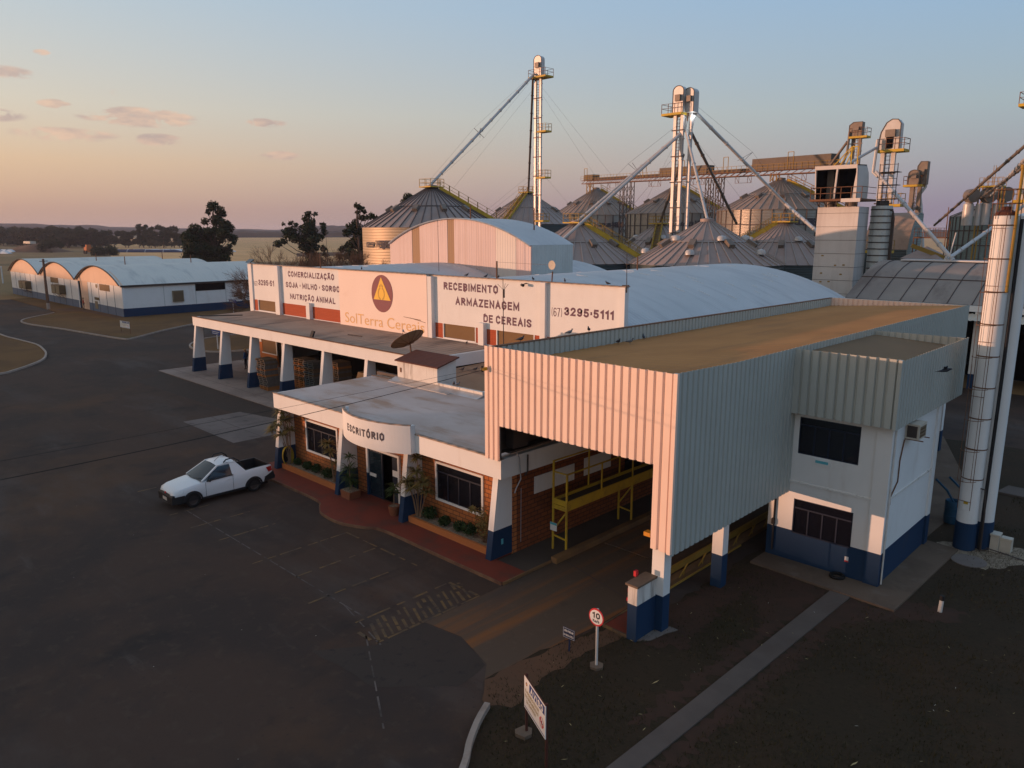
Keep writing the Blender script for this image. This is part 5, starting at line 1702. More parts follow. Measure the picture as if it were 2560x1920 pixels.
def sign_text(s, m, par, loc, rz, x0, x1, z0, z1, y=-.02, bold=.01, caps=None, name='lettering', tilt=0):
    M_ = Matrix.Translation(loc) @ Matrix.Rotation(rz, 4, 'Z') @ Matrix.Rotation(tilt, 4, 'X')
    O = M_ @ Vector((x0, y, z0))
    u, v = M_.to_3x3() @ Vector((1, 0, 0)), M_.to_3x3() @ Vector((0, 0, 1))
    return block_text(s, m, par, O, u, v, x1 - x0, z1 - z0, bold, .16, .4, depth=.002, name=name)


L0, RZ = Vector((-10.90, 14.40, 0)), rad(2)
SP = thing('speed_sign', 'round red-rimmed 10 km/h speed sign on white post', 'road sign', L0)
rot_pts(MB().tube((0, 0, .0), (0, 0, 1.70), .035, .035, 12), L0, RZ).build('post', 'post_white', SP)
rot_pts(MB().prism([(.2, 0), (.1, .17), (-.12, .16), (-.19, -.02), (-.06, -.19), (.12, -.15)], 'z', 0, .1), L0, 0).build('footing', 'moss_concrete', SP)
LD = L0 + Vector((0, -.05, 1.48))
b = MB()
b.prism([(.232 * math.cos(2 * PI * i / 40), .245 * math.sin(2 * PI * i / 40)) for i in range(40)], 'y', -.006, .006)
dsc = rot_pts(b, LD, RZ).build('disc', 'sign_red', SP)
rot_pts(disc_ring(0, .20, -.010), LD, RZ).build('face', 'paper_white', dsc)
sign_text('10', 'text_black', dsc, LD, RZ, -.125, .125, -.03, .13, -.010, .22)
sign_text('Km/h', 'text_black', dsc, LD, RZ, -.10, .10, -.145, -.065, -.010, .17)
L0, RZ = Vector((-11.90, 14.48, 0)), rad(2)
t_ = thing('warning_sign', 'small navy sign on short post left of the speed sign', 'sign', L0)
rot_pts(MB().bar((0, 0, 0), (0, .02, .62), .035), L0, RZ).build('post', 'sign_navy', t_)
pn = rot_pts(MB().box(-.2, .2, -.03, -.015, .42, .72), L0, RZ).build('panel', 'sign_navy', t_)
b = MB()
for (a_, c_, e_, f_) in ((-.19, .19, .705, .71), (-.19, .19, .43, .435), (-.19, -.184, .43, .71), (.184, .19, .43, .71)):
    b.box(a_, c_, -.034, -.031, e_, f_)
rot_pts(b, L0, RZ).build('border', 'paper_white', pn)
sign_text('NÃO FREAR', 'paper_white', pn, L0, RZ, -.16, .16, .60, .66, -.032, .18)
sign_text('NA BALANÇA', 'paper_white', pn, L0, RZ, -.17, .17, .48, .54, -.032, .18)


def notice(loc, rz, wd, z0, z1, ht, label, legs_m, lines, group=None, small=False):
    """white notice board on two posts: blue AVISO header, olive lines, crossed cigarette roundel"""
    loc = Vector(loc)
    t_ = thing('notice_sign', label, 'sign', loc, group)
    H_ = z1 - z0
    for x in (.03, wd - .03):
        rot_pts(MB().bar((x, .035, 0), (x, .035, ht), .05), loc, rz).build('post', legs_m, t_)
    p_ = rot_pts(MB().box(0, wd, -.012, .008, z0, z1), loc, rz).build('panel', 'paper_white', t_)
    rot_pts(MB().box(0, wd, -.010, .012, z1, z1 + .02), loc, rz).build('top_edge', legs_m, p_)
    rot_pts(MB().box(wd * .26, wd * .97, -.018, -.013, z1 - .30 * H_, z1 - .05 * H_), loc, rz).build('header', 'sign_blue', p_)
    sign_text('AVISO', 'paper_white', p_, loc, rz, wd * .32, wd * .92, z1 - .27 * H_, z1 - .085 * H_, -.019, .24)
    for i, (tx, a, c) in enumerate(lines):
        zb = z1 - (.46 + .15 * i) * H_
        sign_text(tx, 'text_olive', p_, loc, rz, wd * a, wd * c, zb, zb + .09 * H_, -.014, .20)
    r_ = .155 * H_
    cl = loc + Matrix.Rotation(rz, 3, 'Z') @ Vector((wd * .845, 0, z0 + .36 * H_))
    g = rot_pts(disc_ring(r_ * .86, r_, -.018), cl, rz).build('symbol', 'sign_red', p_)
    rot_pts(MB().box(-r_ * .5, r_ * .5, -.017, -.014, -r_ * .2, -r_ * .05).box(r_ * .1, r_ * .16, -.017, -.014, 0, r_ * .4), cl, rz).build('symbol', 'text_black', p_)
    b_ = MB().bar((-r_ * .62, -.019, r_ * .62), (r_ * .62, -.019, -r_ * .62), .012, .025)
    rot_pts(b_, cl, rz).build('symbol', 'sign_red', p_)
    rot_pts(MB().box(wd * .03, wd * .97, -.0155, -.0125, z0 + .05 * H_, z0 + .075 * H_), loc, rz).build('border', 'sign_blue', p_)
    l2 = loc + Matrix.Rotation(rz, 3, 'Z') @ Vector((wd * .12, 0, z1 - .18 * H_))
    rot_pts(disc_ring(0, .055 * H_, -.016), l2, rz).build('emblem', 'logo_maroon', p_)
    rot_pts(MB().poly([(-.035 * H_, -.018, -.025 * H_), (.035 * H_, -.018, -.025 * H_), (0, -.018, .04 * H_)]), l2, rz).build('emblem', 'logo_yellow', p_)
    return t_


LN = [('É PROIBIDO FUMAR', .06, .72), ('NAS DEPENDÊNCIAS', .04, .70), ('DA EMPRESA', .12, .58)]
nb = notice((-10.42, 11.13, 0), rad(-25.5), 1.22, .73, 1.52, 1.56, 'white AVISO notice board on two dark red posts in foreground lawn', 'post_red', LN)
MB().prism([(-10.6, 11.0), (-10.5, 10.9), (-10.25, 10.95), (-10.22, 11.15), (-10.35, 11.3), (-10.55, 11.25)], 'z', 0, .12).build('footing', 'moss_concrete', nb)
notice((-91.0, 29.8, .05), rad(5), 2.3, .60, 1.35, 1.35, 'white AVISO notice board on dry grass island before the barns', 'steel_rust', LN)
for (x, y, h, lab) in ((-71.0, 31.9, 1.45, 'blue direction sign on white post on the island behind canopy pillars'), (-101.6, 48.3, 1.5, 'blue direction sign by long blue barn wall under the bare tree')):
    t_ = thing('direction_sign', lab, 'sign', (x, y, .07), 'blue direction signs')
    MB().tube((x, y, .05), (x, y, h), .06, .05, 8).build('post', 'post_white', t_)
    MB().box(x - 1.0, x + 1.0, y - .05, y + .03, h, h + .42).build('panel', 'sign_blue', t_)
    b = MB()
    for k in range(2):
        b.box(x - .85, x + .7 - .3 * k, y - .062, y - .052, h + .26 - .16 * k, h + .31 - .16 * k)
    b.build('lettering', 'paper_white', t_)

# ------------------------------------------------------------------ white pickup truck parked nose out
TX, TY, TZ = -31.06, 11.24, 0.0
TR = thing('pickup_truck', 'small white single cab pickup truck parked nose towards the yard', 'pickup truck', (TX, TY + 2.2, 0))


def T(x, t, z):
    return (TX + x, TY + t, z)


#        t   half  z_bot z_mid z_sh  z_top(centre)
secs = [(.02, .60, .42, .56, .68, .70), (.10, .70, .36, .56, .76, .79), (.35, .77, .30, .58, .84, .88), (.80, .80, .28, .60, .91, .96), (1.15, .81, .27, .60, .96, 1.02), (1.45, .815, .26, .60, .98, 1.03),
        (2.2, .82, .26, .60, 1.0, 1.03), (2.78, .82, .26, .60, 1.02, 1.03), (3.5, .82, .28, .62, 1.05, 1.05), (4.1, .80, .34, .64, 1.06, 1.06), (4.36, .77, .42, .66, 1.05, 1.05), (4.42, .74, .46, .66, .98, .98)]
b = MB()
ring = []
for (t, hw, zb, zm, zs, zt) in secs:
    ring.append([T(-hw * .55, t, zt - (zt - zs) * .25), T(-hw * .93, t, zs), T(-hw, t, zs - .10), T(-hw, t, zm), T(-hw * .93, t, zb), T(hw * .93, t, zb), T(hw, t, zm), T(hw, t, zs - .10), T(hw * .93, t, zs), T(hw * .55, t, zt - (zt - zs) * .25), T(0, t, zt)])
n = 11
vv = [p for r in ring for p in r]
ff = []
for i in range(len(secs) - 1):
    bed = secs[i][0] >= 2.78 and secs[i + 1][0] <= 4.36 + 1e-6
    for j in range(n):
        if bed and j in (0, 8, 9, 10):
            continue
        ff.append((i * n + j, i * n + (j + 1) % n, (i + 1) * n + (j + 1) % n, (i + 1) * n + j))
ff += [tuple(range(n)), tuple(range((len(secs) - 1) * n, len(secs) * n))[::-1]]
b.mesh(vv, ff)
# rim and inner skin of the bed
body = b.build('body', 'car_white', TR, smooth=38)
b = MB()
xi, xo = .66, .765
for s_ in (-1, 1):
    b.mesh([T(s_ * xo, 2.8, 1.025), T(s_ * xi, 2.8, 1.03), T(s_ * xi, 4.30, 1.065), T(s_ * (xo - .02), 4.34, 1.065)], [(0, 1, 2, 3)])
    b.mesh([T(s_ * xi, 2.8, 1.03), T(s_ * xi, 4.30, 1.065), T(s_ * xi, 4.30, .58), T(s_ * xi, 2.8, .58)], [(0, 1, 2, 3)])
b.mesh([T(-xo, 4.36, 1.055), T(xo, 4.36, 1.055), T(xi, 4.30, 1.065), T(-xi, 4.30, 1.065)], [(0, 1, 2, 3)])
b.mesh([T(-xi, 4.30, 1.065), T(xi, 4.30, 1.065), T(xi, 4.30, .58), T(-xi, 4.30, .58)], [(0, 1, 2, 3)])
b.mesh([T(-xi, 2.8, .58), T(xi, 2.8, .58), T(xi, 4.3, .58), T(-xi, 4.3, .58)], [(0, 1, 2, 3)])
b.mesh([T(-.75, 2.795, 1.04), T(.75, 2.795, 1.04), T(.66, 2.8, .58), T(-.66, 2.8, .58)], [(0, 1, 2, 3)])
b.build('bed_liner', 'black_plastic', TR)
# cab: roof, pillars, glass
rf = [(-.52, 2.02, 1.52), (.52, 2.02, 1.52), (.55, 2.30, 1.575), (.55, 2.72, 1.56), (-.55, 2.72, 1.56), (-.55, 2.30, 1.575)]
b = MB()
xs_ = [-.56, -.40, 0, .40, .56]
zr = [-.045, 0, .02, 0, -.045]
rows = [(1.98, 1.50), (2.14, 1.55), (2.45, 1.575), (2.72, 1.555), (2.80, 1.52)]
vv = [T(x, t, z + dz) for (t, z) in rows for x, dz in zip(xs_, zr)]
b.mesh(vv, [(i * 5 + j, i * 5 + j + 1, (i + 1) * 5 + j + 1, (i + 1) * 5 + j) for i in range(4) for j in range(4)])
for s_ in (-1, 1):
    # A pillar, roof rail, B pillar with quarter panel
    b.bar(T(s_ * .765, 1.22, 1.0), T(s_ * .575, 2.0, 1.475), .07, .05).bar(T(s_ * .575, 1.98, 1.475), T(s_ * .59, 2.80, 1.49), .05, .06)
    b.mesh([T(s_ * .79, 2.55, 1.0), T(s_ * .60, 2.52, 1.49), T(s_ * .60, 2.80, 1.49), T(s_ * .78, 3.18, 1.03), T(s_ * .74, 3.16, 1.03), T(s_ * .57, 2.80, 1.47), T(s_ * .57, 2.52, 1.47), T(s_ * .75, 2.55, 1.0)],
           [(0, 1, 2, 3), (4, 5, 6, 7), (0, 3, 4, 7), (1, 6, 5, 2), (2, 5, 4, 3), (0, 7, 6, 1)])
b.build('cab', 'car_white', TR, smooth=35)
MB().mesh([T(-.755, 1.20, 1.01), T(.755, 1.20, 1.01), T(.57, 1.985, 1.485), T(-.57, 1.985, 1.485), T(0, 1.10, 1.03), T(0, 1.95, 1.52)], [(0, 4, 5, 3), (4, 1, 2, 5)]).build('windshield', 'blue_glass', TR, smooth=True)
for s_ in (-1, 1):
    MB().mesh([T(s_ * .78, 1.42, .985), T(s_ * .785, 2.55, 1.01), T(s_ * .598, 2.52, 1.465), T(s_ * .585, 2.05, 1.455), T(s_ * .66, 1.78, 1.28)], [(0, 1, 2, 3, 4)]).build('side_window', 'blue_glass', TR)
    b = MB().mesh([T(s_ * .83, 1.42, .955), T(s_ * .83, 2.58, .985), T(s_ * .795, 2.58, 1.015), T(s_ * .795, 1.40, .985)], [(0, 1, 2, 3)])
    b.bar(T(s_ * .822, 2.56, .34), T(s_ * .822, 2.56, .98), .012, .008).bar(T(s_ * .815, 1.36, .34), T(s_ * .815, 1.36, .95), .012, .008)
    dr_ = b.build('door_trim', 'black_plastic', TR)
    MB().cbox(T(s_ * .832, 2.40, .86), .02, .16, .035).build('handle', 'car_white', dr_)
    MB().ball(T(s_ * .91, 1.50, 1.02), .085, .06, .07, 8).build('mirror', 'black_plastic', TR)
MB().mesh([T(-.55, 2.81, 1.50), T(.55, 2.81, 1.50), T(.66, 2.86, 1.06), T(-.66, 2.86, 1.06)], [(0, 1, 2, 3)]).build('rear_window', 'dark_glass', TR)
b = MB()
for s_ in (-1, 1):
    b.path([T(s_ * .56, 2.30, 1.55), T(s_ * .57, 2.42, 1.66), T(s_ * .57, 2.75, 1.67), T(s_ * .60, 2.95, 1.52), T(s_ * .72, 3.15, 1.08)], .028, 6)
b.build('roll_bar', 'black_plastic', TR)
MB().tube(T(.1, 2.1, 1.56), T(.12, 2.32, 1.72), .008).build('antenna', 'black_plastic', TR)
b = MB()
b.prism([(TY - .03, .26), (TY - .03, .56), (TY + .03, .64), (TY + .55, .60), (TY + .48, .26)], 'x', TX - .70, TX + .70)
b.mesh([T(.70, -.03, .26), T(.70, -.03, .56), T(.83, .30, .60), T(.83, .30, .28), T(.83, .46, .60), T(.83, .46, .28)], [(0, 1, 2, 3), (3, 2, 4, 5)])
b.mesh([T(-.70, -.03, .26), T(-.70, -.03, .56), T(-.83, .30, .60), T(-.83, .30, .28), T(-.83, .46, .60), T(-.83, .46, .28)], [(0, 1, 2, 3), (3, 2, 4, 5)])
bp = b.build('front_bumper', 'black_plastic', TR)
MB().cbox(T(0, -.04, .42), .40, .01, .13).build('number_plate', 'plate_grey', bp)
MB().cbox(T(.0, -.035, .30), .7, .02, .03).build('skid_bar', 'chrome', bp)
b = MB().mesh([T(-.45, .0, .58), T(.45, .0, .58), T(.42, .04, .72), T(-.42, .04, .72)], [(0, 1, 2, 3)])
gr = b.build('grille', 'black_plastic', TR)
MB().cbox(T(0, .0, .66), .10, .03, .07).build('badge', 'sign_red', gr)
MB().cbox(T(0, .0, .60), .8, .02, .012).build('trim', 'chrome', gr)
for s_ in (-1, 1):
    MB().mesh([T(s_ * .46, .0, .61), T(s_ * .66, .10, .60), T(s_ * .795, .42, .70), T(s_ * .77, .48, .80), T(s_ * .60, .16, .77), T(s_ * .46, .03, .71)], [(0, 1, 2, 3, 4, 5)]).build('headlight', 'lamp_glass', TR)
    MB().mesh([T(s_ * .815, 4.10, .98), T(s_ * .79, 4.37, 1.0), T(s_ * .78, 4.40, .78), T(s_ * .81, 4.22, .74)], [(0, 1, 2, 3)]).build('taillight', 'tail_red', TR)
    b = MB()
    for (t0, r_) in ((.80, .40), (3.50, .40)):
        k = 16
        pts_o = [(t0 + r_ * math.cos(PI * i / k), .30 + r_ * math.sin(PI * i / k)) for i in range(k + 1)]
        pts_i = [(t0 + (r_ - .08) * math.cos(PI * i / k), .30 + (r_ - .08) * math.sin(PI * i / k)) for i in range(k + 1)]
        vv = [T(s_ * .845, a_, z_) for a_, z_ in pts_o] + [T(s_ * .86, a_, z_) for a_, z_ in pts_i] + [T(s_ * .78, a_, z_) for a_, z_ in pts_o]
        m_ = k + 1
        b.mesh(vv, [(i, i + 1, m_ + i + 1, m_ + i) for i in range(k)] + [(i, i + 1, 2 * m_ + i + 1, 2 * m_ + i) for i in range(k)])
        b.mesh([T(s_ * .835, a_, z_) for a_, z_ in pts_i], [tuple(range(k + 1))])
    b.box(TX + s_ * .80, TX + s_ * .835, TY + 1.18, TY + 3.12, .24, .33)
    b.build('wheel_arch', 'black_plastic', TR)
b = MB()
b.prism([(TY + 4.0, .34), (TY + 4.5, .40), (TY + 4.52, .56), (TY + 4.05, .56)], 'x', TX - .81, TX + .81)
b.prism([(TY + 4.0, .54), (TY + 4.05, .56), (TY + 4.45, .74), (TY + 4.48, .56)], 'x', TX + .74, TX + .825)
b.prism([(TY + 4.0, .54), (TY + 4.05, .56), (TY + 4.45, .74), (TY + 4.48, .56)], 'x', TX - .825, TX - .74)
b.build('rear_bumper', 'black_plastic', TR)
MB().box(TX - .7, TX + .7, TY + .2, TY + 4.2, .2, .34).build('underbody', 'black_void', TR)
for s_ in (-1, 1):
    for t0 in (.80, 3.50):
        b = MB()
        b.lathe([(.20, -.09), (.29, -.10), (.31, -.06), (.31, .06), (.29, .10), (.20, .09)], (0, 0, 0), 26)
        b.v = [(TX + s_ * .755 + z, TY + t0 + x, .31 + y) for x, y, z in b.v]
        wh = b.build('wheel', 'tyre_rubber', TR, smooth=40)
        b = MB()
        b.lathe([(0, .05), (.05, .06), (.17, .05), (.20, .08)], (0, 0, 0), 20)
        b.v = [(TX + s_ * (.755 + z), TY + t0 + x, .31 + y) for x, y, z in b.v]
        b.build('rim', 'steel_dark', wh, smooth=40)
b = MB()
for k in (-.3, .15):
    b.bar(T(k, 1.16, 1.04), T(k + .42, 1.28, 1.09), .018)
b.build('wiper', 'black_plastic', TR)


# ------------------------------------------------------------------ people
def person(label, loc, rz, joints, bones, radii, paint, parts=None, scale=1.0):
    me = bpy.data.meshes.new('person')
    names = list(joints)
    me.from_pydata([Vector(joints[k]) * scale for k in names], [(names.index(a), names.index(c)) for a, c in bones], [])
    o = bpy.data.objects.new('person', me)
    C.objects.link(o)
    md = o.modifiers.new('s', 'SKIN')
    for i, k in enumerate(names):
        r_ = radii[k]
        r_ = (r_, r_) if not isinstance(r_, tuple) else r_
        me.skin_vertices[0].data[i].radius = (r_[0] * scale, r_[1] * scale)
        me.skin_vertices[0].data[i].use_root = (k == 'pelvis')
    md.use_smooth_shade = True
    sb_ = o.modifiers.new('u', 'SUBSURF')
    sb_.levels = sb_.render_levels = 1
    bpy.context.view_layer.update()
    m2 = bpy.data.meshes.new_from_object(o.evaluated_get(bpy.context.evaluated_depsgraph_get()))
    C.objects.unlink(o)
    bpy.data.objects.remove(o)
    o = bpy.data.objects.new('person', m2)
    C.objects.link(o)
    mats_, fn = paint
    m2.materials.clear()
    for k in mats_:
        m2.materials.append(MATS[k])
    for p in m2.polygons:
        p.material_index = fn(p.center / scale)
        p.use_smooth = True
    o.location = loc
    o.rotation_euler = (0, 0, rz)
    tag(o, label, 'person')
    return o


STAND = dict(pelvis=(0, 0, .94), waist=(0, .01, 1.08), chest=(0, 0, 1.30), neck=(0, .01, 1.46), head=(0, -.01, 1.58), crown=(0, -.01, 1.69),
             ls=(.17, 0, 1.38), le=(.25, .03, 1.10), lw=(.24, -.10, .87), lf=(.23, -.15, .79), rs=(-.17, 0, 1.38), re=(-.26, .06, 1.12), rw=(-.22, -.12, .98), rf=(-.17, -.20, .97),
             lh=(.09, 0, .88), lk=(.10, -.03, .48), la=(.10, .02, .08), lt=(.11, -.14, .035), rh=(-.09, 0, .88), rk=(-.11, -.05, .48), ra=(-.12, .05, .08), rt=(-.13, -.11, .035))
BONES = [('pelvis', 'waist'), ('waist', 'chest'), ('chest', 'neck'), ('neck', 'head'), ('head', 'crown'), ('chest', 'ls'), ('ls', 'le'), ('le', 'lw'), ('lw', 'lf'), ('chest', 'rs'), ('rs', 're'), ('re', 'rw'), ('rw', 'rf'),
         ('pelvis', 'lh'), ('lh', 'lk'), ('lk', 'la'), ('la', 'lt'), ('pelvis', 'rh'), ('rh', 'rk'), ('rk', 'ra'), ('ra', 'rt')]
RAD_ = dict(pelvis=(.15, .11), waist=(.145, .10), chest=(.16, .11), neck=.055, head=(.08, .095), crown=(.06, .07), ls=.06, le=.045, lw=.034, lf=.03, rs=.06, re=.045, rw=.034, rf=.03,
            lh=.085, lk=.058, la=.042, lt=.04, rh=.085, rk=.058, ra=.042, rt=.04)


def painter(shirt, pants, cap):
    def fn(c):
        if c.z > 1.62:
            return 3
        if c.z > 1.46:
            return 2
        if c.z < .92 and abs(c.x) > .19:
            return 2
        if c.z > .92:
            return 0
        return 1
    return ([shirt, pants, 'skin', cap], fn)


def face_parts(o, cap, brim=False):
    b_ = MB()
    for s_ in (-1, 1):
        b_.ball((s_ * .032, -.10, 1.60), .010, .008, .010, 6)
    e_ = b_.build('eyes', 'text_black')
    e_.parent = o
    b_ = MB().ball((0, -.112, 1.575), .012, .018, .020, 6)
    e_ = b_.build('nose', 'skin')
    e_.parent = o
    b_ = MB().box(-.025, .025, -.105, -.098, 1.538, 1.545)
    e_ = b_.build('mouth', 'tail_red')
    e_.parent = o
    b_ = MB().lathe([(.098, 1.615), (.10, 1.66), (.075, 1.715), (0, 1.735)], (0, -.01, 0), 14)
    if brim:
        b_.box(-.075, .075, -.21, -.09, 1.628, 1.64)
    e_ = b_.build('cap' if brim else 'hair', cap, None, smooth=True)
    e_.parent = o
    for h_, s_ in (('l', 1), ('r', -1)):
        b_ = MB()
        base_ = Vector(STAND[h_ + 'f'])
        for k in range(4):
            p0 = base_ + Vector((s_ * (-.02 + .014 * k), -.01, -.01))
            b_.path([p0, p0 + Vector((0, -.02, -.035)), p0 + Vector((-s_ * .008, -.015, -.062 - .006 * (k in (1, 2)))) ], [.009, .008, .006], 5)
        b_.path([base_ + Vector((-s_ * .02, -.02, .01)), base_ + Vector((-s_ * .035, -.045, -.01)), base_ + Vector((-s_ * .03, -.06, -.03))], [.010, .009, .007], 5)
        e_ = b_.build('fingers', 'skin')
        e_.parent = o


pr_ = person('person in red shirt and dark trousers by the tall barn door', (-121.6, 35.1, .08), rad(160), STAND, BONES, RAD_, painter('shirt_red', 'pants_dark', 'hair_dark'))
face_parts(pr_, 'hair_dark')
pb_ = person('person in blue shirt and yellow cap behind third canopy pillar', (-58.7, 28.65, .05), rad(-60), STAND, BONES, RAD_, painter('shirt_blue', 'pants_dark', 'cap_yellow'))
face_parts(pb_, 'cap_yellow', True)
pg_ = person('person with white helmet standing behind the upper gatehouse window', (-9.0, 24.72, 2.95), rad(15), STAND, BONES, RAD_, painter('pants_dark', 'pants_dark', 'helmet_white'))
face_parts(pg_, 'helmet_white', True)

# ------------------------------------------------------------------ pallets and tarpaulin under the loading canopy
def pallet_mesh(m_):
    b_ = MB()
    W_, D_ = 1.25, 1.0
    for i in range(7):
        y = -D_ / 2 + .06 + i * (D_ - .12) / 6
        b_.box(-W_ / 2, W_ / 2, y - .055, y + .055, .112, .138)
    for i in (-1, 0, 1):
        x = i * (W_ / 2 - .05)
        b_.box(x - .05, x + .05, -D_ / 2, D_ / 2, .024, .110)
        b_.box(-W_ / 2 if 0 else x - .06, x + .06, -D_ / 2, D_ / 2, 0, .022)
    for i in (-1, 1):
        b_.box(-W_ / 2, W_ / 2, i * (D_ / 2 - .05) - .05, i * (D_ / 2 - .05) + .05, .0005, .0215)
    return b_


proto = {}
for m_ in ('pallet_wood', 'pallet_grey', 'pallet_blue', 'pallet_orange'):
    b_ = pallet_mesh(m_)
    proto[m_] = b_.build('pallet', m_)
first = {k: True for k in proto}
stacks = [(-49.95, 26.1, 16, -.02, 'wooden pallet in the tall leaning stack right beside the third canopy pillar', .10, ['pallet_wood', 'pallet_grey', 'pallet_grey', 'pallet_wood', 'pallet_orange', 'pallet_grey']),
          (-47.6, 27.6, 17, .03, 'brown wooden pallet in the dark stack just behind the fourth canopy pillar', .03, ['pallet_wood', 'pallet_wood', 'pallet_grey', 'pallet_orange']),
          (-45.9, 27.4, 17, 0, 'bluish pallet in the stack between the fourth and fifth canopy pillars', .05, ['pallet_blue', 'pallet_grey', 'pallet_blue', 'pallet_wood']),
          (-42.6, 27.3, 20, -.05, 'brown pallet in the skewed stack just right of the fifth canopy pillar', .10, ['pallet_wood', 'pallet_orange', 'pallet_wood', 'pallet_grey'])]
for si, (x, y, n_, r0, lab, dr_, ms) in enumerate(stacks):
    lean = 0
    for k in range(n_):
        m_ = rng.choice(ms)
        if si == 0 and k in (7, 10):
            m_ = 'pallet_orange'
        if first[m_]:
            o = proto[m_]
            first[m_] = False
        else:
            o = proto[m_].copy()
            C.objects.link(o)
        lean = lean * .8 + rng.uniform(-.05, .05)
        o.location = (x + lean - (.022 * k if si == 0 else 0), y + rng.uniform(-.04, .04), .05 + k * .139)
        o.rotation_euler = (0, 0, r0 + rng.uniform(-.04, .04))
        tag(o, lab, 'pallet', ('pallet stack by third pillar', 'pallet stack behind fourth pillar', 'pallet stack between pillars', 'pallet stack by fifth pillar')[si])
tp = thing('tarpaulin_heap', 'heap under brown tarpaulin between the fifth and sixth canopy pillars', 'heap', (-39.2, 27.6, .05))
b = MB()
vv = []
nr, na = 7, 26
for i in range(nr + 1):
    h = 2.45 * i / nr
    k = 1 - .45 * (i / nr) ** 1.6
    for j in range(na):
        a_ = 2 * PI * j / na
        e_ = 1 / max(abs(math.cos(a_)), abs(math.sin(a_))) ** .6
        wob = 1 + .06 * math.sin(5 * a_ + i) + rng.uniform(-.03, .03)
        vv.append((-39.2 + 1.5 * k * e_ * math.cos(a_) * wob, 27.6 + 1.3 * k * e_ * math.sin(a_) * wob, .05 + h))
b.mesh(vv, [(i * na + j, i * na + (j + 1) % na, (i + 1) * na + (j + 1) % na, (i + 1) * na + j) for i in range(nr) for j in range(na)] + [tuple(range(nr * na, nr * na + na))])
b.build('tarpaulin', 'tarp_brown', tp, smooth=50)
b = MB()
for k in range(5):
    b.bar((-40.5 + k * .6, 26.3, .5), (-40.2 + k * .55, 27.2, 2.4), .03)
b.build('rope', 'twig', tp)
t_ = thing('crate_row', 'long stack of covered brown sacks deep under the loading canopy', 'sacks', (-34.5, 28.5, .05))
b = MB()
for k in range(6):
    for j in range(4):
        b.ball((-37 + k * .95 + rng.uniform(-.1, .1), 28.5 + rng.uniform(-.2, .2), .3 + j * .42), .6, .5, .24, 10)
b.build('sacks', 'tarp_brown', t_, smooth=True)

# ------------------------------------------------------------------ small things on the roofs
ds = thing('satellite_dish', 'large brown mesh satellite dish on the office roof', 'satellite dish', (-31.5, 25.0, 4.56))
b = MB()
nr, na = 6, 28
vv = [(0, 0, 0)]
dsc_ = Matrix.Translation((-31.75, 24.75, 5.42)) @ Vector((0, 0, 1)).rotation_difference(Vector((-.567, -.063, .80))).to_matrix().to_4x4()
P_ = []
for i in range(nr + 1):
    r_ = .95 * i / nr
    for j in range(na):
        a_ = 2 * PI * j / na
        P_.append(dsc_ @ Vector((r_ * math.cos(a_), r_ * math.sin(a_), .26 * (r_ / .95) ** 2)))
b.mesh(P_, [(i * na + j, i * na + (j + 1) % na, (i + 1) * na + (j + 1) % na, (i + 1) * na + j) for i in range(nr) for j in range(na)])
b.build('reflector', 'dish_mesh', ds, smooth=True)
b = MB()
for k in range(12):
    a_ = 2 * PI * k / 12
    b.path([dsc_ @ Vector((.95 * t * math.cos(a_), .95 * t * math.sin(a_), .26 * t * t - .015)) for t in (0, .33, .66, 1)], .012, 4)
b.path([dsc_ @ Vector((.95 * math.cos(2 * PI * i / 28), .95 * math.sin(2 * PI * i / 28), .26)) for i in range(29)], .016, 5, caps=False)
b.build('rib', 'steel_rust', ds)
b = MB()
b.tube((-31.65, 24.85, 4.2), (-31.72, 24.78, 5.40), .045, .04)
for a_ in (0, 2.1, 4.2):
    b.bar(dsc_ @ Vector((.6 * math.cos(a_), .6 * math.sin(a_), .10)), dsc_ @ Vector((0, 0, .75)), .015)
b.build('mount', 'steel_rust', ds)
MB().ball(dsc_ @ Vector((0, 0, .78)), .06, .06, .08, 8).build('feed', 'pipe_grey', ds)
lp = thing('flood_lamp', 'pale blue square lamp on top left corner of the sign wall', 'lamp', (-61.3, 31, 8.6))
MB().prism([(30.72, 8.72), (30.78, 8.68), (31.15, 8.92), (31.1, 8.98)], 'x', -61.75, -60.9).build('housing', 'blue_glass', lp)
MB().bar((-61.3, 31.0, 8.58), (-61.3, 30.95, 8.85), .05).build('bracket', 'steel_dark', lp)
cm = thing('security_camera', 'small dark camera high on the sign wall beside RECEBIMENTO', 'camera', (-29.0, 30.95, 8.4))
MB().bar((-29.0, 31.0, 8.44), (-29.0, 30.75, 8.40), .05).build('arm', 'steel_dark', cm)
MB().tube((-29.12, 30.72, 8.36), (-28.9, 30.62, 8.34), .08, .08, 10).build('housing', 'steel_dark', cm)
MB().tube((-28.9, 30.62, 8.34), (-28.86, 30.60, 8.335), .06, .06, 10).build('lens', 'lens_dark', cm)
dc = thing('dish_antenna', 'small pale round dish on the sign wall top near the phone number', 'antenna', (-27.3, 31.2, 8.6))
MB().tube((-27.3, 31.2, 8.5), (-27.25, 31.2, 9.15), .035).build('mast', 'steel_rust', dc)
b = MB().lathe([(0, .05), (.21, .02), (.25, -.03), (0, 0)], (0, 0, 0), 18)
b.v = [(-27.2 + x, 31.1 + z, 9.5 + y) for x, y, z in b.v]
b.build('reflector', 'ac_beige', dc, smooth=40)
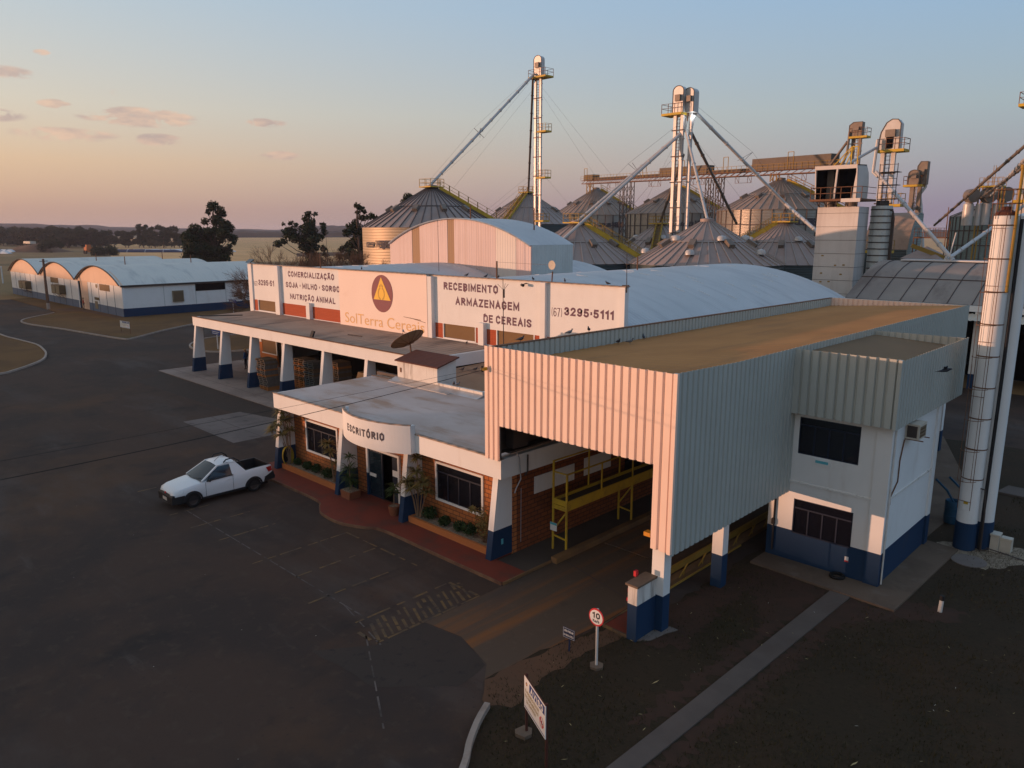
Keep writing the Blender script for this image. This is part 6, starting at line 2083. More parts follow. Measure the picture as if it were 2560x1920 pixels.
for (x, y, z0, z1, lab, k) in ((-24.85, 25.0, 3.9, 9.15, 'tall thin radio antenna mast before the white sign wall', 1), (-46.0, 39, 8.2, 12.2, 'thin antenna rod on vaulted roof before the head house', 0), (-52.5, 33, 8.4, 11.5, 'faint antenna rod behind the round sign emblem', 0), (-22.3, 31.2, 8.5, 10.2, 'short antenna rod at the right end of the sign wall', 0)):
    t_ = thing('antenna_mast', lab, 'antenna', (x, y, z0), 'antenna rods on the roofs')
    MB().tube((x, y, z0), (x - .05, y, z1), .028 if k else .02, .015, 6).build('mast', 'steel_dark', t_)
    b = MB()
    if k:
        for a_ in (0, 2.1, 4.2):
            b.bar((x, y, z1 - .55), (x + .3 * math.cos(a_), y + .3 * math.sin(a_), z1 - .25), .015)
        b.tube((x, y, z1 - .9), (x, y, z1 - .5), .05)
    else:
        b.bar((x - .12, y, z1 - .5), (x + .12, y, z1 - .5), .02)
    b.build('whip', 'steel_dark', t_)
t_ = thing('lightning_rod', 'black lightning rod fixture on the sign wall right corner', 'rod', (-22.2, 30.9, 8.6))
MB().bar((-22.35, 30.9, 8.64), (-21.95, 30.9, 8.66), .06).bar((-22.1, 30.9, 8.3), (-22.1, 30.9, 8.66), .05).build('bracket', 'black_plastic', t_)


# ------------------------------------------------------------------ pigeons
def pigeon(name='pigeon', m_='pigeon_grey'):
    b_ = MB()
    pts_ = [(0, .20, .10), (0, .12, .115), (0, .03, .13), (0, -.05, .15), (0, -.10, .19), (0, -.115, .235), (0, -.13, .262), (0, -.155, .258), (0, -.18, .250)]
    b_.path(pts_, [.012, .035, .062, .065, .042, .026, .030, .014, .004], 10)
    for s_ in (-1, 1):
        b_.path([(s_ * .022, 0, .09), (s_ * .022, 0, 0), (s_ * .022, -.035, 0)], .006, 4)
    b_.poly([(-.03, .12, .115), (.03, .12, .115), (.028, .25, .09), (-.028, .25, .09)])
    return b_.build(name, m_, None, smooth=True)


pg = pigeon()
pgp = pigeon('pigeon', 'pigeon_pale')
B_ = [(-44.89, 30.95, 8.62, 'pigeon on the sign wall top above the round emblem', 1), (-33.94, 30.95, 8.6, 'pigeon on the sign wall top above the word RECEBIMENTO, apart from the rest', 2), (-32.25, 30.95, 8.6, 'pigeon on the sign wall top, left of the rusty ridge post', 3),
      (-31.2, 30.95, 8.6, 'pigeon on the sign wall top, just right of the rusty ridge post', 1), (-28.45, 30.95, 8.6, 'pigeon on the sign wall top, above the security camera', 0.3), (-26.15, 30.95, 8.6, 'pigeon on the sign wall top, right of the small round dish', 4), (-23.3, 30.95, 8.6, 'pigeon on the sign wall top, nearest its right corner', 5),
      (-17.46, 18.37, 7.60, 'pigeon perched low on ribbed parapet nearest the front corner', 2.2), (-17.46, 20.95, 7.59, 'speckled pigeon on ribbed parapet under the phone number', 2.5), (-17.46, 22.1, 7.585, 'upright pigeon on ribbed parapet, farthest from the front corner', .4),
      (-16.9, 23.2, 7.07, 'dark pigeon standing on the dusty orange roof, leftmost of three', 1.2), (-16.5, 23.4, 7.10, 'pale tailed pigeon standing on the dusty orange roof, largest of three', 2.0), (-16.9, 24.9, 7.07, 'dark pigeon crouching on the dusty orange roof, rightmost of three', 4.0),
      (-29.6, 26.6, 3.93, 'pigeon on the brown rear office roof, left of a pair', 1.9), (-29.1, 27.1, 3.94, 'pigeon on the brown rear office roof, right of a pair', 2.0), (-26.35, 23.12, 4.1, 'pigeon crouching on the low roof parapet by the roof house', 1.0), (-26.1, 23.12, 4.1, 'upright pigeon with pale breast on the low roof parapet', 2.4),
      (-33.3, 30.3, 4.60, 'pigeon on loading canopy roof below the louvered window', 1.2)]
for i, (x, y, z, lab, r_) in enumerate(B_):
    src_ = pgp if i in (8, 11, 16) else pg
    o = src_ if src_.get('label') is None else src_.copy()
    if o is not src_:
        C.objects.link(o)
    o.location = (x, y, z)
    o.rotation_euler = (0, 0, r_)
    o.scale = (.85,) * 3
    tag(o, lab, 'bird', 'pigeons on the roofs')
b = MB()
b.path([(0, .22, 0), (0, .1, 0), (0, -.04, .01), (0, -.12, .03), (0, -.17, .03), (0, -.2, .02)], [.012, .04, .062, .04, .03, .005], 8)
for s_ in (-1, 1):
    b.mesh([(s_ * .03, -.06, .03), (s_ * .03, .06, .02), (s_ * .2, .05, .10), (s_ * .22, -.07, .11), (s_ * .40, .06, .05), (s_ * .36, -.01, .06)], [(0, 1, 2, 3), (3, 2, 4, 5)])
b.poly([(-.03, .12, 0), (.03, .12, 0), (.05, .28, 0), (-.05, .28, 0)])
o = b.build('pigeon', 'pigeon_grey', None, smooth=True)
o.location = (-6.5, 26.5, 6.95)
o.rotation_euler = (rad(-12), rad(20), 1.9)
tag(o, 'pigeon in flight before the ribbed gatehouse side wall', 'bird')

# ------------------------------------------------------------------ grain silos
def silo(name, label, x, y, R, ze, za, wall='silo_wall', roof='silo_roof', ribs=40, rib='silo_rib', grid=False, vents=8, ring=.52, label_lines=None, letter_a=None, stairs=None, domes=0, platform=True, lz=None, lh=1.0, group='round grain silos'):
    t_ = thing(name, label, 'silo', (x, y, 0), group)
    ns = 64
    MB().lathe([(R, 0), (R, ze)], (x, y, 0), ns).build('wall', wall, t_, smooth=True)
    rr_, sl = R + .15, (za - ze) / (R - .8)
    zr = lambda r: ze + (R + .0 - r) * sl
    rm = R * ring
    MB().lathe([(rr_, zr(rr_)), (rm, zr(rm)), (rm, zr(rm) + .10), (.8, za + .10), (.8, za + .5), (.0, za + .62)], (x, y, 0), ns).build('roof', roof, t_, smooth=30)
    b_ = MB()
    for k in range(ribs):
        a_ = 2 * PI * k / ribs
        c_, s_ = math.cos(a_), math.sin(a_)
        b_.bar((x + rr_ * c_, y + rr_ * s_, zr(rr_) + .05), (x + rm * c_, y + rm * s_, zr(rm) + .05), .10, .14)
        if k % 2 == 0 or R > 9:
            b_.bar((x + rm * c_, y + rm * s_, zr(rm) + .14), (x + .8 * c_, y + .8 * s_, za + .14), .08, .12)
    b_.path([(x + (rm + .02) * math.cos(2 * PI * i / 48), y + (rm + .02) * math.sin(2 * PI * i / 48), zr(rm) + .06) for i in range(49)], .07, 4, caps=False)
    b_.build('roof_rib', rib, t_)
    if grid:
        b_ = MB()
        for k in range(36):
            a_ = 2 * PI * k / 36
            b_.bar((x + (R + .05) * math.cos(a_), y + (R + .05) * math.sin(a_), 0), (x + (R + .05) * math.cos(a_), y + (R + .05) * math.sin(a_), ze - .05), .16, .14)
        for z in [ze - 2.4 * j for j in range(1, 6)]:
            b_.lathe([(R + .06, z - .09), (R + .06, z + .09)], (x, y, 0), ns)
        b_.build('stiffener', 'silo_rib', t_)
    vb = MB()
    for k in range(vents):
        a_ = 2 * PI * (k + .3) / vents
        r_ = R * .66
        c_, s_ = math.cos(a_), math.sin(a_)
        p = Vector((x + r_ * c_, y + r_ * s_, zr(r_) + .25))
        q_ = Vector((x + (r_ - 1.0) * c_, y + (r_ - 1.0) * s_, zr(r_ - 1.0) + .3))
        vb.bar(p, q_, .7, .5)
    vb.build('roof_vent', 'galvanised_dull', t_)
    for k in range(domes):
        a_ = 2 * PI * (k + .5) / domes - .35
        r_ = R * (.50 if k % 2 else .80)
        c_, s_ = math.cos(a_), math.sin(a_)
        MB().lathe([(.52, 0), (.50, .28), (.38, .48), (0, .58)], (x + r_ * c_, y + r_ * s_, zr(r_) + .1), 14).build('dome_vent', 'galvanised', t_, smooth=40)
    if platform:
        b_ = MB()
        b_.box(x - 1.3, x + 1.3, y - 1.3, y + 1.3, za + .2, za + .34)
        pt = b_.build('platform', 'yellow_paint', t_)
        b_ = MB()
        for (sx, sy) in ((-1, -1), (1, -1), (1, 1), (-1, 1), (0, -1), (1, 0), (0, 1), (-1, 0)):
            b_.bar((x + sx * 1.25, y + sy * 1.25, za + .3), (x + sx * 1.25, y + sy * 1.25, za + 1.4), .06)
        for z in (za + .85, za + 1.38):
            for (p0, p1) in (((-1, -1), (1, -1)), ((1, -1), (1, 1)), ((1, 1), (-1, 1)), ((-1, 1), (-1, -1))):
                b_.bar((x + p0[0] * 1.25, y + p0[1] * 1.25, z), (x + p1[0] * 1.25, y + p1[1] * 1.25, z), .05)
        b_.build('railing', 'yellow_ochre', pt)
    if stairs is not None:
        c_, s_ = math.cos(stairs), math.sin(stairs)
        sd = Vector((-s_, c_, 0))
        p0 = Vector((x + 1.2 * c_, y + 1.2 * s_, zr(1.2) + .35))
        p1 = Vector((x + (R + .6) * c_, y + (R + .6) * s_, zr(R + .6) + .45))
        b_ = MB()
        for k in (-.45, .45):
            b_.bar(p0 + sd * k, p1 + sd * k, .08, .50)
        for k in range(22):
            q_ = p0.lerp(p1, k / 21)
            b_.bar(q_ - sd * .45, q_ + sd * .45, .22, .05)
        st_ = b_.build('roof_stairs', 'yellow_paint', t_)
        b_ = MB()
        for k in (-.45, .45):
            for dz in (.6, 1.1):
                b_.bar(p0 + sd * k + Vector((0, 0, dz)), p1 + sd * k + Vector((0, 0, dz)), .05)
            for j in range(8):
                q_ = p0.lerp(p1, j / 7) + sd * k
                b_.bar(q_, q_ + Vector((0, 0, 1.12)), .06)
        b_.build('railing', 'yellow_ochre', st_)
    if label_lines:
        th_ = letter_a
        for (s_, aw, z0, z1) in label_lines:
            def fn(a, c, dz=0, R=R, th_=th_, z0=z0):
                t = th_ + a / R
                return Vector((x + (R + .12 + dz) * math.cos(t), y + (R + .12 + dz) * math.sin(t), z0 + c))
            block_text(s_, 'letter_grey', t_, (0, 0, 0), (1, 0, 0), (0, 0, 1), aw, z1 - z0, .20, .12, fn=fn)
            th_ += (aw + .35) / R
    return t_


def toward(x, y):
    return math.atan2(-y, -x)


S1 = (-86.4, 72.2)
a1 = toward(*S1)
silo('grain_silo', 'beige grain silo with yellow roof stairs left of the pink head house', *S1, 10.1, 11.9, 17.3, 'silo_wall_beige', 'silo_roof', 44, 'silo_rib', vents=10,
     label_lines=[('KEPLER', 2.3, 9.1, 9.85), ('WEBER', 2.9, 9.0, 10.1)], letter_a=a1 - 1.13, stairs=a1 + 1.45)
S2 = (-102.4, 109.7)
silo('grain_silo', 'grey grain silo behind the tallest single elevator tower', *S2, 9.7, 12.7, 18.4, 'silo_wall_dark', 'silo_roof', 40, 'silo_rib_light', vents=8, stairs=toward(*S2) - .45)
for (x, y, R, ze, za, lab) in ((-113.3, 145.1, 10.4, 15.0, 20.9, 'big gridded grain silo under the left end of the conveyor bridge'), (-85.5, 135.9, 10.0, 14.8, 20.1, 'big gridded grain silo behind the second elevator tower'),
                               (-58.8, 125.5, 10.0, 14.8, 19.6, 'big gridded grain silo just left of the white dryer tower')):
    aa = toward(x, y)
    silo('grain_silo', lab, x, y, R, ze, za, 'silo_wall', 'silo_roof_brown', 44, 'silo_rib_light', True, 10, platform=False, stairs=aa + 1.3,
         label_lines=[('KEPLER', 2.4, 12.3, 13.1), ('WEBER', 2.8, 12.2, 13.3)], letter_a=aa + .10)
silo('grain_silo', 'foremost low grain silo with wide ribbed cone roof and white dome vents', -45.3, 78.7, 8.6, 7.75, 12.2, 'silo_wall_dark', 'silo_roof', 44, 'silo_rib_light', vents=8, domes=10, platform=False)
silo('grain_silo', 'low grain silo beside the head house side wall with yellow roof stairs', -61.9, 75.5, 8.5, 7.6, 12.1, 'silo_wall_dark', 'silo_roof', 40, 'silo_rib_light', vents=9, stairs=toward(-61.9, 75.5) + 1.25)
silo('grain_silo', 'low grain silo with brown cone roof left of the white dryer', -46.3, 101.0, 9.3, 7.2, 12.3, 'silo_wall_dark', 'silo_roof', 40, 'silo_rib_light', vents=9, domes=8, stairs=toward(-46.3, 101) - 1.2)
silo('grain_silo', 'low grain silo half hidden behind the foremost cone roof, stairs facing us', -65.9, 100.5, 8.0, 7.5, 12.2, 'silo_wall_dark', 'silo_roof', 36, 'silo_rib_light', vents=8, domes=6, stairs=toward(-65.9, 100.5) - .1)
silo('grain_silo', 'tall narrow green grey silo behind the twin water columns', -33.3, 149.0, 5.1, 13.8, 15.7, 'silo_wall_green', 'silo_roof_brown', 16, 'silo_rib', True, 4, platform=False)


# ------------------------------------------------------------------ bucket elevators
def elevator(label, x, y, zb, zt, rot, heads, leg_sets, plats, legw=.5, deckw=2.6, mat_='galvanised', head_mat='galvanised', group='bucket elevator towers', ladder=True, rust_pl='yellow_paint'):
    """heads: list of (dx, dy, w, d, h) housings standing on the top deck; leg_sets: (dx, dy) of casing pairs; plats: (z, dx, w, railing)"""
    t_ = thing('bucket_elevator', label, 'elevator tower', (x, y, 0), group)
    M_ = Matrix.Translation((x, y, 0)) @ Matrix.Rotation(rot, 4, 'Z') @ Matrix.Diagonal((1.22, 1.1, 1, 1))

    def put(b_):
        b_.v = [tuple(M_ @ Vector(p)) for p in b_.v]
        return b_
    for (dx, dy) in leg_sets:
        b_ = MB()
        b_.box(dx - legw / 2, dx + legw / 2, dy - legw / 2, dy + legw / 2, zb, zt)
        z = zb + 2
        while z < zt:
            b_.box(dx - legw / 2 - .06, dx + legw / 2 + .06, dy - legw / 2 - .06, dy + legw / 2 + .06, z, z + .10)
            z += 2.6
        put(b_).build('leg', mat_, t_)
    if ladder:
        xa = leg_sets[0][0] + legw * .6
        xb = leg_sets[1][0] - legw * .6
        b_ = MB()
        yl = leg_sets[0][1] - legw * .3
        z = zb
        while z < zt - .2:
            b_.bar((xa, yl, z), (xb, yl, z), .05)
            z += .42
        for xx in (xa + .08, xb - .08):
            b_.bar((xx, yl, zb), (xx, yl, zt), .05)
        z = zb + 1.5
        while z < zt:
            b_.bar((leg_sets[0][0] - legw, yl - .1, z), (leg_sets[1][0] + legw, yl - .1, z), .09, .14)
            z += 3.2
        put(b_).build('ladder', 'steel_dark' if mat_ == 'galvanised' else 'galvanised_dull', t_)
    for (dx, dy, w_, d_, h_, kind) in heads:
        b_ = MB()
        if kind == 'round':
            pf = [(dx - w_ / 2, zt)] + [(dx - w_ / 2 * math.cos(a_), zt + h_ - w_ / 2 + w_ / 2 * math.sin(a_)) for a_ in [PI * i / 14 for i in range(15)]] + [(dx + w_ / 2, zt)]
        elif kind == 'slope':
            pf = [(dx - w_ / 2, zt), (dx - w_ / 2, zt + h_ * .35), (dx - w_ / 2 + .1, zt + h_ * .6), (dx - w_ * .2, zt + h_ * .9), (dx + .1, zt + h_), (dx + w_ * .35, zt + h_ * .98), (dx + w_ / 2, zt + h_ * .85), (dx + w_ / 2, zt)]
        else:
            pf = [(dx - w_ / 2, zt), (dx - w_ / 2, zt + h_ * .8), (dx - w_ * .2, zt + h_), (dx + w_ / 2, zt + h_), (dx + w_ / 2, zt)]
        b_.prism(pf, 'y', dy - d_ / 2, dy + d_ / 2)
        ho = put(b_).build('head', head_mat, t_)
        b_ = MB()
        b_.path([(p[0], dy - d_ / 2 - .02, p[1]) for p in pf], .05, 4)
        b_.box(dx - w_ * .18, dx + w_ * .3, dy - d_ / 2 - .35, dy - d_ / 2, zt + h_ * .42, zt + h_ * .66)
        put(b_).build('cover', 'galvanised_dull', ho)
    for (z, dx, w_, d_, rail) in plats:
        b_ = MB()
        b_.box(dx - w_ / 2, dx + w_ / 2, -d_ / 2, d_ / 2, z - .28, z)
        po = put(b_).build('platform', rust_pl, t_)
        if rail:
            b_ = MB()
            for sx in (-1, -.33, .33, 1):
                for sy in (-1, 1):
                    b_.bar((dx + sx * w_ / 2 * .98, sy * d_ / 2 * .98, z), (dx + sx * w_ / 2 * .98, sy * d_ / 2 * .98, z + 1.15), .05)
            for zz_ in (z + .6, z + 1.12):
                for sy in (-1, 1):
                    b_.bar((dx - w_ / 2 * .98, sy * d_ / 2 * .98, zz_), (dx + w_ / 2 * .98, sy * d_ / 2 * .98, zz_), .045)
                for sx in (-1, 1):
                    b_.bar((dx + sx * w_ / 2 * .98, -d_ / 2 * .98, zz_), (dx + sx * w_ / 2 * .98, d_ / 2 * .98, zz_), .045)
            put(b_).build('railing', 'steel_rust' if rail == 2 else 'yellow_ochre', po)
    return t_


def spout(par, p, q, r, m_='galvanised', flange=True):
    b_ = MB()
    p, q = Vector(p), Vector(q)
    b_.tube(p, q, r, r, 10)
    if flange:
        L = (q - p).length
        k = int(L / 3)
        d_ = (q - p).normalized()
        for i in range(1, k):
            c_ = p + d_ * (L * i / k)
            b_.tube(c_ - d_ * .05, c_ + d_ * .05, r * 1.35, r * 1.35, 10)
    return b_.build('spout', m_, par, smooth=40)


def guy(par, segs, r=.012):
    b_ = MB()
    for p, q in segs:
        b_.tube(p, q, r, r, 4, caps=False)
    b_.build('guy_wire', 'steel_dark', par)


VX = 0.0     # the towers stand square to the yard's grid
k1 = 135 / 145
t1 = elevator('tallest single elevator tower with one long spout to the left silo', -90.9, 99.9, 0, 36.9, VX, [(.05, .1, 1.4, .8, 3.4, 'round')], [(-.46, 0), (.48, 0)],
              [(36.9, .45, 3.2, 1.9, 2), (28.1, 1.15, 1.7, 1.4, 1), (20.5, 1.1, 1.7, 1.4, 1), (13.2, .8, 1.8, 1.5, 1)], .30)
spout(t1, (-91.4, 99.4, 37.4), (-86.7, 72.2, 17.9), .21)
spout(t1, (-91.5, 99.2, 36.9), (-101.6, 109.0, 18.5), .19, 'steel_dark')
b_ = MB()
m1 = Vector((-91.4, 99.4, 37.4)).lerp(Vector((-86.7, 72.2, 17.9)), .57)
b_.bar(m1 + Vector((-.8, -.3, .75)), m1 + Vector((.8, .3, -.75)), .06).bar(m1 + Vector((0, .3, .75)), m1 + Vector((.5, -.3, -.75)), .05)
b_.build('spout_strut', 'steel_dark', t1)
top1 = Vector((-90.9, 99.9, 36.0))
guy(t1, [(Vector((-91.4, 99.4, 37.6)), m1 + Vector((-.8, -.3, .75))), (m1 + Vector((-.8, -.3, .75)), (-86.9, 72.2, 18.5)), (Vector((-91.4, 99.4, 37.0)), m1 + Vector((.8, .3, -.75))), (m1 + Vector((.8, .3, -.75)), (-86.5, 72.3, 17.9)),
         (top1, (-112, 78, 0)), (top1 - Vector((0, 0, 14)), (-110, 80, 0)), (top1, (-63, 112, 0)), (top1 - Vector((0, 0, 1)), (-67, 108, 0)), (top1 - Vector((0, 0, 14)), (-72, 108, 0)), (top1 - Vector((0, 0, 15)), (-112, 82, 0))], .011)

t2 = elevator('second elevator tower, twin heads and many spouts fanning down', -54.2, 86.8, 0, 26.0, VX, [(-.25, -.3, 1.25, .8, 3.2, 'round'), (.75, .4, 1.1, 1.1, 2.9, 'round')], [(-.72, -.2), (.12, -.2), (.78, .4)],
              [(26.0, -.85, 2.4, 2.0, 2)], .32)
n2 = Vector((-54.0, 87.0, 23.9))
spout(t2, n2, (-61.7, 75.4, 12.6), .20)
spout(t2, n2 + Vector((-.1, -.2, -.2)), (-60.6, 71.0, 10.2), .20)
spout(t2, n2 + Vector((.2, 0, 0)), (-45.3, 78.7, 12.6), .17)
spout(t2, (-53.4, 87.5, 23.8), (-59.0, 111.5, 12.5), .20, 'galvanised_dull')
spout(t2, n2 + Vector((0, 0, -3)), (-65.9, 100.4, 12.6), .20, 'galvanised_dull')
spout(t2, (-53.1, 87.8, 26.2), (-46.1, 100.4, 14.9), .21)
spout(t2, (-46.1, 100.4, 14.9), (-31.5, 82.5, 9.2), .21)
b_ = MB()
b_.path([(-53.6, 87.4, 28.2), (-53.8, 87.2, 25.6), n2], .20, 8)
b_.path([(-53.1, 87.8, 28.0), (-53.2, 87.7, 25.6), (-53.4, 87.5, 23.8)], .22, 8)
b_.build('spout', 'galvanised', t2)
MB().path([(-53.35, 87.35, 28.2), (-53.6, 87.1, 26.6), (-53.7, 87.1, 25)], .10, 6).build('spout', 'steel_rust', t2)
m2_ = Vector((-53.1, 87.8, 26.2)).lerp(Vector((-46.1, 100.4, 14.9)), .52)
b_ = MB()
b_.bar(m2_, m2_ + Vector((.9, .6, 1.1)), .05).bar(m2_ + Vector((-.5, -.7, 0)), m2_ + Vector((.9, .6, 1.1)), .04)
m3_ = n2.lerp(Vector((-61.7, 75.4, 12.6)), .45)
b_.bar(m3_ + Vector((-.5, -.3, 1.0)), m3_ + Vector((.5, .3, -.6)), .05).bar(m3_, m3_ + Vector((-.9, -.6, .9)), .04)
b_.bar((-46.1, 100.4, 12.6), (-46.1, 100.4, 15.6), .08).bar((-46.6, 100.0, 12.6), (-46.1, 100.4, 14.4), .06).bar((-45.6, 100.8, 12.6), (-46.1, 100.4, 14.4), .06)
b_.build('spout_strut', 'steel_dark', t2)
guy(t2, [((-53.1, 87.8, 27), m2_ + Vector((.9, .6, 1.1))), (m2_ + Vector((.9, .6, 1.1)), (-46.1, 100.4, 15.4)), ((-54.2, 86.8, 25), m3_ + Vector((-.9, -.6, .9))), (m3_ + Vector((-.9, -.6, .9)), (-61.7, 75.4, 13.2)),
         ((-54.2, 86.8, 24), (-75, 96, 0)), ((-53.6, 87, 24), (-40, 104, 0)), ((-54, 87, 22), (-72, 80, 0))])
bl = bpy.data.lights.new('work_lamp_light', 'POINT')
bl.energy = 60
bl.shadow_soft_size = .15
bl.color = (.95, .97, 1)
t_ = thing('work_lamp', 'lit white work lamp near the top of the twin-headed elevator tower', 'lamp', (-53.0, 87.6, 25.6))
MB().ball((-53.0, 87.4, 25.55), .17, .17, .17, 10).build('bulb', 'lamp_lit', t_, smooth=True)
MB().lathe([(.20, .05), (.12, .2), (0, .24)], (-53.0, 87.4, 25.6), 12).bar((-53.0, 87.4, 25.8), (-53.4, 87.4, 26.0), .05).build('housing', 'steel_dark', t_)
blo = bpy.data.objects.new('work_lamp_light', bl)
blo.location = (-52.9, 87.0, 25.4)
C.objects.link(blo)

t3 = elevator('small dull elevator tower behind the dryer hood', -43.9, 117.7, 0, 24.9, VX, [(-.1, 0, 1.5, .9, 2.0, 'box')], [(-.4, 0), (.4, 0)], [(24.9, .3, 2.1, 1.5, 2)], .34, mat_='galvanised_dull', head_mat='galvanised_dull')
spout(t3, (-45.0, 117.0, 24.2), (-48.0, 119.0, 21.2), .19, 'galvanised_dull')
b_ = MB()
b_.path([(-44.8, 117.1, 25.6), (-44.9, 117.0, 22.6), (-45.3, 116.6, 20.8)], .19, 8)
b_.build('spout', 'galvanised_dull', t3)
t4 = elevator('pink lit elevator tower with rounded head right of the dryer', -29.9, 89.5, 0, 19.9, VX, [(.1, 0, 1.7, .85, 3.2, 'slope')], [(-.44, 0), (.46, 0)],
              [(19.95, .35, 2.3, 1.7, 2), (14.2, .75, 1.7, 1.4, 1), (9.2, -.1, 2.3, 1.6, 1)], .34)
b_ = MB()
b_.box(-.2, .5, -.55, -.5, 20.1, 21.3)
M_ = Matrix.Translation((-29.9, 89.5, 0)) @ Matrix.Rotation(VX, 4, 'Z')
b_.v = [tuple(M_ @ Vector(p)) for p in b_.v]
b_.build('hatch', 'black_void', t4)
b_ = MB()
b_.path([(-30.8, 88.5, 21.0), (-30.9, 88.3, 17.6), (-30.2, 87.9, 17.1)], .17, 8)
b_.build('spout', 'galvanised', t4)
spout(t4, (-30.8, 88.4, 20.2), (-31.6, 80.0, 17.4), .15, 'galvanised')
spout(t4, (-30.4, 87.8, 17.6), (-17.6, 70.3, 8.95), .17)
t5 = elevator('grey double-headed elevator tower between dryer and green silo', -33.9, 113.6, 0, 17.5, VX, [(.45, .3, 1.0, .9, 3.0, 'box'), (-.2, -.4, 1.1, .7, 1.9, 'round')], [(-.42, 0), (.34, 0)], [(17.5, -.3, 1.9, 1.4, 2)], .42, mat_='galvanised_dull', head_mat='galvanised_dull')
b_ = MB()
b_.path([(-33.1, 114.4, 19.5), (-33.0, 114.3, 17.2), (-33.5, 113.9, 16.2), (-33.2, 113.9, 14.8)], .2, 8)
b_.path([(-33.2, 113.9, 14.8), (-32.0, 112.5, 9)], .2, 8)
b_.build('spout', 'galvanised', t5)
spout(t5, (-33.4, 113.8, 14.9), (-36.3, 106.0, 9.5), .16, 'galvanised_dull')
t6 = elevator('elevator tower cut by the right picture edge, spouts running down left', -17.2, 94.6, 0, 24, VX, [(0, 0, 2.0, 1.0, 3.0, 'round')], [(-.5, 0), (.55, 0)], [(24, 0, 3.2, 2.0, 2), (14.5, 0, 2.4, 1.6, 1)], .5)
spout(t6, (-17.9, 94.0, 20.2), (-34.6, 126.0, 12.2), .17, 'galvanised_dull')
spout(t6, (-17.9, 94.0, 18.7), (-33.2, 148.0, 16.1), .20)
spout(t6, (-17.9, 94.0, 17.9), (-31.5, 137.0, 16.4), .15, 'galvanised_dull')
spout(t6, (-17.4, 93.5, 14.0), (-18.1, 70.3, 8.98), .16)

# ------------------------------------------------------------------ conveyor bridge over the big silos
CB = thing('conveyor_bridge', 'long rusty conveyor bridge running above the gridded silos', 'conveyor', (-81, 133, 20))
A_, Z_b = Vector((-116.0, 143.9, 22.3)), Vector((-46.5, 120.6, 20.3))
d_ = (Z_b - A_).normalized()
s_ = Vector((-d_.y, d_.x, 0)).normalized()
b = MB()
for k in (-.75, .75):
    for dz in (0, .7):
        b.bar(A_ + s_ * k + Vector((0, 0, dz)), Z_b + s_ * k + Vector((0, 0, dz)), .13, .16)
L_ = (Z_b - A_).length
n_ = 46
for i in range(n_):
    p, q = A_ + d_ * (L_ * i / n_), A_ + d_ * (L_ * (i + 1) / n_)
    for k in (-.75, .75):
        b.bar(p + s_ * k, q + s_ * k + Vector((0, 0, .7)), .07)
    b.bar(p - s_ * .75, p + s_ * .75, .10)
b.build('truss', 'steel_rust', CB)
b = MB()
b.bar(A_ + d_ * 1.5 + Vector((0, 0, .95)), Z_b + Vector((0, 0, .95)), 1.3, .5)
b.build('trough', 'steel_dark', CB)
b = MB()
for (a, c, h) in ((29.5, 43.5, 1.6), (55.0, 71.5, 2.0), (1.5, 5.0, 1.3)):
    c0, c1_ = A_ + d_ * a + Vector((0, 0, .7 + h / 2)), A_ + d_ * c + Vector((0, 0, .7 + h / 2))
    b.bar(c0, c1_, 1.9, h)
b.build('cover', 'conveyor_cover', CB)
b = MB()
n_ = 60
for i in range(n_ + 1):
    p = A_ + d_ * (L_ * i / n_)
    b.bar(p - s_ * 1.0 + Vector((0, 0, .7)), p - s_ * 1.0 + Vector((0, 0, 1.7)), .05)
for dz in (1.2, 1.7):
    b.bar(A_ - s_ * 1.0 + Vector((0, 0, dz)), Z_b - s_ * 1.0 + Vector((0, 0, dz)), .05)
for a in (1.5, 24, 36, 48, 63):
    p = A_ + d_ * a
    for k in (0, 1.2):
        b.bar(p + d_ * k - s_ * 1.0 + Vector((0, 0, .7)), p + d_ * k - s_ * 1.0 + Vector((0, 0, 3.4)), .09)
    b.bar(p - s_ * 1.0 + Vector((0, 0, 3.4)), p + d_ * 1.2 - s_ * 1.0 + Vector((0, 0, 3.4)), .09)
b.build('railing', 'yellow_ochre', CB)
b = MB()
for a in (11, 26, 39, 51, 63):
    for k in (0, 3.0):
        p = A_ + d_ * (a + k)
        b.bar(p - s_ * .8, p - s_ * .8 - Vector((0, 0, 1.2)), .06).bar(p - s_ * .8 + d_ * .9, p - s_ * .8 + d_ * .9 - Vector((0, 0, 1.2)), .06).bar(p - s_ * .8, p - s_ * .8 + d_ * .9 - Vector((0, 0, 1.2)), .05)
    p = A_ + d_ * a
    b.bar(p - s_ * .8 - Vector((0, 0, 1.2)), p - s_ * .8 + d_ * 3.9 - Vector((0, 0, 1.2)), .06)
b.build('hanger', 'steel_rust', CB)
for a in (16.0, 18.6, 43.5, 46.3, 2.5, 59.5):
    p = A_ + d_ * a
    b = MB()
    short = a in (2.5, 59.5)
    zl = 19.5 if short else 0
    for (i_, j_) in ((-.55, -.55), (.55, -.55), (.55, .55), (-.55, .55)):
        b.bar((p.x + i_, p.y + j_, zl), (p.x + i_, p.y + j_, p.z), .13)
    z = zl
    f_ = 1
    while z < p.z - 1.0:
        for (c0, c1_) in (((-.55, -.55), (.55, -.55)), ((.55, -.55), (.55, .55)), ((.55, .55), (-.55, .55)), ((-.55, .55), (-.55, -.55))):
            u0, u1 = (c0, c1_) if f_ > 0 else (c1_, c0)
            b.bar((p.x + u0[0], p.y + u0[1], z), (p.x + u1[0], p.y + u1[1], z + 1.5), .08)
        z += 1.5
        f_ = -f_
    b.build('support_tower', 'steel_dark' if not short else 'yellow_ochre', CB)

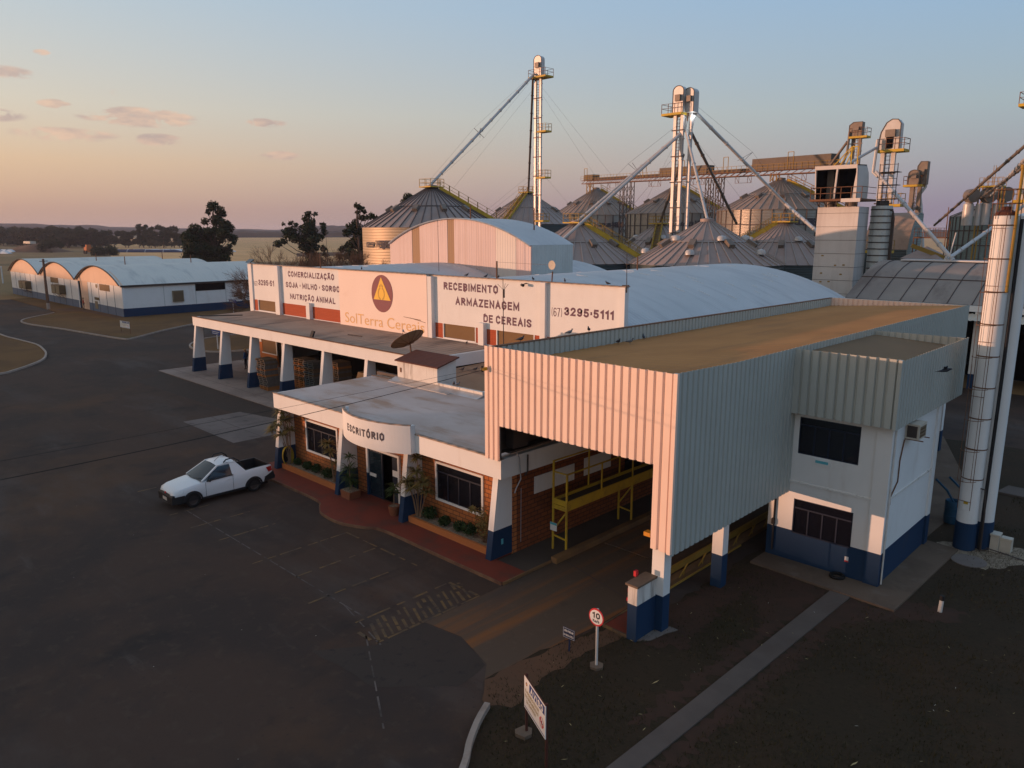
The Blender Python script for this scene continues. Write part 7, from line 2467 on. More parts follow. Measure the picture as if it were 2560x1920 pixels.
# ------------------------------------------------------------------ grain dryer: white tower with open hood
GD = thing('grain_dryer', 'white panelled grain dryer tower with open two-bay hood on top', 'dryer', (-29.2, 77, 0))
dx0, dx1, dy0, dy1 = -31.15, -27.22, 75.0, 77.6
MB().box(dx0, dx1, dy0, dy1, 0, 13.6).build('body', 'dryer_wall', GD)
b = MB()
for z in [13.0 - 1.28 * k for k in range(10)]:
    b.box(dx0 - .012, dx1 + .012, dy0 - .014, dy0, z, z + .03).box(dx1, dx1 + .014, dy0, dy1, z, z + .03)
b.build('panel_joint', 'steel_dark', GD)
b = MB()
for (x, z) in ((-29.0, 8.0), (-30.3, 8.9), (-28.2, 8.05), (-30.3, 7.2), (-28.4, 7.15), (-29.5, 6.4), (-30.3, 6.35)):
    b.box(x - .11, x + .11, dy0 - .03, dy0, z, z + .12)
b.build('inspection_flap', 'yellow_ochre', GD)
MB().box(dx0 - .45, dx1 + .45, dy0 - 1.0, dy1 + .4, 14.12, 14.32).build('platform', 'steel_rust', GD)
MB().box(-28.6, dx1 + .4, dy0 - 1.03, dy0 - 1.0, 14.0, 14.34).build('toe_board', 'dryer_hood', GD)
b = MB()
for x in [dx0 - .4 + k * .96 for k in range(6)]:
    b.bar((x, dy0 - .95, 14.3), (x, dy0 - .95, 15.4), .055)
for z in (14.85, 15.4):
    b.bar((dx0 - .4, dy0 - .95, z), (dx1 + .4, dy0 - .95, z), .055).bar((dx1 + .4, dy0 - .95, z), (dx1 + .4, dy1 + .3, z), .05).bar((dx0 - .4, dy0 - .95, z), (dx0 - .4, dy1 + .3, z), .05)
b.build('railing', 'steel_rust', GD)
b = MB()
for x in (dx0 + .2, dx0 + .9, -29.3, -28.2, dx1 - .2):
    b.bar((x, dy0 - .2, 13.6), (x, dy0 - .2, 14.15), .1).bar((x, dy0 - .1, 13.6), (x, dy0 - .9, 14.1), .06)
b.build('strut', 'steel_dark', GD)
b = MB()
b.tube((dx0 + .9, dy0 + .7, 13.55), (dx0 + .9, dy0 + .7, 14.2), .5, .5, 16).tube((dx1 - 1.0, dy0 + .7, 13.55), (dx1 - 1.0, dy0 + .7, 14.2), .55, .55, 16)
b.build('duct', 'galvanised_dull', GD)
b = MB()
hy0, hy1, hz0, hz1 = dy0 - .1, dy1 + .3, 14.32, 17.45
side = [(hy0 + .25, hz0), (hy0 - .25, hz1), (hy1 - .9, hz1 + .1), (hy1 - .2, hz1 - .7), (hy1, hz0 + 1.4), (hy1 - .1, hz0)]
b.prism(side, 'x', dx1 - .45, dx1 - .35).prism(side, 'x', dx0 - .42, dx0 - .32)
b.prism([(hy0 - .25, hz1 - .35), (hy0 - .3, hz1), (hy1 - .9, hz1 + .1), (hy1 - .9, hz1), (hy0 - .2, hz1 - .1)], 'x', dx0 - .42, dx1 - .35)
b.box(dx0 - .3, dx1 - .45, hy1 - .3, hy1 - .2, hz0, hz1 - .7)
b.bar((dx0 + 1.75, hy0 - .2, hz1 - .2), (dx0 + 1.45, hy0 + .2, hz0), .16)
b.prism([(dx1 - .75, hz0), (dx1 - .45, hz1 - .3), (dx1 - .35, hz1 - .3), (dx1 - .35, hz0)], 'y', hy0 - .02, hy0 + .06)
hd = b.build('hood', 'dryer_hood', GD)
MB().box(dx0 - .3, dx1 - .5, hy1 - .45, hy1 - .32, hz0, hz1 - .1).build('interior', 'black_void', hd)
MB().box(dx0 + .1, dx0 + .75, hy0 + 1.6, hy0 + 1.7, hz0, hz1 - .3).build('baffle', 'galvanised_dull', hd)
MB().box(dx0 - .31, dx0 - .28, hy0 + .1, hy1 - .5, hz0, hz1 - .2).box(dx1 - .50, dx1 - .47, hy0 + .3, hy1 - .5, hz0, hz1 - .2).box(dx0 - .3, dx1 - .5, hy0 + .2, hy1 - .5, hz1 - .25, hz1 - .2).box(dx0 + 1.5, dx0 + 1.6, hy0 + .8, hy1 - .5, hz0, hz1 - .2).build('shade_lining', 'black_void', hd)  # black inner faces put the hood's shade into the colour
b = MB()
b.lathe([(.95, 4), (.95, 13.7)], (dx1 + 1.0, dy1 + .6, 0), 24)
b.build('cooling_column', 'side_sheet', GD, smooth=True)
b = MB()
for z in [4 + k * .62 for k in range(16)]:
    b.lathe([(1.0, z), (1.0, z + .10)], (dx1 + 1.0, dy1 + .6, 0), 24)
b.build('column_ring', 'steel_dark', GD)
b = MB()
b.tube((dx1 + 1.0, dy1 + .6, 13.6), (dx1 + 1.0, dy1 + .6, 14.2), .6).tube((dx1 + 2.1, dy1 + .4, 4), (dx1 + 2.1, dy1 + .4, 13), .12)
b.path([(dx1 + 1.6, dy1 + .2, 13.4), (dx1 + 2.1, dy1 + .3, 13.2), (dx1 + 2.25, dy1 + .3, 12.5), (dx1 + 2.25, dy1 + .3, 6)], .09, 7)
b.build('duct', 'steel_dark', GD)
b = MB()
for z in (14.3, 15.6, 16.8):
    b.box(dx1 + .6, dx1 + 2.2, dy1 + .2, dy1 + 1.4, z, z + .06)
for x in (dx1 + .6, dx1 + 1.4, dx1 + 2.2):
    b.bar((x, dy1 + .2, 14.2), (x, dy1 + .2, 17.6), .055)
for z in (14.9, 15.4, 16.2, 17.5):
    b.bar((dx1 + .6, dy1 + .2, z), (dx1 + 2.2, dy1 + .2, z), .045)
b.build('stair_cage', 'steel_dark', GD)
b = MB()
b.bar((-31.2, 78, 17.6), (-29.6, 78.2, 19.4), .09).bar((-30.6, 78, 17.6), (-29.4, 78.2, 19.5), .09).bar((-30.0, 78, 17.6), (-29.3, 78.2, 19.4), .09).bar((-29.6, 78.1, 19.4), (-28.9, 78.1, 19.4), .09).bar((-28.9, 78.1, 17.5), (-28.9, 78.1, 19.4), .09).bar((-29.5, 78.1, 17.5), (-29.5, 78.1, 19.4), .09)
b.build('access_frame', 'yellow_paint', GD)
MB().ball((-26.55, 75.6, 6.9), .18, .12, .1, 8).build('lamp', 'lamp_glass', GD)

# ------------------------------------------------------------------ old barrel roofed shed on the right
BS = thing('barrel_shed', 'old open shed with dark seamed barrel roof behind the canopy', 'shed', (-1, 62, 0))
sx0, sx1 = -23.0, 26.0
prof = [(62.0, 6.08), (62.7, 6.42), (63.5, 6.8), (64.7, 7.35), (66, 7.92), (67.4, 8.4), (68.8, 8.72), (70.2, 8.85), (71.6, 8.72), (73, 8.4), (74.4, 7.92), (76, 7.1), (78, 6.1)]
MB().sheet(prof, 'x', sx0, sx1).build('roof', 'old_barrel_sheet', BS, smooth=True)
MB().prism([(62, 4)] + [(y, z - .05) for y, z in prof] + [(78, 4)], 'x', sx0 + .05, sx0 + .15).build('gable', 'old_barrel_sheet', BS)
b = MB()
x = sx0 + .9
while x < sx1:
    b.path([(x + .0, y, z + .03) for y, z in prof[:8]], .035, 4)
    x += 1.62
b.path([(sx0, 65.3, 7.65), (sx1, 65.3, 7.65)], .03, 4)
b.build('roof_seam', 'seam_dark', BS)
MB().box(sx0 + 1.6, sx1, 69.5, 70.9, 8.86, 8.98).build('ridge_cap', 'vault_sheet', BS)
MB().box(sx0, sx1, 61.9, 62.1, 5.62, 6.05).build('fascia', 'white_wall', BS)
b = MB()
for i in range(120):
    x = -20 + i * .35
    b.poly([(x, 61.95, 5.45), (x + .175, 61.95, 5.50), (x + .175, 60.7, 5.12), (x, 60.7, 5.07)])
    b.poly([(x + .175, 61.95, 5.50), (x + .35, 61.95, 5.45), (x + .35, 60.7, 5.07), (x + .175, 60.7, 5.12)])
b.build('awning', 'ac_beige', BS)
MB().box(sx0, sx1, 68, 68.2, 0, 6).box(sx0, sx0 + .2, 62, 78, 0, 6).build('back_wall', 'black_void', BS)
for x in [-20 + k * 6.5 for k in range(8)]:
    b = MB()
    b.box(x - .2, x + .2, 61.9, 62.3, 0, 1.1, 1).box(x - .198, x + .198, 61.902, 62.298, 1.1, 5.6, 0)
    b.build('post', ['white_stained', 'blue_wall'], BS)
b = MB()
for (x, z) in ((-8.3, 3.3), (-7.6, 2.2), (-8.8, 1.4)):
    b.box(x, x + .9, 66, 66.3, z, z + .25)
b.box(-10, -6.5, 64.5, 66, 0, 2.2)
b.build('machinery', 'steel_dark', BS)
t_ = thing('spout_stand', 'small galvanised stand where two spouts meet on the barrel roof', 'stand', (-17.9, 70.2, 8.98))
b = MB()
for (i_, j_) in ((-.3, -.3), (.3, -.3), (.3, .3), (-.3, .3)):
    b.bar((-17.9 + i_, 70.2 + j_, 8.9), (-17.9 + i_ * .6, 70.2 + j_ * .6, 9.3), .08)
b.box(-18.2, -17.6, 69.9, 70.5, 8.98, 9.02)
b.build('frame', 'galvanised', t_)
MB().tube((-17.9, 70.2, 9.2), (-17.7, 70.6, 11.2), .05).build('vent', 'galvanised', t_)

# smaller plant between dryer and green silo
HB = thing('hopper_house', 'low hopper house with pyramid roof and rusty walkway behind the barrel roof', 'building', (-29.2, 103.9, 0))
MB().box(-31.2, -27.2, 102.2, 106.2, 0, 8.0).build('wall', 'silo_wall_green', HB)
MB().mesh([(-31.5, 101.9, 8.0), (-26.9, 101.9, 8.0), (-26.9, 106.5, 8.0), (-31.5, 106.5, 8.0), (-29.2, 104.2, 9.5)], [(0, 1, 4), (1, 2, 4), (2, 3, 4), (3, 0, 4)]).build('roof', 'silo_roof', HB)
b = MB()
b.box(-31, -27.4, 104.8, 106.2, 10.45, 10.6)
for k in range(7):
    x = -31 + k * .6
    b.bar((x, 104.8, 10.6), (x, 104.8, 11.7), .05).bar((x, 106.2, 10.6), (x, 106.2, 11.7), .05)
for z in (11.15, 11.7):
    b.bar((-31, 104.8, z), (-27.4, 104.8, z), .05)
for (x, y) in ((-31, 104.8), (-27.4, 104.8), (-27.4, 106.2), (-31, 106.2)):
    b.bar((x, y, 8), (x, y, 12.5 if x > -28 else 10.5), .1)
b.bar((-27.4, 104.8, 12.5), (-27.4, 104.8, 14.2), .08)
b.build('walkway', 'steel_rust', HB)
b = MB()
b.bar((-30.2, 101.5, 9.6), (-27.0, 103.2, 8.2), .1, .5).bar((-27.0, 103.2, 8.2), (-24.5, 104.5, 6.5), .1, .5)
b.build('stairs', 'yellow_ochre', HB)
SB = thing('sloped_house', 'sheet metal house with brown half-barrel roof right of the pink tower', 'building', (-33, 108, 0))
MB().sheet([(110.0, 13.6), (108.5, 13.7), (107.2, 13.2), (106.0, 12.0), (105.2, 10.4), (104.8, 9.0)], 'x', -37, -31.6).build('roof', 'silo_roof_brown', SB, smooth=True)
MB().prism([(110.0, 0), (110.0, 13.55), (108.5, 13.65), (107.2, 13.15), (106.0, 11.95), (105.2, 10.35), (104.85, 8.95), (104.85, 0)], 'x', -31.7, -31.6).build('end_wall', 'silo_wall_green', SB)
MB().box(-37, -31.7, 104.86, 104.95, 0, 9).build('wall', 'silo_wall_dark', SB)
CY = thing('dust_cyclones', 'three dull round dust cyclones with yellow railed platform above the green silo', 'cyclones', (-30.7, 137.5, 0))
for (x, y, z, r_) in ((-32.5, 135.8, 16.7, 1.05), (-30.6, 137.6, 16.8, 1.15), (-28.8, 139.4, 16.9, 1.15)):
    b = MB().lathe([(0, -.6), (r_, -.6), (r_, .6), (0, .6)], (0, 0, 0), 12)
    b.v = [tuple(Matrix.Translation((x, y, z)) @ Matrix.Rotation(rad(50), 4, 'Z') @ Vector((p[0], p[2], p[1]))) for p in b.v]
    cy = b.build('fan_housing', 'galvanised_dull', CY)
    MB().lathe([(.75, -4.5), (.75, -1.3), (.3, -.8), (0, -.8)], (x - .3, y + .2, z), 16).lathe([(.4, -4.5), (.4, -1.2)], (x + .9, y + .9, z), 12).build('cyclone', 'galvanised', CY, smooth=40)
b = MB()
b.box(-31.8, -28.6, 136.4, 138.6, 17.95, 18.2)
b.build('platform', 'yellow_paint', CY)
b = MB()
for k in range(6):
    x = -31.8 + k * .64
    b.bar((x, 136.4, 18.2), (x, 136.4, 19.4), .06).bar((x, 138.6, 18.2), (x, 138.6, 19.4), .06)
for z in (18.8, 19.4):
    b.bar((-31.8, 136.4, z), (-28.6, 136.4, z), .05).bar((-31.8, 138.6, z), (-28.6, 138.6, z), .05)
b.bar((-30.2, 137, 18.2), (-30.2, 137, 21.2), .07).bar((-29.9, 137, 18.2), (-29.9, 137, 21.2), .07)
for (x, y) in ((-31.7, 136.5), (-28.7, 136.5), (-28.7, 138.5), (-31.7, 138.5)):
    b.bar((x, y, 0), (x, y, 18), .2)
b.build('railing', 'yellow_ochre', CY)

# ------------------------------------------------------------------ trees
def leaf_mass(b, clumps, per, size, rnd):
    """clumps: (x, y, z, r); leaves as small bent quads gathered towards each clump's shell"""
    for (x, y, z, r) in clumps:
        n = max(12, int(per * r * r))
        for _ in range(n):
            d_ = Vector((rnd.gauss(0, 1), rnd.gauss(0, 1), rnd.gauss(0, 1)))
            if d_.length < 1e-4:
                continue
            d_ = d_.normalized() * r * (rnd.random() ** .45) * rnd.uniform(.75, 1.15)
            q = Vector((x + d_.x, y + d_.y, z + d_.z * .85))
            u = Vector((rnd.gauss(0, 1), rnd.gauss(0, 1), rnd.gauss(0, .8) - .3)).normalized()
            v = u.cross(Vector((rnd.gauss(0, 1), rnd.gauss(0, 1), rnd.gauss(0, 1)))).normalized()
            s = size * rnd.uniform(.6, 1.4)
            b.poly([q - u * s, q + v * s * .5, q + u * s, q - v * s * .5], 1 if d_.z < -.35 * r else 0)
    return b


def tree(label, base, clumps, per=170, size=.34, trunk=.45, seed=1, group='eucalyptus trees behind the sheds', lean=(0, 0)):
    rnd = random.Random(seed)
    t_ = thing('eucalyptus_tree', label, 'tree', base, group)
    b = leaf_mass(MB(), clumps, per, size, rnd)
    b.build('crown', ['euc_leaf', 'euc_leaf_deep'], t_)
    b = MB()
    zt = max(c[2] for c in clumps)
    top = max(clumps, key=lambda c: c[2])
    sp_ = [Vector(base), Vector((base[0] * .6 + top[0] * .4, base[1] * .6 + top[1] * .4, base[2] + (zt - base[2]) * .45)), Vector((top[0], top[1], top[2]))]
    pts_ = []
    for i in range(9):
        t = i / 8
        p = sp_[0] * (1 - t) ** 2 + sp_[1] * 2 * t * (1 - t) + sp_[2] * t * t
        pts_.append(p + Vector((math.sin(i * 1.7) * .12, math.cos(i * 1.3) * .12, 0)))
    b.path(pts_, [trunk * (1 - .85 * i / 8) for i in range(9)], 8)
    for c in clumps:
        cz = c[2]
        f_ = min(.95, max(.12, (cz - base[2]) / (zt - base[2]) - .18))
        i_ = f_ * 8
        k = min(7, int(i_))
        p = pts_[k].lerp(pts_[k + 1], i_ - k)
        q = Vector((c[0], c[1], c[2]))
        m_ = p.lerp(q, .5) + Vector((0, 0, -.08 * (q - p).length))
        b.path([p, m_, q], [trunk * .28 * (1 - f_ * .6), trunk * .16, .03], 5)
    b.build('trunk', 'trunk_bark', t_)
    return t_


CAMR = Vector((math.cos(rad(44.2)), math.sin(rad(44.2)), 0))
CAMF = Vector((-math.sin(rad(44.2)), math.cos(rad(44.2)), 0))


def plume(D, c0, lst, seed):
    """crown given as (right offset, height, radius) seen along one bearing; depth added at random"""
    rnd = random.Random(seed)
    o = []
    for (a, z, r) in lst:
        p = Vector(c0) + CAMR * a + CAMF * rnd.uniform(-1, 1) * 2.2
        o.append((p.x, p.y, z, r))
        if r > 1.0:
            p = p + CAMF * rnd.uniform(1.0, 2.6) * rnd.choice((-1, 1)) + CAMR * rnd.uniform(-.5, .5)
            o.append((p.x, p.y, z - rnd.uniform(0, .6), r * .85))
    return o


TREES = [('tall eucalyptus with airy top plume behind the barn roofs', (-166.4, 75.3, -0.03), 170, [(0.9, 16.9, 1.28), (1.4, 15.8, 1.28), (-0.3, 15.5, 0.71), (-2.0, 13.5, 0.99), (0.6, 13.8, 1.56), (2.5, 12.4, 1.42), (3.4, 13.0, 1.14), (2.9, 11.1, 1.56), (3.4, 10.0, 1.14), (1.0, 11.6, 1.14), (-0.1, 11.3, 1.14), (-3.4, 11.6, 1.7), (-4.7, 10.2, 1.99), (-2.5, 9.7, 2.27), (-3.7, 7.8, 2.27), (-1.5, 7.5, 1.99), (-0.3, 8.6, 1.42), (0.7, 7.0, 1.7), (2.6, 7.0, 1.42), (4.4, 8.7, 0.62), (3.8, 8.1, 0.57), (2.0, 9.4, 0.99), (-0.0, 5.3, 2.27), (-2.8, 5.3, 2.27), (-4.7, 5.8, 1.7), (2.8, 5.6, 1.14)]), ('spreading eucalyptus with separate left branch behind the bare tree', (-146.3, 87.9, -0.03), 165, [(0.5, 14.9, 0.83), (1.8, 14.9, 0.58), (-0.7, 14.0, 0.83), (0.1, 13.3, 1.17), (1.0, 12.9, 1.0), (-4.4, 13.2, 0.58), (-5.0, 12.8, 0.42), (-3.6, 12.9, 0.5), (-2.5, 12.7, 0.58), (-2.0, 12.3, 0.5), (2.8, 12.7, 0.67), (3.4, 11.9, 0.67), (3.2, 11.1, 0.75), (0.1, 11.6, 1.84), (-3.8, 11.3, 1.34), (-4.9, 10.3, 1.0), (-2.9, 10.0, 1.34), (-0.6, 9.7, 1.67), (1.0, 10.0, 1.5), (2.5, 10.1, 1.0), (0.1, 8.0, 1.84), (-1.5, 8.0, 1.34), (-0.5, 6.3, 1.5), (2.4, 7.7, 0.83), (2.8, 6.3, 0.75), (2.1, 5.1, 1.0), (-6.6, 8.7, 1.0), (-5.1, 9.2, 0.83), (-0.1, 4.6, 1.5)]), ('dense eucalyptus with slender top beside the beige silo', (-117.9, 80.7, -0.03), 140, [(0.5, 15.7, 0.64), (1.1, 15.3, 0.64), (0.4, 14.7, 0.5), (0.5, 13.7, 0.78), (1.4, 14.8, 0.5), (1.6, 13.7, 0.64), (2.9, 14.0, 0.78), (3.4, 13.7, 0.57), (-0.9, 13.0, 0.57), (-1.1, 11.8, 1.28), (-0.3, 12.0, 1.13), (-1.7, 11.1, 0.85), (0.5, 11.3, 1.13), (-0.1, 10.2, 1.28), (-1.0, 9.1, 1.28), (0.3, 8.5, 1.28), (-2.4, 8.3, 0.99), (-3.2, 7.9, 0.64), (-1.3, 7.4, 1.13), (0.1, 6.8, 1.28), (-3.1, 6.8, 0.71), (0.0, 5.6, 0.99)]), ('eucalyptus top peeping out behind the beige silo roof', (-131.1, 102.6, -0.03), 165, [(0.1, 18.4, 1.15), (-0.6, 17.5, 0.89), (0.8, 18.6, 0.64), (-1.1, 16.6, 0.76), (0.1, 17.3, 1.02), (1.1, 17.5, 0.89), (-0.2, 15.8, 1.53)])]
for i, (lab, base, D, lst) in enumerate(TREES):
    tree(lab, base, plume(D, base, lst, 30 + i), per=150, size=.30, trunk=.5, seed=50 + i)


# leafless tree behind the left end of the sign wall
def bare_tree(label, base, H, spread, seed, levels=5, name='bare_tree', wood='bare_branch'):
    rnd = random.Random(seed)
    t_ = thing(name, label, 'tree', base)
    bt, bc = MB(), MB()

    def grow(p, d_, L, r, lv):
        q = p + d_ * L
        mid = p.lerp(q, .5) + Vector((rnd.gauss(0, 1), rnd.gauss(0, 1), 0)) * L * .05
        (bt if lv >= levels - 1 else bc).path([p, mid, q], [r, r * .85, r * .7], 6 if lv > 2 else 4 if lv > 1 else 3, caps=False)
        if lv == 0:
            return
        for k in range(3 if lv > 2 else rnd.choice((2, 3, 4))):
            a = rnd.uniform(0, 2 * PI)
            sp = rnd.uniform(.35, .85) * spread
            u, v = bt.frame(d_)
            nd = (d_ + (u * math.cos(a) + v * math.sin(a)) * sp + Vector((0, 0, .12))).normalized()
            grow(p.lerp(q, rnd.uniform(.7, 1.0)), nd, L * rnd.uniform(.62, .86), r * .60, lv - 1)
        if lv <= 3:
            nd = (d_ + Vector((rnd.gauss(0, .15), rnd.gauss(0, .15), 0))).normalized()
            grow(q, nd, L * .8, r * .7, lv - 1)
    for k in range(4):
        a = k * PI / 2 + rnd.uniform(-.4, .4)
        grow(Vector(base) + Vector((0, 0, 1.2)), Vector((math.cos(a) * .6, math.sin(a) * .6, .75)).normalized(), H * .29, .16 * H / 9, levels)
    bt.path([Vector(base), Vector(base) + Vector((0, 0, 1.3))], [.34, .26], 8)
    bt.build('trunk', wood, t_)
    bc.build('crown', wood, t_)
    return t_


bare_tree('wide leafless reddish tree behind the left end of the sign wall', (-77.0, 43.0, .05), 9.0, 1.05, 5, 6)
bare_tree('second leafless tree with fine twigs behind the COMERCIALIZAÇÃO panel', (-77.5, 51.0, .05), 9.0, 1.0, 9, 6)
bare_tree('small leafless bush before the long blue barn wall', (-92.0, 46.5, .07), 4.0, .9, 12, 5, 'bare_bush')

# ------------------------------------------------------------------ far tree belt on the left, each tree its own
fr = random.Random(77)


def far_tree_mesh(seed, tall):
    rnd = random.Random(seed)
    cl_ = []
    if tall:
        for k in range(13):
            z = rnd.uniform(.35, 1.0)
            a = rnd.uniform(0, 2 * PI)
            r_ = rnd.uniform(0, .22) * (1.15 - abs(z - .7))
            cl_.append((r_ * math.cos(a) * 13, r_ * math.sin(a) * 13, z * 13, rnd.uniform(1.1, 1.9)))
    else:
        for k in range(16):
            z = rnd.uniform(.22, .95)
            a = rnd.uniform(0, 2 * PI)
            r_ = rnd.uniform(0, .42) * (1.2 - abs(z - .5) * 1.2)
            cl_.append((r_ * math.cos(a) * 13, r_ * math.sin(a) * 13, z * 12.5, rnd.uniform(1.6, 2.8)))
    return cl_


protos = []
for k in range(6):
    cl_ = far_tree_mesh(100 + k, k >= 4)
    t_ = thing('far_tree', 'far tree', 'tree', (0, 0, 0), 'far tree belt on the left')
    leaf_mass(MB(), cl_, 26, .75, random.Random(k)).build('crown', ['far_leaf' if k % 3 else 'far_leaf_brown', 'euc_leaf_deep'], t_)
    b = MB()
    b.path([(0, 0, -.5), (.15, .1, 4), (.1, -.1, 9)], [.32, .24, .1], 6)
    for c in cl_[:6]:
        b.path([(.12, 0, max(2, c[2] * .6)), (c[0], c[1], c[2])], [.12, .04], 4)
    b.build('trunk', 'trunk_bark', t_)
    protos.append(t_)
index_kids()
LBASE = [(-760, 140), (-728, 153.8), (-683, 160.8), (-620, 161), (-584, 164), (-571, 176), (-575, 201), (-541, 206), (-549, 226)]
spots = []
tot = [0]
for a, c in zip(LBASE, LBASE[1:]):
    tot.append(tot[-1] + math.dist(a, c))
n_far = 46
for i in range(n_far):
    s = tot[-1] * i / (n_far - 1)
    k = max(j for j in range(len(tot)) if tot[j] <= s + 1e-6)
    k = min(k, len(LBASE) - 2)
    f_ = (s - tot[k]) / max(1e-6, tot[k + 1] - tot[k])
    spots.append((LBASE[k][0] + (LBASE[k + 1][0] - LBASE[k][0]) * f_, LBASE[k][1] + (LBASE[k + 1][1] - LBASE[k][1]) * f_))
used_p = set()
labs = ('far dark tree in the belt beyond the barns, crowns touching', 'far slender tree in the belt beyond the barns near the tall eucalyptus')
for i, (x, y) in enumerate(spots):
    tall = i >= 37 and i % 2 == 0
    k = fr.choice((4, 5)) if tall else fr.randrange(4)
    for row in ((0, 1) if i < 30 else (0,)):
        px_, py_ = x + fr.uniform(-4, 4) - row * 26, y + fr.uniform(-3, 3) + row * 22
        s_ = fr.uniform(.78, 1.05) * (1.15 if tall else 1.0) * (1.12 if row else 1)
        o = protos[k]
        if k in used_p:
            o = copy_tree(o)
        used_p.add(k)
        o.location = (px_, py_, -.03)
        o.rotation_euler = (0, 0, fr.uniform(0, 6.28))
        o.scale = (s_ * 1.05, s_ * 1.05, s_)
        o['label'] = labs[1] if tall else labs[0]
        o['group'] = 'slender far trees' if tall else 'far tree belt on the left'
for k in range(6):
    if k not in used_p:
        protos[k].location = (-700 - 10 * k, 190, 0)
        protos[k]['label'] = labs[0]


def bush(label, x, y, r, h, m_='far_leaf', seed=3):
    rnd = random.Random(seed)
    t_ = thing('bush', label, 'bush', (x, y, -.03))
    cl_ = [(x + rnd.uniform(-1, 1) * r * .7, y + rnd.uniform(-1, 1) * r * .7, h * rnd.uniform(.25, .75), r * rnd.uniform(.3, .5)) for _ in range(12)]
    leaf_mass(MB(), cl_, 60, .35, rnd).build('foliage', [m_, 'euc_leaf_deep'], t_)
    b = MB()
    for c in cl_[:5]:
        b.path([(x, y, -.03), (c[0], c[1], c[2])], [.12, .03], 4)
    b.build('stem', 'trunk_bark', t_)


bush('round dark bush on the dry field above the leftmost barn', -469.4, 122.9, 6.5, 7.5, 'far_leaf', 4)
bush('low dark bush on the dry field beside the orange machine', -392, 125, 6, 4.0, 'far_leaf', 5)
bush('scrubby bush at the foot of the tall eucalyptus', -158, 80, 4, 4, 'euc_leaf', 6)
# grain bags, machine and mound on the far field
for (x, y, L, rz, m_, lab) in ((-455, 152, 34, .9, 'bag_navy', 'long dark grain bag on the far field, leftmost of the row'), (-436, 160, 40, .75, 'bag_navy', 'long navy grain bag in the middle of the far row'), (-441, 172, 44, .8, 'bag_white', 'long white grain bag on the far field'),
                               (-428, 182, 48, .8, 'bag_white', 'longest pale grain bag nearest the tall eucalyptus'), (-470, 96, 22, .5, 'bag_white', 'white grain bag lying far left beside the field track'), (-500, 106, 18, .5, 'bag_white', 'grey white covered stack at the far left picture edge')):
    t_ = thing('grain_bag', lab, 'grain bag', (x, y, 0), 'grain bags on the far field')
    pf = [(1.4 * math.cos(a_), 1.5 * math.sin(a_)) for a_ in [PI * i / 10 for i in range(11)]]
    M_ = Matrix.Translation((x, y, -.03)) @ Matrix.Rotation(rz, 4, 'Z')
    b = MB()
    n_ = 18
    vv = []
    for i in range(n_ + 1):
        s_ = 1 + .04 * math.sin(i * 2.1)
        e_ = min(1, .35 + min(i, n_ - i) * .5)
        vv += [(-L / 2 + L * i / n_, p[0] * s_, p[1] * s_ * e_) for p in pf]
    b.mesh(vv, [(i * 11 + j, i * 11 + j + 1, (i + 1) * 11 + j + 1, (i + 1) * 11 + j) for i in range(n_) for j in range(10)] + [tuple(range(11)), tuple(range(n_ * 11, n_ * 11 + 11))])
    b.v = [tuple(M_ @ Vector(p)) for p in b.v]
    b.build('bag', m_, t_, smooth=50)
    b = MB()
    for i in range(1, 4):
        b.path([(-L / 2 + L * i / 4, p[0] * 1.06, p[1] * 1.06) for p in pf], .12, 4)
    b.v = [tuple(M_ @ Vector(p)) for p in b.v]
    b.build('strap', 'bag_navy' if m_ == 'bag_white' else 'bag_white', t_)
t_ = thing('field_machine', 'small orange machine far out on the dry field', 'machine', (-429, 129, 0))
MB().box(-431, -427, 127.5, 130.5, .8, 3.4).box(-430, -428, 128, 130, 3.4, 4.6).build('body', 'machine_orange', t_)
for (i_, j_) in ((-430.5, 127.4), (-427.5, 127.4), (-430.5, 130.6), (-427.5, 130.6)):
    b = MB().lathe([(0, -.3), (.9, -.3), (.9, .3), (0, .3)], (0, 0, 0), 14)
    b.v = [(i_ + p[0], j_ + p[2], .9 + p[1]) for p in b.v]
    b.build('wheel', 'tyre_rubber', t_)
t_ = thing('earth_mound', 'brown earth mound on the far field with a pale trailer', 'mound', (-500, 124, 0))
b = MB()
vv = []
for i in range(9):
    for j in range(17):
        u_, v_ = j / 16 * 2 - 1, i / 8 * 2 - 1
        r2 = u_ * u_ + v_ * v_
        vv.append((-500 + u_ * 26, 124 + v_ * 14, -.05 + max(0, 4.4 * (1 - r2)) * (1 + .12 * math.sin(7 * u_ + 3 * v_))))
b.mesh(vv, [(i * 17 + j, i * 17 + j + 1, (i + 1) * 17 + j + 1, (i + 1) * 17 + j) for i in range(8) for j in range(16)])
b.build('earth', 'soil_brown', t_, smooth=True)
t_ = thing('trailer', 'pale covered trailer parked on the brown earth mound', 'trailer', (-514, 124, 2))
MB().box(-521, -507, 122, 125, 4.2, 5.6).build('body', 'ac_beige', t_)
for x in (-519, -516.5, -511.5, -509):
    b = MB().lathe([(0, -1.6), (.9, -1.6), (.9, 1.6), (0, 1.6)], (0, 0, 0), 12)
    b.v = [(x + p[0], 123.5 + p[2], 3.6 + p[1]) for p in b.v]
    b.build('wheel', 'tyre_rubber', t_)


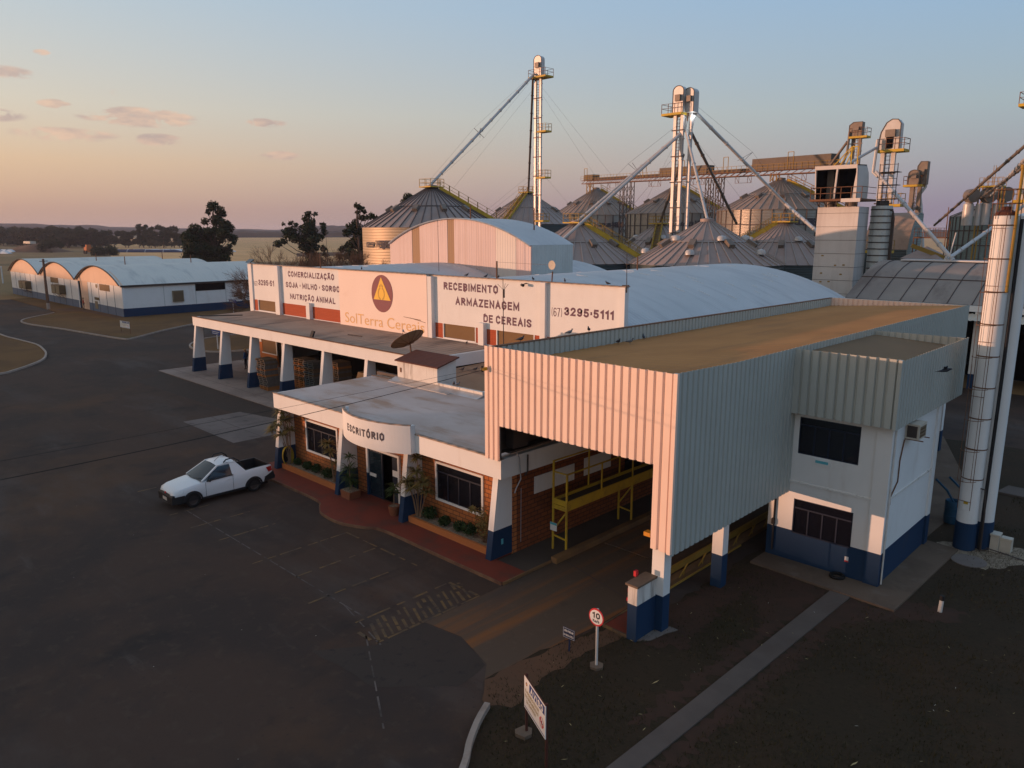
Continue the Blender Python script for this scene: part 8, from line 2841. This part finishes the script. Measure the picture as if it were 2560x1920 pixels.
# ------------------------------------------------------------------ distant hills, woods and stubble
def skyline(name, pts, depth, hs, m_, seed, step=18.0, wob=.16, kind='structure'):
    """ridge or wood edge along a polyline, with an uneven top and real depth"""
    r_ = random.Random(seed)
    P_ = [Vector(p) for p in pts]
    tops, q = [], []
    for (a, c, h0, h1) in zip(P_, P_[1:], hs, hs[1:]):
        L = (c - a).length
        k = max(1, int(L / step))
        for j in range(k):
            q.append(a.lerp(c, j / k))
            tops.append((h0 + (h1 - h0) * j / k) * (1 + r_.uniform(-wob, wob)))
    q.append(P_[-1])
    tops.append(hs[-1])
    b = MB()
    vv, n_ = [], len(q)
    for row, (dp, hf) in enumerate(((0, 0), (0, .72), (.06, .95), (.25, 1.0), (1.0, .92))):
        for p, h in zip(q, tops):
            d_ = p.normalized()
            s_ = p + d_ * depth * dp
            vv.append((s_.x, s_.y, -.5 if hf == 0 else h * hf * (1 + r_.uniform(-wob, wob) * .5)))
    b.mesh(vv, [(i * n_ + j, i * n_ + j + 1, (i + 1) * n_ + j + 1, (i + 1) * n_ + j) for i in range(4) for j in range(n_ - 1)])
    return struct(b.build(name, m_), kind)


def bearing(deg, dist):
    a = rad(deg)
    return (-math.sin(a) * dist, math.cos(a) * dist)


flat('stubble_field', [bearing(72, 340), bearing(72, 1500), bearing(58, 1500), bearing(46, 1700), bearing(30, 1800), bearing(8, 1800), bearing(8, 420), bearing(40, 330), bearing(60, 300)], -.02, 'stubble')
flat('ploughed_field', [bearing(60, 360), bearing(60, 420), bearing(50, 480), bearing(50, 400)], -.012, 'soil_brown')
skyline('hills', [bearing(100, 2300), bearing(86, 2300), bearing(76, 2350), bearing(68, 2500), bearing(62, 2700), bearing(56, 2900), bearing(44, 3000), bearing(24, 3000), bearing(-10, 2900)],
        700, [34, 33, 30, 22, 17, 15, 14, 16, 18], 'hill_wood', 3, 30, .08)
skyline('woods', [bearing(66, 1500), bearing(62.5, 1500), bearing(60.5, 1480), bearing(55, 1500), bearing(45, 1600), bearing(30, 1700), bearing(5, 1700)], 120, [13, 12, 12, 12, 12, 13, 14], 'hill_wood', 4, 10, .12, 'stuff')
skyline('woods', [bearing(60.6, 2150), bearing(60.3, 2150), bearing(56, 2150), bearing(50, 2150), bearing(47, 2100)], 200, [10, 25, 28, 27, 24], 'hill_wood', 5, 12, .05, 'stuff')
skyline('woods', [bearing(98, 900), bearing(88, 900), bearing(80, 980)], 100, [14, 15, 14], 'hill_wood', 6, 8, .15, 'stuff')
# woods far outside the picture towards the sun: their shade covers the ground of the yard
skyline('woods', [bearing(112, 420), bearing(122, 300), bearing(132, 260), bearing(142, 250), bearing(152, 280), bearing(162, 320), bearing(172, 420)], 60, [11.0, 9.6, 8.6, 8.2, 8.8, 10, 12], 'hill_wood', 9, 4, .10, 'stuff')


# ------------------------------------------------------------------ loose stuff on the lawn
def in_poly(x, y, P_):
    c = False
    j = len(P_) - 1
    for i in range(len(P_)):
        if (P_[i][1] > y) != (P_[j][1] > y) and x < (P_[j][0] - P_[i][0]) * (y - P_[i][1]) / (P_[j][1] - P_[i][1]) + P_[i][0]:
            c = not c
        j = i
    return c


gr_ = random.Random(5)
bG, bD = MB(), MB()
cnt = 0
while cnt < 55000:
    # denser near the camera
    y = 6 + 34 * gr_.random() ** 1.6
    x = -12.4 + 17 * gr_.random()
    if not in_poly(x, y, lawn) or (-8.65 < x < -7.5 and y < 23.1) or (x < -5.9 and y > 22.7):
        continue
    nv = math.sin(x * 1.3 + y * .7) + math.sin(x * .6 - y * 1.1 + 2) + gr_.gauss(0, .5)
    if nv < -.6:
        continue
    cnt += 1
    h = gr_.uniform(.03, .11)
    a = gr_.uniform(0, 2 * PI)
    w_ = gr_.uniform(.006, .014)
    dx, dy = math.cos(a), math.sin(a)
    l_ = gr_.uniform(-.05, .05)
    l2 = gr_.uniform(-.05, .05)
    (bD if gr_.random() < .38 + .12 * nv else bG).poly([(x - dx * w_, y - dy * w_, .028), (x + dx * w_, y + dy * w_, .028), (x + l_, y + l2, .03 + h)])
o = bG.build('grass', 'grass_blade')
struct(o, 'stuff')
o = bD.build('dry_grass', 'grass_blade_dry')
struct(o, 'stuff')
b = MB()
bp = MB()
for k in range(260):
    y = 6 + 26 * gr_.random() ** 1.3
    x = -12 + 15 * gr_.random()
    if not in_poly(x, y, lawn):
        continue
    L = gr_.uniform(.02, .06) * (2.4 if gr_.random() < .08 else 1)
    a = gr_.uniform(0, 2 * PI)
    u = Vector((math.cos(a), math.sin(a), gr_.uniform(-.1, .3))) * L
    v = Vector((-math.sin(a), math.cos(a), .2)) * L * .16
    q = Vector((x, y, .075))
    (bp if gr_.random() < .12 else b).poly([q - u, q - u * .2 + v, q + u, q + u * .2 - v])
struct(b.build('fallen_leaves', 'leaf_litter'), 'stuff')
for k in range(12):
    x, y = gr_.uniform(-34, -14), gr_.uniform(6, 12)
    L = gr_.uniform(.02, .04)
    bp.poly([(x, y, .012), (x + L, y + L * .3, .03), (x + L * .8, y + L, .02), (x - L * .2, y + L * .8, .012)])
struct(bp.build('paper_litter', 'paper_litter'), 'stuff')

# ------------------------------------------------------------------ evening haze over the plain
hm = bpy.data.materials.new('haze')
hm.use_nodes = True
nt_ = hm.node_tree
nt_.nodes.clear()
ho_ = nt_.nodes.new('ShaderNodeOutputMaterial')
hv = nt_.nodes.new('ShaderNodeVolumePrincipled')
hv.inputs['Color'].default_value = (.80, .78, .90, 1)
hv.inputs['Density'].default_value = 0.00013
hv.inputs['Anisotropy'].default_value = .2
nt_.links.new(hv.outputs[0], ho_.inputs['Volume'])
MATS['haze'] = hm
hz = MB().box(-4990, 2990, -1490, 6490, -1.2, 46).build('haze', 'haze')
struct(hz, 'stuff')
sc.cycles.volume_bounces = 1
sc.cycles.max_bounces = 6
sc.cycles.volume_step_rate = 10
